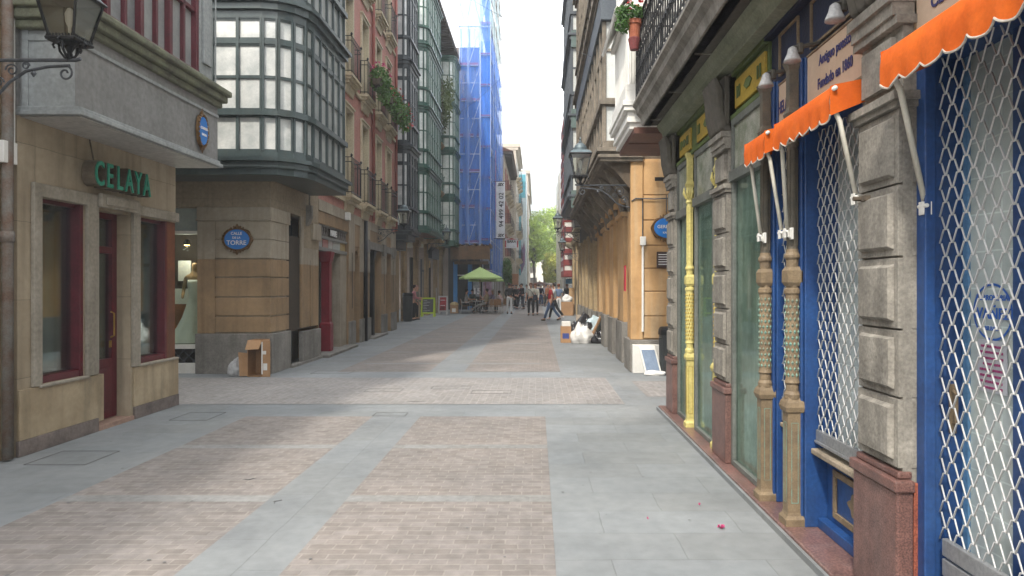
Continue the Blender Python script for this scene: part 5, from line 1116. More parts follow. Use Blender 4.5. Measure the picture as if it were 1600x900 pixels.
b = MB(); b.flat([(1.25, 8.5), (2.4, 8.5), (2.4, 9.98), (1.25, 9.98)], 3.55, 3.63); b.box(1.26, 2.4, 9.1, 9.12, 3.54, 3.55); b.build('boarded_soffit', mat('brown_soffit', (.17, .075, .055), (.11, .05, .04), s=2, rough=.6, brick=('g', 3, .12, .004, .5, .9)), R1)
b = MB(); b._add([(1.2, 8.5, 5.4), (1.2, 10.2, 5.4), (1.02, 10.2, 5.1), (1.02, 8.5, 5.1), (1.2, 8.5, 5.45), (1.2, 10.2, 5.45), (1.0, 10.2, 5.14), (1.0, 8.5, 5.14)], [(0, 1, 2, 3), (4, 5, 6, 7), (0, 3, 7, 4), (1, 2, 6, 5), (3, 2, 6, 7), (0, 1, 5, 4)]); b.build('white_hood', M['white'], R1)
# hanging pot of geraniums
t = thing('flower_pot', 'terracotta pot of red geraniums hung outside the near balcony railing', 'flower pot', (1.17, 8.0, 4.5))
b = MB(); b.lathe(1.17, 7.95, [(.055, 4.52), (.075, 4.72), (.088, 4.72), (.09, 4.77), (.08, 4.77), (.07, 4.74)], 16); b.build('pot', mat('terracotta', (.42, .14, .07), (.33, .10, .055), s=5, rough=.8), t, smooth=False)
b = MB(); b.lathe(1.17, 7.95, [(.05, 4.42), (.075, 4.55), (.07, 4.56), (.045, 4.44)], 12); b.tube([(1.17, 7.95, 4.6), (1.25, 7.95, 4.7), (1.26, 7.95, 4.85)], .006, 5); b.build('pot_holder', mat('maroon_plastic', (.2, .05, .05), s=4), t)
b = MB(); leaves(b, (1.13, 7.95, 4.85), (.2, .14, .12), 420, .03, seed=3); leaves(b, (1.03, 7.93, 4.72), (.09, .1, .12), 180, .028, seed=4, droop=.5); b.build('foliage', M['leaf'], t)
b = MB()
for i, (x_, z_) in enumerate(((1.12, 4.98), (1.19, 4.93), (1.3, 4.95), (1.1, 4.9), (1.25, 5.0))): leaves(b, (x_, 7.93, z_), (.035, .035, .025), 40, .016, seed=40+i)
b.build('flowers', M['flower_red'], t)

# ================================================================ RIGHT: ochre arcade building
R2 = thing('ochre_arcade_building', 'ochre corner building with stone arcade below a weathered timber gallery', 'building', (3, 17, 0))
och = mat('bright_ochre_stone', (.56, .34, .155), (.40, .235, .10), s=1.0, rough=.7, bump=.12, grain=.05, streak=.55, sc=(.55, .43, .28)); wood = mat('weathered_timber', (.28, .24, .19), (.15, .13, .105), s=3, rough=.85, streak=.6)
b = MB(); b.box(1.96, 8, 12.6, 29.2, 3.9, 15); b.box(2.6, 8, 13, 29.2, 0, 3.9); b.build('wall', mat('brown_render', (.22, .17, .12), (.14, .11, .08), s=1.3, streak=.5), R2)
b = MB(); zz = [.62, 1.04, 1.50, 1.93, 2.36, 2.83, 3.3, 3.95]
b.box(1.80, 1.99, 12.44, 13.15, .6, 3.98)
for i in range(len(zz)-1): b.box(2.0, 8, 12.42, 12.6, zz[i]+.008, zz[i+1]-.008)
b.box(1.99, 8, 12.45, 12.62, .6, 3.98); b.box(1.76, 1.985, 12.4, 12.6, .6, 3.98)
split(b, 'corner_wall', och, R2, bevel=.012)
b = MB(); b.box(1.74, 8, 12.38, 12.58, 0, .6); b.box(1.74, 2.0, 12.58, 13.2, 0, .6)
pr = [(13.9, 14.9), (15.7, 16.6), (17.5, 18.3), (19.3, 19.9)]
for y0, y1 in pr: b.box(1.78, 2.2, y0-.03, y1+.03, 0, .85)
for y in (21.6, 23.4, 25.2, 27, 28.9): b.box(1.8, 2.2, y-.25, y+.25, 0, .8)
split(b, 'dado', M['stone_dado'], R2, bevel=.012)
b = MB()
for y0, y1 in pr:
    b.box(1.82, 2.2, y0, y1, .85, 3.3); b.box(1.76, 2.2, y0-.06, y1+.06, 3.05, 3.15); b.box(1.72, 2.2, y0-.08, y1+.08, 3.3, 3.42)
split(b, 'arcade_piers', och, R2, bevel=.012)
b = MB()
for y in (21.6, 23.4, 25.2, 27, 28.9): b.box(1.84, 2.2, y-.2, y+.2, .8, 3.3); b.box(1.78, 2.2, y-.24, y+.24, 3.2, 3.34)
split(b, 'slim_piers', mat('pale_ochre', (.5, .38, .22), (.4, .29, .16), s=1.5, streak=.4), R2, bevel=.01)
for y0, y1 in ((13.2, 13.88), (14.95, 15.65), (16.65, 17.45), (18.35, 19.25), (19.95, 21.35), (21.85, 23.15), (23.65, 24.95), (25.45, 26.75), (27.25, 28.65)):
    b = MB(); x = 2.15; b.box(x, x+.05, y0, y0+.06, 0, 3.4); b.box(x, x+.05, y1-.06, y1, 0, 3.4); b.box(x, x+.05, y0, y1, 2.2, 2.3); b.box(x, x+.05, y0, y1, 0, .5); w = b.build('shop_window', M['bark'], R2); b = MB(); b.box(x+.02, x+.03, y0+.06, y1-.06, .5, 3.4); b.build('pane', M['pane_dk'], w)
b = MB(); b.box(1.9, 2.65, 12.7, 29.2, 3.42, 3.9)
F_ = Fr((0, 0, 0), (0, 1), (1, 0)); b.fr = F_; b.prof([(1.95, 3.3), (1.9, 3.3), (1.7, 3.5), (1.5, 3.75), (1.3, 3.9), (1.25, 3.92), (1.95, 3.92)], 12.5, 22.9); b.build('coving', mat('dark_coving', (.16, .125, .09), (.09, .07, .05), s=2, streak=.4), R2)
b = MB(); b.fr = F_
for k in range(10): y = 12.9+k*1.0; b.prof([(1.95, 3.0), (1.8, 3.05), (1.72, 3.3), (1.45, 3.6), (1.3, 3.86), (1.9, 3.9)], y, y+.16)
b.fr = W; b.sweep([(1.98, 22.9), (1.24, 22.9), (1.24, 12.4), (1.98, 12.4)], -.1, .06, 3.92, 3.98); b.sweep([(1.98, 22.9), (1.24, 22.9), (1.24, 12.4), (1.98, 12.4)], -.1, .1, 3.98, 4.04)
split(b, 'brackets', wood, R2, bevel=.01)
wp = pane('white_pane', (.72, .74, .72), (.55, .58, .57), 2)
gallery(R2, [(1.98, 20.5), (1.26, 20.5), (1.26, 12.45), (1.98, 12.45)], 4.12, 3, 3.1, wood, wp, unit=.62, skirt_h=.7, trans=False, pm2=M['pane_dk'])
b = MB(); b.box(1.2, 1.95, 12.36, 20, 6.55, 7.4); b.build('slate_apron', mat('slate_box', (.10, .12, .14), (.075, .09, .11), s=2, rough=.5), R2, bevel=.01)
for k, y in enumerate((21.2, 22.3)):
    for z in (4.2, 6.3, 8.0):
        b = MB(); b.box(1.5, 1.98, y-.4, y+.4, z, z+.08); b.box(1.54, 1.98, y-.36, y+.36, z+.12, z+.2); b.build('balcony', M['ivory'], R2)
gallery(R2, [(1.98, 29), (1.22, 29), (1.22, 23.0), (1.98, 23.0)], 4.7, 4, 2.78, MC['slate_box'], wp, unit=.6, skirt_h=.55, trans=False, pm2=M['pane_dk'])
ag = MB(); ag.box(1.2, 1.98, 22.9, 22.98, 7.05, 7.7); ag.box(1.2, 1.98, 22.9, 22.98, 9.83, 10.4); ag.box(1.2, 1.98, 22.9, 22.98, 4.3, 4.9); ag.build('green_panel', mat('grey_green_panel', (.13, .19, .18), (.1, .15, .14), s=2, rough=.5), R2)
b = MB(); b.tube([(1.98, 12.38, .75), (1.98, 12.38, 2.36)], .022, 8); b.box(1.93, 2.03, 12.33, 12.4, 2.36, 2.52); b.build('white_conduit', M['white'], R2, bevel=.003)
b = MB(); b.tube([(1.98, 12.4, 2.52), (1.98, 12.4, 3.22)], .012, 5); b.tube([(1.77, 12.39, 3.18), (1.85, 12.38, 3.23), (2.2, 12.38, 3.22), (2.6, 12.38, 3.24)], .012, 5); b.tube([(2.42, 12.39, 3.3), (2.42, 12.39, 2.75), (2.3, 12.39, 2.74)], .01, 5); b.build('cable', M['iron_grey'], R2)
b = MB(); b.box(2.2, 2.45, 12.34, 12.36, 3.55, 3.62); b.build('house_number_plate', M['iron'], R2)
b = MB(); b.box(1.72, 1.74, 12.9, 13.1, 1.5, 2.0); b.build('red_notice', mat('red_notice', (.5, .04, .06), s=3), R2)
oval_sign('street_sign', 'blue oval plate reading GERRIKO half hidden behind the stone pier', (2.42, 12.38, 2.68), (1, 0, 0), (0, 0, 1), .24, .19, [('GERRIKO', .02, .85), ('KALEA', -.09, .5)], fsz=.1)
t = thing('wall_plaque', 'small dark brown plaque with white lines beneath the half hidden oval sign', 'plaque', (2.4, 12.39, 1.95)); b = MB(); b.box(2.24, 2.6, 12.37, 12.4, 1.94, 2.24); b.build('plate', mat('brown_plate', (.06, .035, .03), s=3, rough=.4), t, bevel=.004)
b = MB()
for i in range(5): b.box(2.27, 2.27+.26-.03*(i % 3), 12.366, 12.369, 2.18-i*.045, 2.192-i*.045)
b.build('printed_lines', M['lettering_white'], t)
# further right
R3 = thing('slim_gallery_house', 'tall slim house with dark blue grey galleries on the far right side', 'building', (3, 42, 0))
b = MB(); b.box(2.3, 9, 29.25, 41.3, 0, 18); b.build('wall', mat('pale_far_wall', (.42, .37, .29), (.3, .26, .2), s=1, streak=.4), R3)
gallery(R3, [(2.3, 39), (1.7, 39), (1.7, 33), (2.3, 33)], 5.6, 4, 3.0, M['blue_grey'], wp, unit=.9, skirt_h=.6, trans=False, pm2=M['pane_dk'])
FR3 = Fr((2.3, 0, 0), (0, 1), (-1, 0))
for z in (4.2, 7.2, 10.2, 13.2):
    for y in (30.4, 31.9, 40.3): plain_window(R3, FR3, y-.5, y+.5, z, z+2, M['white'], M['pane_dk'], d=.04, cross=False); balcony(R3, FR3, y, z, 1.4, .6, .9, M['ivory'], step=.3)
b = MB(FR3)
for y in (30, 33.2, 36.4, 39.6): b.box(y-.3, y+.3, 0, .15, 0, 4)
b.box(29.3, 41.2, 0, .2, 4.0, 4.3); split(b, 'pilasters', MC['pale_ochre'], R3)
b = MB(FR3)
for y in (31.6, 34.8, 38): b.box(y-1.1, y+1.1, .01, .05, 0, 3); 
split(b, 'shop_opening', M['dark'], R3)
R5 = thing('red_striped_house', 'distant house with a red and white banded bay on the right', 'building', (3, 45, 0))
b = MB(); b.box(2.7, 10, 41.4, 90, 0, 15); b.build('wall', mat('far_white_wall', (.6, .57, .5), (.5, .47, .4), s=.8, streak=.3), R5)
b = MB(); b2 = MB()
for k in range(15):
    z = 2.2+k*.68; b.box(1.7, 2.7, 41.5, 46, z, z+.38); b2.box(1.74, 2.69, 41.53, 46, z+.38, z+.68)
    b.box(1.68, 1.75, 41.47, 41.53, z+.38, z+.68); b.box(2.62, 2.69, 41.47, 41.53, z+.38, z+.68)
b.build('red_band', mat('red_band', (.30, .06, .055), (.22, .04, .04), s=2), R5); b2.build('white_band', M['white'], R5)
b = MB(Fr((2.7, 0, 0), (0, 1), (-1, 0)))
for y in (48, 53, 58, 66, 74, 82): 
    for z in (.1, 4, 7, 10, 13): b.box(y-.8, y+.8, .01, .05, z, z+2.2)
split(b, 'window', M['pane_dk'], R5)
R6 = thing('end_house', 'last pale house at the right end of the street', 'building', (6, 100, 0))
b = MB(); b.box(4.4, 14, 92, 104, 0, 15); b.build('wall', MC['far_white_wall'], R6)
b = MB(Fr((0, 92, 0), (1, 0), (0, -1)))
for x in (5.2, 7, 9): 
    for z in (1, 4, 7, 10): b.box(x-.5, x+.5, .01, .05, z, z+2)
split(b, 'window', M['pane_dk'], R6)
t = thing('corner_sign', 'little blue hanging sign low on the distant red banded house', 'shop sign', (2.2, 43, 1.75)); b = MB(); b.box(1.9, 2.4, 43, 43.06, 1.75, 2.05); b.build('panel', mat('cyan_sign', (.1, .35, .6), s=3), t); b = MB(); b.tube([(1.95, 43.03, 2.05), (2.8, 43.03, 2.1)], .02, 5); b.build('arm', M['iron'], t)
# ================================================================ wall lamps
lp = lantern_lamp(.95)
def lamp(loc, rz, lb, first=[True]):
    if first[0]: o = lp;  o.location = loc; o.rotation_euler = (0, 0, rz); o['label'] = lb; first[0] = False
    else: o = place_copy(lp, loc, rz, lb)
    o['group'] = 'wall lanterns along the street'; return o
lamp((-4.80, 5.6, 3.5), 0, 'large iron lantern on a scrolled bracket, nearest, in the top left corner').scale = (.92,)*3
lamp((-5.2, 21.4, 3.42), 0, 'iron wall lantern under the pink house balconies on the left')
lamp((-5.9, 36.0, 3.9), 0, 'small distant wall lantern below the green galleries on the left').scale = (1.1,)*3
o = lamp((1.78, 12.55, 3.5), math.pi, 'iron lantern with scrolled bracket on the ochre corner, nearest on the right')
o = lamp((1.84, 27.5, 3.82), math.pi, 'middle wall lantern on the right arcade, second from the corner')
o = lamp((2.3, 34.6, 3.3), math.pi, 'farthest and lowest wall lantern on the right side')
# overhead cables
for i, (a, c, sag) in enumerate((((-4.8, 22, 14), (1.3, 13, 7.5), .5), ((-4.7, 31, 9), (1.2, 24, 12), .6), ((-2.9, 50, 13), (1.6, 38, 14), .5), ((-2.9, 52, 8), (2.3, 47, 7), .4), ((-4.6, 16.5, 11), (1.2, 14, 6.4), .4))):
    b = MB(); A_ = Vector(a); C_ = Vector(c); b.tube([tuple(A_.lerp(C_, k/12)-Vector((0, 0, sag*math.sin(math.pi*k/12)))) for k in range(13)], .005, 4)
    tag(b.build('overhead_cable', M['iron_grey']), ['thin cable from the pink house to the near right gallery', 'thin cable from the green galleries across to the right', 'highest thin cable from the scaffolding to the right side', 'thin low cable crossing the far end of the street', 'thin cable crossing lowest towards the right timber gallery'][i], 'cable', 'cables across the street')
# ================================================================ people
def skin_mesh(mb, nodes, edges, root, sub=1):
    names = list(nodes); me = bpy.data.meshes.new('s'); me.from_pydata([nodes[n][0] for n in names], [(names.index(a), names.index(b)) for a, b in edges], [])
    o = bpy.data.objects.new('s', me); COL.objects.link(o); o.modifiers.new('k', 'SKIN')
    for i, n in enumerate(names):
        r = nodes[n][1]; v = me.skin_vertices[0].data[i]; v.radius = r if isinstance(r, tuple) else (r, r); v.use_root = (n == root)
    m = o.modifiers.new('u', 'SUBSURF'); m.levels = sub; m.render_levels = sub
    dg = bpy.context.evaluated_depsgraph_get(); ev = bpy.data.meshes.new_from_object(o.evaluated_get(dg))
    mb._add([v.co.copy() for v in ev.vertices], [tuple(p.vertices) for p in ev.polygons])
    bpy.data.objects.remove(o); bpy.data.meshes.remove(me); bpy.data.meshes.remove(ev); return mb
skm = mat('skin', (.50, .27, .18), (.42, .22, .15), s=6, rough=.6, bump=0, grain=.02)
def cl(n, c, k=.7): return mat(n, c, tuple(x*k for x in c), s=7, rough=.85, bump=.2, bs=60)
def person(label, loc, face, H=1.7, lean=0, legs=((3, 4), (-3, 4)), arms=((5, 8, 12), (5, 8, 12)), top='t', bottom='b', shoes=None, hair=None, long=True, build=1., hat=None, lift=0, splay=4, headturn=0, group=None):
    k = H/1.7; pv = Vector((0, 0, .92)); th = R(lean)
    def tor(d, x=0): return pv+Vector((x, d*math.sin(th), d*math.cos(th)))
    J = {'pel': pv, 'wai': tor(.13), 'che': tor(.33), 'neb': tor(.49), 'nec': tor(.55)}
    hd = J['nec']; J['h1'] = hd+Vector((0, .015, .045)); J['h2'] = hd+Vector((0, .025, .12)); J['h3'] = hd+Vector((0, .01, .19))
    for s, nm, lg, ar in ((-1, 'l', legs[0], arms[0]), (1, 'r', legs[1], arms[1])):
        hip = pv+Vector((s*.09, 0, -.05)); a = R(lg[0]); kn = hip+Vector((s*.43*math.sin(R(splay)), math.sin(a)*.43, -math.cos(a)*.43)); b_ = a-R(lg[1]); an = kn+Vector((0, math.sin(b_)*.41, -math.cos(b_)*.41))
        J['hip'+nm] = hip; J['kne'+nm] = kn; J['ank'+nm] = an; fa = R(lg[2]) if len(lg) > 2 else 0; J['toe'+nm] = an+Vector((s*.02, .15*math.cos(fa), -.045+.15*math.sin(fa)))
        sh = tor(.455, s*.175*build); fa, oa, eb = [R(q) for q in ar[:3]]; el = sh+Vector((s*math.sin(oa)*math.cos(fa), math.sin(fa), -math.cos(fa)*math.cos(oa)))*.29
        f2 = fa+eb; ia = R(ar[3]) if len(ar) > 3 else oa*.3; wr = el+Vector((s*math.sin(ia), math.sin(f2)*math.cos(ia), -math.cos(f2)*math.cos(ia)))*.25
        J['sho'+nm] = sh; J['elb'+nm] = el; J['wri'+nm] = wr; J['han'+nm] = wr+(wr-el).normalized()*.085
    mz = min(J['ankl'].z, J['ankr'].z)-.085; off = Vector((0, 0, -mz+lift))
    cz, sz = math.cos(face), math.sin(face); LO = Vector(loc)
    def T(v): v = (v+off)*k; return Vector((v.x*cz-v.y*sz, v.x*sz+v.y*cz, v.z))+LO
    G = {n: T(v) for n, v in J.items()}; t = thing('person', label, 'person', tuple(loc), group=group)
    q = k
    rad = dict(pel=.115*build, wai=.10*build, che=.125*build, neb=.06, nec=.05, h1=.062, h2=.088, h3=.07)
    for s in 'lr': rad.update({'hip'+s: .085*build, 'kne'+s: .055, 'ank'+s: .038, 'toe'+s: .03, 'sho'+s: .05*build, 'elb'+s: .038, 'wri'+s: .027, 'han'+s: .03})
    nd = {n: (G[n], rad[n]*q) for n in rad}
    ed = [('pel', 'wai'), ('wai', 'che'), ('che', 'neb'), ('neb', 'nec'), ('nec', 'h1'), ('h1', 'h2'), ('h2', 'h3')]
    for s in 'lr': ed += [('pel', 'hip'+s), ('hip'+s, 'kne'+s), ('kne'+s, 'ank'+s), ('ank'+s, 'toe'+s), ('che', 'sho'+s), ('sho'+s, 'elb'+s), ('elb'+s, 'wri'+s), ('wri'+s, 'han'+s)]
    b = MB(); skin_mesh(b, nd, ed, 'pel')
    fw = Vector((-sz, cz, 0)); rt = Vector((cz, sz, 0)); ft = (fw*math.cos(R(headturn))+rt*math.sin(R(headturn)))
    hc = G['h2']; b.tube([hc+ft*.07*q+Vector((0, 0, .03)), hc+ft*.108*q+Vector((0, 0, -.01)), hc+ft*.085*q+Vector((0, 0, -.025))], [.008, .014, .008], 5)
    side = ft.cross(Vector((0, 0, 1)))
    for s in (-1, 1): b.lathe(0, 0, [(.002, 0), (.002, .001)], 3) if False else b.tube([hc+side*s*.083*q+Vector((0, 0, .02)), hc+side*s*.095*q, hc+side*s*.083*q+Vector((0, 0, -.03))], [.006, .014, .006], 5)
    for s in 'lr':
        w, h = G['wri'+s], G['han'+s]; d = (h-w).normalized(); sd = d.cross(fw); sd = sd.normalized() if sd.length > .1 else rt; up = sd.cross(d)
        for i, ln in enumerate((.055, .07, .065, .05)):
            o_ = h+sd*(i-1.5)*.018; b.tube([o_-d*.02, o_+d*ln*.5+up*.006, o_+d*ln+up*.022], [.010, .009, .007], 5)
        b.tube([w+d*.03+sd*.02, w+d*.06+sd*.05, w+d*.09+sd*.052], [.011, .010, .008], 5)
    b.build('body', skm, t, smooth=True)
    b = MB(); es = [hc+ft*.082*q+side*s*.032+Vector((0, 0, .015)) for s in (-1, 1)]
    for e in es: b.tube([e-Vector((0, 0, .006)), e, e+Vector((0, 0, .006))], [.003, .007, .003], 5)
    b.tube([hc+ft*.08*q-side*.02+Vector((0, 0, -.05)), hc+ft*.086*q+Vector((0, 0, -.052)), hc+ft*.08*q+side*.02+Vector((0, 0, -.05))], .004, 4); b.build('face_features', M['bark'], t)
    # trousers
    nd = {'pel': (G['pel'], .135*build*q), 'wai': (G['pel'].lerp(G['wai'], .5), .12*build*q)}; ed = [('wai', 'pel')]
    for s in 'lr':
        nd['hip'+s] = (G['hip'+s], .1*build*q); nd['kne'+s] = (G['kne'+s], .072*q); nd['ank'+s] = (G['ank'+s]+Vector((0, 0, .02)), .062*q); ed += [('pel', 'hip'+s), ('hip'+s, 'kne'+s), ('kne'+s, 'ank'+s)]
    b = MB(); skin_mesh(b, nd, ed, 'pel'); b.build('trousers', bottom, t, smooth=True)
    nd = {'pel': (G['pel'].lerp(G['wai'], .15), .142*build*q), 'wai': (G['wai'], .128*build*q), 'che': (G['che'], .148*build*q), 'neb': (G['neb']-Vector((0, 0, .02)), .075*q)}; ed = [('pel', 'wai'), ('wai', 'che'), ('che', 'neb')]
    for s in 'lr':
        nd['sho'+s] = (G['sho'+s], .068*build*q); nd['elb'+s] = (G['elb'+s] if long else G['sho'+s].lerp(G['elb'+s], .75), .055*q); ed += [('che', 'sho'+s), ('sho'+s, 'elb'+s)]
        if long: nd['wri'+s] = (G['wri'+s], .042*q); ed += [('elb'+s, 'wri'+s)]
    b = MB(); skin_mesh(b, nd, ed, 'che'); b.build('top', top, t, smooth=True)
    b = MB()
    for s in 'lr':
        a, c = G['ank'+s], G['toe'+s]; d = (c-a).normalized(); bk = a-fw*.045*q; b.tube([bk+Vector((0, 0, -.05)), a+Vector((0, 0, -.042)), a.lerp(c, .6)+Vector((0, 0, -.02)), c+Vector((0, 0, -.008))], [.036, .045, .042, .03], 8)
    b.build('shoes', shoes or M['bark'], t, smooth=True)
    if hair:
        b = MB(); bb = hc-ft*.022+Vector((0, 0, .04)); vs = []; seg = 12
        prof = [(.07, -.07), (.098, -.02), (.1, .03), (.085, .07), (.05, .098), (.004, .106)]
        for r_, z in prof:
            for i in range(seg): a = 2*math.pi*i/seg; vs.append(bb+side*math.cos(a)*r_*.92*q+ft*math.sin(a)*r_*q*(.55 if (math.sin(a) > 0 and z < .02) else 1)+Vector((0, 0, z*q)))
        n = len(prof); b._add(vs, [(i*seg+j, i*seg+(j+1) % seg, (i+1)*seg+(j+1) % seg, (i+1)*seg+j) for i in range(n-1) for j in range(seg)]+[tuple(range(seg))[::-1], tuple(range((n-1)*seg, n*seg))])
        b.build('hat' if hat else 'hair', hair, t, smooth=True)
    return t, G
hd_ = mat('dark_hair', (.035, .022, .016), s=20); hg_ = mat('grey_hair', (.35, .33, .31), s=20); hr_ = mat('auburn_hair', (.18, .06, .03), s=20)
black = cl('black_cloth', (.025, .025, .028)); navy = cl('navy_cloth', (.03, .035, .06)); jean = cl('jeans', (.07, .12, .24)); whitec = cl('white_cloth', (.72, .72, .72), .85); creamc = cl('cream_cloth', (.62, .60, .52), .85)
redc = cl('red_cloth', (.55, .03, .05)); pinkc = cl('pink_check', (.62, .25, .28), .6); olive = cl('olive_grey_cloth', (.22, .22, .18)); greyc = cl('grey_cloth', (.33, .32, .30)); sand = cl('sand_cloth', (.42, .34, .2)); bluec = cl('blue_cloth', (.15, .22, .36)); purp = cl('lilac_cloth', (.36, .3, .45)); orangec = cl('orange_cloth', (.5, .2, .1))
def gp(px, Y): return Vector((Xp(px, Y), Y, 0))
# man in red, striding left (facing -X => face = +90deg)
person('man in a red polo shirt and blue jeans striding to the left across the street', gp(861, 30.6), R(88), 1.72, 2, ((24, 6, 8), (-22, 14, -18)), ((-12, 6, 20), (10, 6, 15)), redc, jean, M['bark'], hg_, long=False, build=1.12)
person('man in black trousers walking half hidden behind the man in red', gp(866, 31.6), R(88), 1.70, 2, ((20, 10), (-24, 14, -14)), ((10, 6, 20), (-10, 6, 15)), whitec, black, whitec, hd_, long=False)
person('woman in white trousers and a black jacket standing with her back to us', gp(796, 38.2), R(-8), 1.72, 0, ((4, 3), (-3, 4)), ((-6, 14, 50, -10), (4, 12, 20)), black, whitec, black, hd_)
p_, G_ = person('person in a cream shirt and black trousers with a dark bag slung across', gp(829.5, 36.2), R(175), 1.70, 0, ((3, 4), (-2, 4)), ((4, 10, 12), (4, 10, 12)), creamc, black, black, hr_, long=False, build=1.1)
b = MB(); c = G_['che']; b.tube([G_['sho'+'r']+Vector((0, -.08, .04)), c+Vector((.02, -.17, .02)), G_['pel']+Vector((.2, -.14, .06))], .014, 4); b.lathe(G_['pel'].x+.24, G_['pel'].y-.12, [(.04, .82), (.13, .86), (.14, .98), (.1, 1.12), (.02, 1.14)], 10, 1, .5); tag(b.build('shoulder_bag', navy), 'dark shoulder bag slung over the cream shirt in mid street', 'bag')
person('second walker in black trousers and pale top just behind the cream shirt', gp(836.5, 37.2), R(170), 1.66, 0, ((3, 4), (-2, 4)), ((10, 6, 30), (4, 10, 12)), creamc, black, black, hr_)
person('woman in a blue top and white trousers near the cardboard on the right', gp(873, 37.5), R(5), 1.66, 0, ((4, 3), (-6, 6)), ((-4, 14, 20), (8, 14, 40)), bluec, whitec, black, hr_, long=False)
person('stout figure in a pink checked shirt leaning by the litter bin', gp(642.5, 31.0)+Vector((.08, 0, 0)), R(-70), 1.58, 6, ((3, 4), (-4, 4)), ((14, 8, 70, -15), (10, 8, 60, -10)), pinkc, black, black, hd_, build=1.1, hat=True)
person('figure in an olive grey coat standing against the sandstone wall', gp(650, 31.6), R(-100), 1.56, 4, ((3, 4), (-2, 4)), ((4, 6, 15), (4, 6, 15)), olive, black, black, mat('pink_hat', (.5, .28, .26), s=6), build=1.05, hat=True)
# dark group by the bicycle and far strollers
person('dark clothed person beside the bicycles in the distance, left one', gp(807, 47), R(150), 1.62, 2, ((6, 6), (-8, 8)), ((14, 8, 40), (4, 8, 20)), black, black, black, hd_)
person('person in a yellowish top beside the bicycles in the distance', gp(802, 49), R(170), 1.62, 0, ((3, 4), (-3, 4)), ((4, 8, 15), (4, 8, 15)), sand, black, black, hd_)
person('dark clothed person holding the bicycle in the distance, right one', gp(817, 46), R(120), 1.7, 8, ((6, 6), (-8, 8)), ((34, 8, 20), (30, 8, 20)), black, navy, black, hd_)
for i, (px, Y, tp, bt, lb) in enumerate(((842, 60, purp, navy, 'distant person in lilac in front of the far terrace'), (846, 63, whitec, whitec, 'distant person in white beneath the left half of the brown parasol'), (850.5, 58, whitec, greyc, 'distant person in white beneath the right half of the brown parasol'), (855, 52, orangec, black, 'distant person in orange just left of the man in red'), (839, 66, black, black, 'distant person in black at the left end of the brown parasol'), (886, 45, black, black, 'distant person in dark clothes at the right hand house fronts'))):
    person(lb, gp(px, Y), R(20+i*70), 1.68, 0, ((6, 6), (-8, 8)), ((10, 10, 20), (4, 10, 20)), tp, bt, black, (hd_, hg_, hr_)[i % 3])
for i, (px, Y, tp, bt, lb) in enumerate(((813, 54, pinkc, navy, 'distant person in pink between the two dark figures by the bicycle'), (823, 57, greyc, black, 'distant person in grey behind the cream shirt, left side'), (845, 54, navy, jean, 'distant person in navy and jeans below the left of the brown parasol'), (799, 53, creamc, black, 'distant person in cream just right of the woman in white trousers'), (860, 70, whitec, navy, 'farthest person in white seen beyond the man in red'))):
    person(lb, gp(px, Y), R(10+i*83), 1.66, 1, ((10, 8), (-10, 10)), ((14, 10, 25), (-6, 10, 20)), tp, bt, black, (hr_, hd_, hg_)[i % 3])
# bicycle
def bicycle(loc, rz, lb):
    t = thing('bicycle', lb, 'bicycle'); 
    for x in (-.52, .52):
        w = MB(); w.tube([(x+.33*math.cos(a), 0, .34+.33*math.sin(a)) for a in [2*math.pi*i/24 for i in range(24)]], .016, 5, closed=True)
        for i in range(8): a = math.pi*i/4; w.tube([(x, 0, .34), (x+.32*math.cos(a), 0, .34+.32*math.sin(a))], .002, 3)
        w.build('wheel', M['iron'], t)
    f = MB(); bb = (-.08, 0, .3); st = (-.2, 0, .82); hd0 = (.36, 0, .78); hd1 = (.33, 0, .9)
    for a, c in ((bb, st), (bb, hd0), (st, hd0), (st, (-.52, 0, .34)), (bb, (-.52, 0, .34)), (hd0, (.52, 0, .34)), (hd0, hd1)): f.tube([a, c], .016, 6)
    f.build('frame', navy, t); s = MB(); s.lathe(-.22, 0, [(.03, .84), (.1, .87), (.09, .9), (.02, .9)], 10, 1.2, .6); s.build('saddle', M['iron'], t)
    h = MB(); h.tube([(.25, -.27, .95), (.32, -.1, .97), (.33, 0, .92), (.32, .1, .97), (.25, .27, .95)], .013, 6); h.build('handlebar', M['iron'], t); c = MB(); c.lathe(-.08, 0, [(.08, .28), (.08, .32)], 12, 1, .2); c.build('crank', M['iron'], t)
    t.location = loc; t.rotation_euler = (0, 0, rz); return t
bc = bicycle(gp(819, 45.5), .3, 'bicycle held upright by the dark clothed person far down the street')
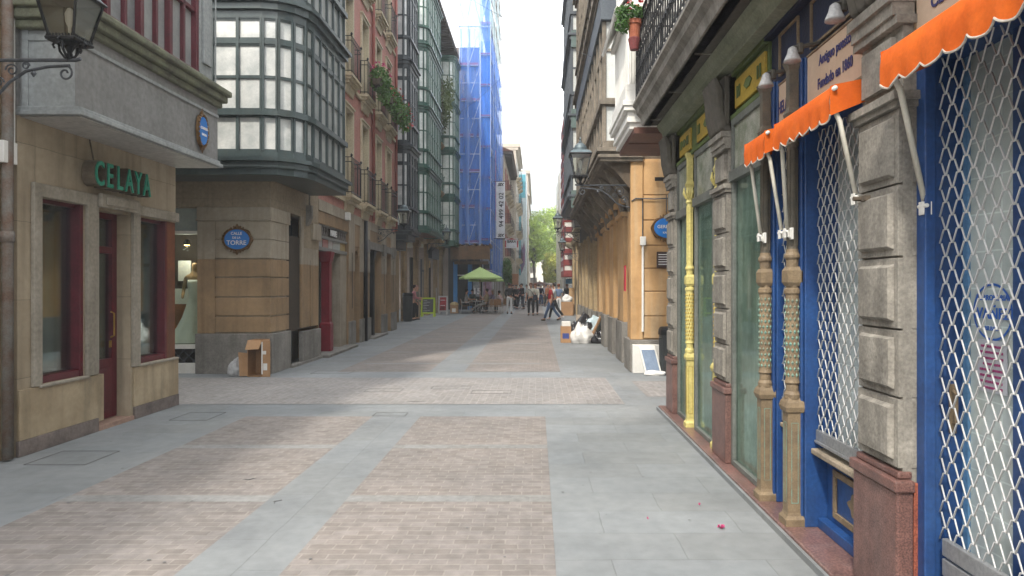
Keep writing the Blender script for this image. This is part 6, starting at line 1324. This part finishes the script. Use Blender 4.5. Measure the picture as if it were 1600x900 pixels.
# ================================================================ terrace
lime = mat('lime_canvas', (.45, .60, .24), (.40, .55, .2), s=2, rough=.8, bump=.1)
alu = mat('aluminium', (.55, .55, .54), (.45, .45, .44), s=6, rough=.35, metal=.8, bump=0); wick = mat('wicker', (.32, .17, .07), (.2, .1, .045), s=18, rough=.8, bump=.6, bs=90)
def parasol(loc, w, z0, z1, canvas, lb, sides=4, rot=.2, grp=None):
    t = thing('parasol', lb, 'parasol', tuple(loc), group=grp); x, y = loc[0], loc[1]; n = sides*6
    b = MB(); vs = []
    def rad(a): s_ = math.pi/sides; am = ((a-rot+s_) % (2*s_))-s_; return w/2/math.cos(am)*(math.cos(s_) if sides > 4 else .8)
    for j, (q, dz) in enumerate(((.02, 1), (.35, .68), (.7, .33), (1, 0), (1.005, -.1))):
        for i in range(n):
            a = rot+2*math.pi*i/n; sag = .03*math.sin(q*math.pi)*abs(math.sin(sides/2*(a-rot))); zz = z0+(z1-z0)*dz-sag if dz >= 0 else z0-.1+.015*math.sin(i*1.6); vs.append((x+rad(a)*q*math.cos(a), y+rad(a)*q*math.sin(a), zz))
    b._add(vs, [(j*n+i, j*n+(i+1) % n, (j+1)*n+(i+1) % n, (j+1)*n+i) for j in range(4) for i in range(n)]); b.build('canopy', canvas, t)
    b = MB(); b.tube([(x, y, 0), (x, y, z1+.08)], .025, 8); b.lathe(x, y, [(.01, z1+.12), (.035, z1+.08), (.02, z1+.03)], 8); b.build('pole', wick, t)
    b = MB()
    for i in range(sides*2): a = rot+math.pi*i/sides; b.tube([(x+.03*math.cos(a), y+.03*math.sin(a), z1-.08), (x+rad(a)*.96*math.cos(a), y+rad(a)*.96*math.sin(a), z0-.0)], .01, 4); b.tube([(x, y, z0-.15), (x+rad(a)*.5*math.cos(a), y+rad(a)*.5*math.sin(a), z0+(z1-z0)*.42)], .008, 4)
    b.build('ribs', alu, t); b = MB(); b.lathe(x, y, [(.28, 0), (.28, .05), (.05, .09), (.04, .3)], 14); b.build('base', M['iron_grey'], t); return t
parasol(gp(750, 39.3), 2.75, 2.1, 2.72, lime, 'lime green square parasol over the terrace tables, the nearer one', rot=.25, grp='lime green terrace parasols')
parasol(gp(759, 41.2), 2.55, 1.98, 2.6, lime, 'lime green parasol farther back and to the right over the terrace', rot=.15, grp='lime green terrace parasols')
parasol(gp(843, 64), 2.1, 1.72, 2.05, mat('brown_canvas', (.12, .06, .05), s=3), 'dark brown parasol in the distance in the middle of the street', sides=8)
def chair():
    t = thing('terrace_chair', '', 'chair'); b = MB()
    for x in (-.24, .24):
        for y in (-.22, .22): pass
    for s in (-1, 1):
        for nm, pts in (('leg', [(s*.24, .22, 0), (s*.25, .24, .45), (s*.26, .22, .64), (s*.26, -.2, .66)]), ('leg', [(s*.23, -.27, 0), (s*.23, -.2, .45), (s*.23, -.27, .86)])):
            q = MB(); q.tube(pts, .012, 6); q.build(nm, alu, t)
    b.box(-.22, .22, -.2, .22, .43, .455); b.build('seat', wick, t, bevel=.01)
    b = MB(); n = 6; vs = []
    for i in range(n+1):
        a = -1+2*i/n; yy = -.25+.05*a*a; vs += [(a*.23, yy, .5), (a*.23, yy-.05, .85), (a*.23, yy-.07, .85), (a*.23, yy-.02, .5)]
    b._add(vs, [(i*4+k, (i+1)*4+k, (i+1)*4+(k+1) % 4, i*4+(k+1) % 4) for i in range(n) for k in range(4)]+[(0, 1, 2, 3), (n*4+3, n*4+2, n*4+1, n*4)]); b.build('backrest', wick, t)
    return t
ch0 = chair(); first = True
chs = [(727, 38.9, -80, 'wicker chair on the left under the reading man in grey'), (760, 38.6, 70, 'wicker chair under the man stretching his grey trousered legs'), (768, 38.2, 30, 'empty brown wicker chair with its back to us, left of two'), (778, 38.0, -5, 'empty brown wicker chair with its back to us, right of two'), (771, 40.3, 110, 'wicker chair at the back of the terrace under the person in lilac'), (738, 41.3, -150, 'wicker chair at the back of the terrace in the shade'), (784, 40.3, 60, 'wicker chair under the person in pink at the right end of the terrace'), (848, 57, 20, 'distant chair left of the pale strollers'), (856, 55, -30, 'distant chair right of the pale strollers')]
for px, Y, rz, lb in chs:
    p = gp(px, Y)
    if first: ch0.location = p; ch0.rotation_euler = (0, 0, R(rz)); ch0['label'] = lb; ch0['group'] = 'terrace chairs'; first = False
    else: place_copy(ch0, p, R(rz), lb, group='terrace chairs')
def table(loc, lb):
    t = thing('terrace_table', lb, 'table', tuple(loc), group='terrace tables'); x, y = loc[0], loc[1]
    b = MB(); b.lathe(x, y, [(.34, .70), (.35, .715), (.35, .73), (.34, .735)], 24); b.build('tabletop', alu, t)
    b = MB(); b.tube([(x, y, .04), (x, y, .7)], .025, 8); b.build('stem', alu, t); b = MB()
    for i in range(4): a = math.pi/4+i*math.pi/2; b.tube([(x, y, .12), (x+.3*math.cos(a), y+.3*math.sin(a), .015)], .016, 6)
    b.build('foot', alu, t)
table(gp(743, 38.8), 'round metal table between the reading man and the man with outstretched legs'); table(gp(764, 40.4), 'round metal table at the back right of the terrace'); table(gp(852, 56), 'distant metal table beneath the pale strollers')
sit = ((84, 84), (80, 78))
person('man in a grey T shirt sitting and reading on the left of the terrace', gp(728, 39.0), R(-80), 1.7, 4, sit, ((30, 6, 60, -10), (30, 6, 60, -10)), greyc, black, black, hd_, long=False)
person('man in an olive top seated with grey trousered legs stretched to the left', gp(759.5, 38.6), R(78), 1.74, -6, ((80, 25, 30), (74, 45, 10)), ((40, 10, 100, -15), (26, 8, 60)), sand, greyc, greyc, hd_, long=False)
person('person in lilac seated at the back of the terrace', gp(770, 40.3), R(110), 1.66, 0, sit, ((20, 6, 60), (20, 6, 60)), purp, navy, black, mat('pale_hair', (.6, .5, .42), s=9))
person('person in dull green seated in the shade at the back of the terrace', gp(738, 41.2), R(-150), 1.66, 0, sit, ((20, 6, 60), (20, 6, 60)), cl('teal_cloth', (.08, .14, .12)), black, black, hd_)
person('person in pale pink bending low at the right end of the terrace', gp(784, 40.2), R(60), 1.62, 20, sit, ((40, 6, 40), (40, 6, 40)), cl('pale_pink_cloth', (.62, .48, .5), .8), black, black, hd_)
b = MB(); q = gp(742, 38.8); b.lathe(q.x+.1, q.y-.1, [(.03, .735), (.035, .85), (.03, .86)], 10); tag(b.build('cup', M['white']), 'white cup standing on the front terrace table', 'cup')
b = MB(); b._add([(q.x-.35, q.y-.2, .72), (q.x-.15, q.y-.25, .78), (q.x-.1, q.y, .8), (q.x-.3, q.y+.05, .74), (q.x-.35, q.y-.2, .71), (q.x-.15, q.y-.25, .77), (q.x-.1, q.y, .79), (q.x-.3, q.y+.05, .73)], [(0, 1, 2, 3), (7, 6, 5, 4), (0, 4, 5, 1), (1, 5, 6, 2), (2, 6, 7, 3), (3, 7, 4, 0)]); tag(b.build('newspaper', M['white']), 'white newspaper held open at the front terrace table', 'newspaper')
# ================================================================ street things
def bag(name, c, rad, m, lb, seed, cat='rubbish bag', neck=True, grp=None, drop=0):
    t = bmesh.new(); bmesh.ops.create_icosphere(t, subdivisions=4, radius=1); vs = []
    for v in t.verts:
        p = v.co.copy(); n1 = noise.noise(p*1.5+Vector((seed*1.7, 0, 0)))*.26; n2 = abs(noise.noise(p*4.5+Vector((seed*2, 0, 0))))*.16; n3 = abs(noise.noise(p*10+Vector((seed*3, 0, 0))))*.05
        f = 1+n1-n2-n3; z = p.z
        if neck and z > .45: s_ = (z-.45)/.55; p.x *= 1-.5*s_; p.y *= 1-.5*s_; z += .05*s_
        if z < -.55: z = -.55-(z+.55)*.1; p.x *= 1.1; p.y *= 1.1
        vs.append(Vector((c[0]+p.x*rad[0]*f, c[1]+p.y*rad[1]*f, c[2]+(z+.55)*rad[2]*(f if z > -.5 else 1))))
    b = MB(); b._add(vs, [tuple(v.index for v in f.verts) for f in t.faces]); t.free(); o = b.build(name, m, smooth=True); return tag(o, lb, cat, grp)
def sheet_plastic(n, c, c2): return mat(n, c, c2, s=5, rough=.28, bump=.6, bs=22, grain=.05, coat=.3)
wb = sheet_plastic('white_plastic', (.74, .73, .70), (.62, .61, .59)); bb = sheet_plastic('black_plastic', (.03, .03, .035), (.015, .015, .018)); sb = sheet_plastic('silver_plastic', (.5, .5, .5), (.3, .3, .3)); lb_ = sheet_plastic('pale_blue_plastic', (.5, .62, .66), (.42, .54, .6))
card = mat('cardboard', (.42, .25, .13), (.35, .2, .1), s=3, rough=.85, grain=.06)
def carton(name, x0, x1, y0, y1, z0, z1, lb, open_front=False, flaps=True, m=card, rz=0):
    t = thing(name, lb, 'cardboard box', ((x0+x1)/2, (y0+y1)/2, z0)); b = MB(); w = .008
    b.box(x0, x0+w, y0, y1, z0, z1); b.box(x1-w, x1, y0, y1, z0, z1); b.box(x0+w, x1-w, y1-w, y1, z0, z1); b.box(x0+w, x1-w, y0, y1-w, z0, z0+w)
    if not open_front: b.box(x0+w, x1-w, y0, y0+w, z0+w, z1)
    b.build('box_walls', m, t); return t
# left corner: open carton and silver bag
c = carton('cardboard_box', -5.09, -4.83, 11.72, 12.06, .004, .645, 'tall open brown cardboard box standing at the ashlar corner', True)
b = MB(); b.box(-5.085, -4.835, 11.73, 12.05, .57, .575); b._add([(-5.09, 11.72, .02), (-5.09, 11.72, .42), (-5.22, 11.66, .44), (-5.2, 11.66, .02), (-5.09, 11.726, .02), (-5.09, 11.726, .42), (-5.22, 11.666, .44), (-5.2, 11.666, .02)], [(0, 1, 2, 3), (7, 6, 5, 4), (0, 3, 7, 4), (1, 5, 6, 2), (2, 6, 7, 3), (0, 4, 5, 1)]); b._add([(-5.08, 11.72, .645), (-4.84, 11.72, .645), (-4.84, 11.6, .5), (-5.08, 11.6, .49), (-5.08, 11.724, .645), (-4.84, 11.724, .645), (-4.84, 11.604, .5), (-5.08, 11.604, .49)], [(0, 1, 2, 3), (7, 6, 5, 4), (0, 3, 7, 4), (1, 5, 6, 2), (2, 6, 7, 3), (0, 4, 5, 1)]); b.box(-4.83, -4.68, 11.7, 11.71, .006, .64); b.build('flap', card, c)
b = MB(); b.box(-4.80, -4.73, 11.695, 11.699, .12, .24); b.box(-4.815, -4.75, 11.695, 11.699, .4, .46); b.box(-4.83, -4.81, 11.69, 11.699, .05, .62); b.build('label_sticker', M['white'], c)
bag('crumpled_bag', (-5.33, 11.85, .003), (.15, .13, .2), sb, 'crumpled clear grey plastic bag beside the open cardboard box', 11)
# shop window mannequin
t = thing('mannequin', 'faceless mannequin in a long white wedding dress in the corner shop window', 'mannequin', (-6.62, 12.85, .52))
x, y = -6.6, 12.85
b = MB(); vs = []; seg = 40
for r_, z, ox in ((.40, .52, -.10), (.36, .6, -.09), (.27, .8, -.05), (.2, 1.0, -.02), (.155, 1.2, 0), (.12, 1.35, 0), (.105, 1.45, 0), (.12, 1.56, 0), (.13, 1.66, 0), (.125, 1.72, 0)):
    for i in range(seg): a = 2*math.pi*i/seg; q = r_*(1+(.07*math.sin(a*9) if z < 1.2 else 0)*(1.3-z)); vs.append((x+ox+q*math.cos(a), y+q*.8*math.sin(a), z))
b._add(vs, [(j*seg+i, j*seg+(i+1) % seg, (j+1)*seg+(i+1) % seg, (j+1)*seg+i) for j in range(9) for i in range(seg)]+[tuple(range(9*seg, 10*seg))]); b.build('dress', M['white'], t, smooth=True)
nd = {'a': (Vector((x, y, 1.6)), .1), 'b': (Vector((x, y, 1.78)), .1), 'c': (Vector((x, y, 1.88)), .045), 'd': (Vector((x+.01, y, 1.98)), .065), 'e': (Vector((x+.01, y, 2.06)), .06)}
for s, nm in ((-1, 'l'), (1, 'r')): nd['s'+nm] = (Vector((x+s*.16, y, 1.77)), .045); nd['e'+nm] = (Vector((x+s*.22, y+.02, 1.52)), .035); nd['w'+nm] = (Vector((x+s*.17, y-.12, 1.36)), .026)
b = MB(); skin_mesh(b, nd, [('a', 'b'), ('b', 'c'), ('c', 'd'), ('d', 'e')]+[(p, q+n) for n in 'lr' for p, q in (('b', 's'),)]+[('s'+n, 'e'+n) for n in 'lr']+[('e'+n, 'w'+n) for n in 'lr'], 'a'); b.build('body', mat('mannequin_tan', (.45, .28, .14), s=4, rough=.5), t, smooth=True)
# bin left
def bin_(loc, r, h, lb):
    t = thing('litter_bin', lb, 'litter bin', tuple(loc)); x, y = loc[0], loc[1]; g = mat('bin_charcoal', (.05, .055, .055), (.035, .038, .04), s=5, rough=.5)
    b = MB(); b.lathe(x, y, [(r*.85, 0), (r*.9, .06), (r*.93, .08), (r, h-.18), (r, h-.14)], 20)
    for i in range(20): a = 2*math.pi*i/20; b.tube([(x+r*.93*math.cos(a), y+r*.93*math.sin(a), .1), (x+r*math.cos(a), y+r*math.sin(a), h-.2)], .008, 4)
    b.build('body', g, t); b = MB(); b.lathe(x, y, [(r*1.06, h-.14), (r*1.08, h-.1), (r*1.05, h-.04), (r*.9, h), (r*.55, h), (r*.5, h-.05)], 20); b.build('rim', M['iron'], t); return t
bin_(gp(637, 30.1), .22, 1.3, 'dark cylindrical litter bin in front of the couple on the left')
bin_(Vector((2.45, 12.08, 0)), .22, .86, 'dark litter bin behind the stone pier at the right corner')
# menu board
def aframe(px, Y, w, h, fm, face, lb, cat, detail):
    p = gp(px, Y); t = thing('menu_board' if cat == 'menu board' else 'poster_stand', lb, cat, tuple(p)); b = MB(); x0, x1 = p.x-w/2, p.x+w/2; e = .08
    def slab(mb, x0, x1, z0, z1, d): 
        k = .18/h
        for s in (-1, 1):
            ya = lambda z: p.y+s*(.2-k*z+d)
            mb._add([(x0, ya(z0), z0), (x1, ya(z0), z0), (x1, ya(z1), z1), (x0, ya(z1), z1), (x0, ya(z0)+.025, z0), (x1, ya(z0)+.025, z0), (x1, ya(z1)+.025, z1), (x0, ya(z1)+.025, z1)], [(0, 1, 2, 3), (7, 6, 5, 4), (0, 3, 7, 4), (1, 5, 6, 2), (2, 6, 7, 3), (0, 4, 5, 1)])
    slab(b, x0, x0+e, 0, h, 0); slab(b, x1-e, x1, 0, h, 0); slab(b, x0+e, x1-e, h-e, h, 0); slab(b, x0+e, x1-e, .16, .16+e, 0); b.build('frame', fm, t)
    b = MB(); slab(b, x0+e, x1-e, .16+e, h-e, .004); b.build('panel', face, t)
    b = MB(); detail(b, p, x0+e, x1-e, h); b.build('writing', M['lettering_white'], t); return t
def chalk(b, p, x0, x1, h):
    rnd = random.Random(8); k = .18/h
    for i in range(8):
        z = h-.16-i*.085; y = p.y-(.2-k*z)-.03; b.box(x0+.05, x0+.05+rnd.uniform(.15, .35), y, y+.004, z, z+.012)
aframe(669, 34.8, .72, 1.0, mat('lime_frame', (.48, .62, .03), (.42, .55, .03), s=3, rough=.5), mat('chalkboard', (.09, .09, .1), s=3), 'lime green framed chalkboard menu stand on the pavement', 'menu board', chalk)
def rp(b, p, x0, x1, h):
    for z in (.5, .8): b.box(x0+.05, x1-.05, p.y-.2, p.y-.19, z, z+.03)
aframe(692.5, 37.4, .52, 1.05, alu, mat('red_poster', (.55, .05, .07), (.1, .03, .03), s=3.5, bump=0), 'red poster stand between the chalkboard and the terrace', 'poster stand', rp)
b = MB(); b.tube([(gp(683, 37.2).x, 37.2, 0), (gp(681, 37.2).x, 37.3, 1.5)], .02, 5); tag(b.build('pole', alu), 'slim pale pole leaning on the wall beside the red poster stand', 'pole')
q = gp(710, 39.0); carton('cardboard_box', q.x-.22, q.x+.22, q.y-.2, q.y+.2, .005, .5, 'brown carton with a white label at the left end of the terrace'); b = MB(); b.box(q.x-.12, q.x+.1, q.y-.206, q.y-.201, .08, .3); tag(b.build('paper_label', M['white']), 'white paper label on the carton left of the terrace', 'label')
bag('crumpled_bag', (q.x, q.y, .44), (.25, .2, .16), sheet_plastic('tan_plastic', (.5, .4, .2), (.35, .25, .12)), 'tan crumpled bag lying on the carton left of the terrace', 21)
# rubbish pile on the right
bx = carton('cardboard_box', .69, .98, 18.75, 19.05, .005, .47, 'brown carton with a blue mark at the left end of the rubbish pile')
b = MB(); b.box(.74, .92, 18.744, 18.748, .12, .27); b.build('blue_mark', mat('blue_print', (.06, .09, .3), s=3), bx); b = MB(); b.box(.72, .97, 18.78, 19.0, .42, .60); b.build('white_filling', M['white'], bx, bevel=.02)
bag('rubbish_bag', (1.27, 18.7, .005), (.32, .3, .36), wb, 'large white rubbish bag in the middle of the pile', 1, grp='rubbish pile on the right')
bag('rubbish_bag', (1.38, 19.3, .005), (.36, .3, .5), bb, 'black rubbish bag behind the large white one', 2, grp='rubbish pile on the right')
bag('rubbish_bag', (1.75, 18.65, .005), (.24, .25, .22), bb, 'low black rubbish bag at the right end of the pile', 3, grp='rubbish pile on the right')
bag('rubbish_bag', (1.1, 19.3, .005), (.16, .2, .35), bb, 'small black bag between the carton and the big black bag', 5, grp='rubbish pile on the right')
bag('rubbish_bag', (1.66, 19.2, .3), (.2, .12, .3), lb_, 'pale blue plastic bag on top of the pile against the wall', 6, neck=False, grp='rubbish pile on the right')
b = MB(); b._add([(1.5, 18.5, .1), (1.55, 18.55, .12), (1.88, 19.0, .72), (1.83, 18.95, .74), (1.5, 18.9, .1), (1.55, 18.95, .12), (1.88, 19.4, .72), (1.83, 19.35, .74)], [(0, 1, 2, 3), (7, 6, 5, 4), (0, 3, 7, 4), (1, 5, 6, 2), (2, 6, 7, 3), (0, 4, 5, 1)]); tag(b.build('cardboard_sheet', card), 'loose brown cardboard sheet leaning on the pile against the wall', 'cardboard')
# cardboard farther along
q = gp(887, 36); carton('cardboard_box', q.x-.35, q.x+.3, 36, 36.4, .005, .75, 'large tan carton standing by the wall beyond the rubbish pile'); b = MB(); b.box(q.x+.1, q.x+.4, 36.5, 36.53, .01, 1.5); tag(b.build('cardboard_sheet', mat('tan_card', (.55, .36, .19), (.48, .3, .15), s=3)), 'upright tan cardboard sheet behind the distant carton', 'cardboard')
bag('rubbish_bag', (q.x-.02, 36.2, .70), (.3, .2, .3), wb, 'white bag lying on top of the distant tan carton', 8)
q = gp(907.5, 26.5); carton('cardboard_box', q.x-.18, q.x+.0, 26.4, 26.7, .005, .45, 'pale carton at the foot of the arcade pier beyond the rubbish pile', m=mat('pale_card', (.62, .52, .42), s=3))
# white box and blue tray at the ochre corner
t = thing('leaning_carton', 'white flat carton leaning on the ochre corner', 'box', (1.98, 12.2, 0)); b = MB(); b.box(1.77, 2.26, 12.2, 12.34, .004, .52); b.build('carton', M['white'], t, bevel=.006)
t = thing('blue_tray', 'slanted blue grey panel in white plastic in front of the white carton', 'tray', (2.1, 12.0, 0)); 
def slant(mb, x0, x1, z0, z1, d0, d1):
    f = lambda x, z, d: (x-.10*(z/.5), 11.98+z*.36+d, z)
    mb._add([f(x0, z0, d0), f(x1, z0, d0), f(x1, z1, d0), f(x0, z1, d0), f(x0, z0, d1), f(x1, z0, d1), f(x1, z1, d1), f(x0, z1, d1)], [(0, 1, 2, 3), (7, 6, 5, 4), (0, 3, 7, 4), (1, 5, 6, 2), (2, 6, 7, 3), (0, 4, 5, 1)])
b = MB(); slant(b, 1.97, 2.27, .02, .5, 0, .04); b.build('tray_rim', M['white'], t, bevel=.008); b = MB(); slant(b, 2.0, 2.24, .06, .44, -.012, -.001); b.build('tray_panel', mat('steel_blue', (.24, .31, .42), (.18, .24, .34), s=3, rough=.35), t, bevel=.004)
bag('crumpled_bag', (2.12, 11.9, .003), (.2, .07, .06), wb, 'flat crumpled white plastic under the blue tray', 14, neck=False)
# petals
for px, py, lb, s in ((1127, 826, 'bright pink crumpled petal lying on the grey slabs', .022), (1093, 790, 'tiny red petal on the slabs beyond the pink one', .008), (1012, 812, 'tiny red petal on the slabs left of the pink one', .006)):
    c = at(px, py); b = MB(); leaves(b, (c.x, c.y, .014), (s, s, .008), 26, s*.6, seed=int(px)); tag(b.build('fallen_petal', M['flower_pink']), lb, 'petal')
# ================================================================ haze
hz = bpy.data.materials.new('haze'); hz.use_nodes = True; t_ = hz.node_tree; t_.nodes.clear(); o_ = t_.nodes.new('ShaderNodeOutputMaterial'); v_ = t_.nodes.new('ShaderNodeVolumePrincipled')
v_.inputs['Color'].default_value = (.93, .96, 1, 1); v_.inputs['Density'].default_value = .0022; v_.inputs['Anisotropy'].default_value = .2; t_.links.new(v_.outputs[0], o_.inputs['Volume'])
b = MB(); b.box(-520, 520, -320, 920, -1.5, 60); tag(b.build('haze', hz), 'thin pale haze filling the street', 'haze', kind='stuff')
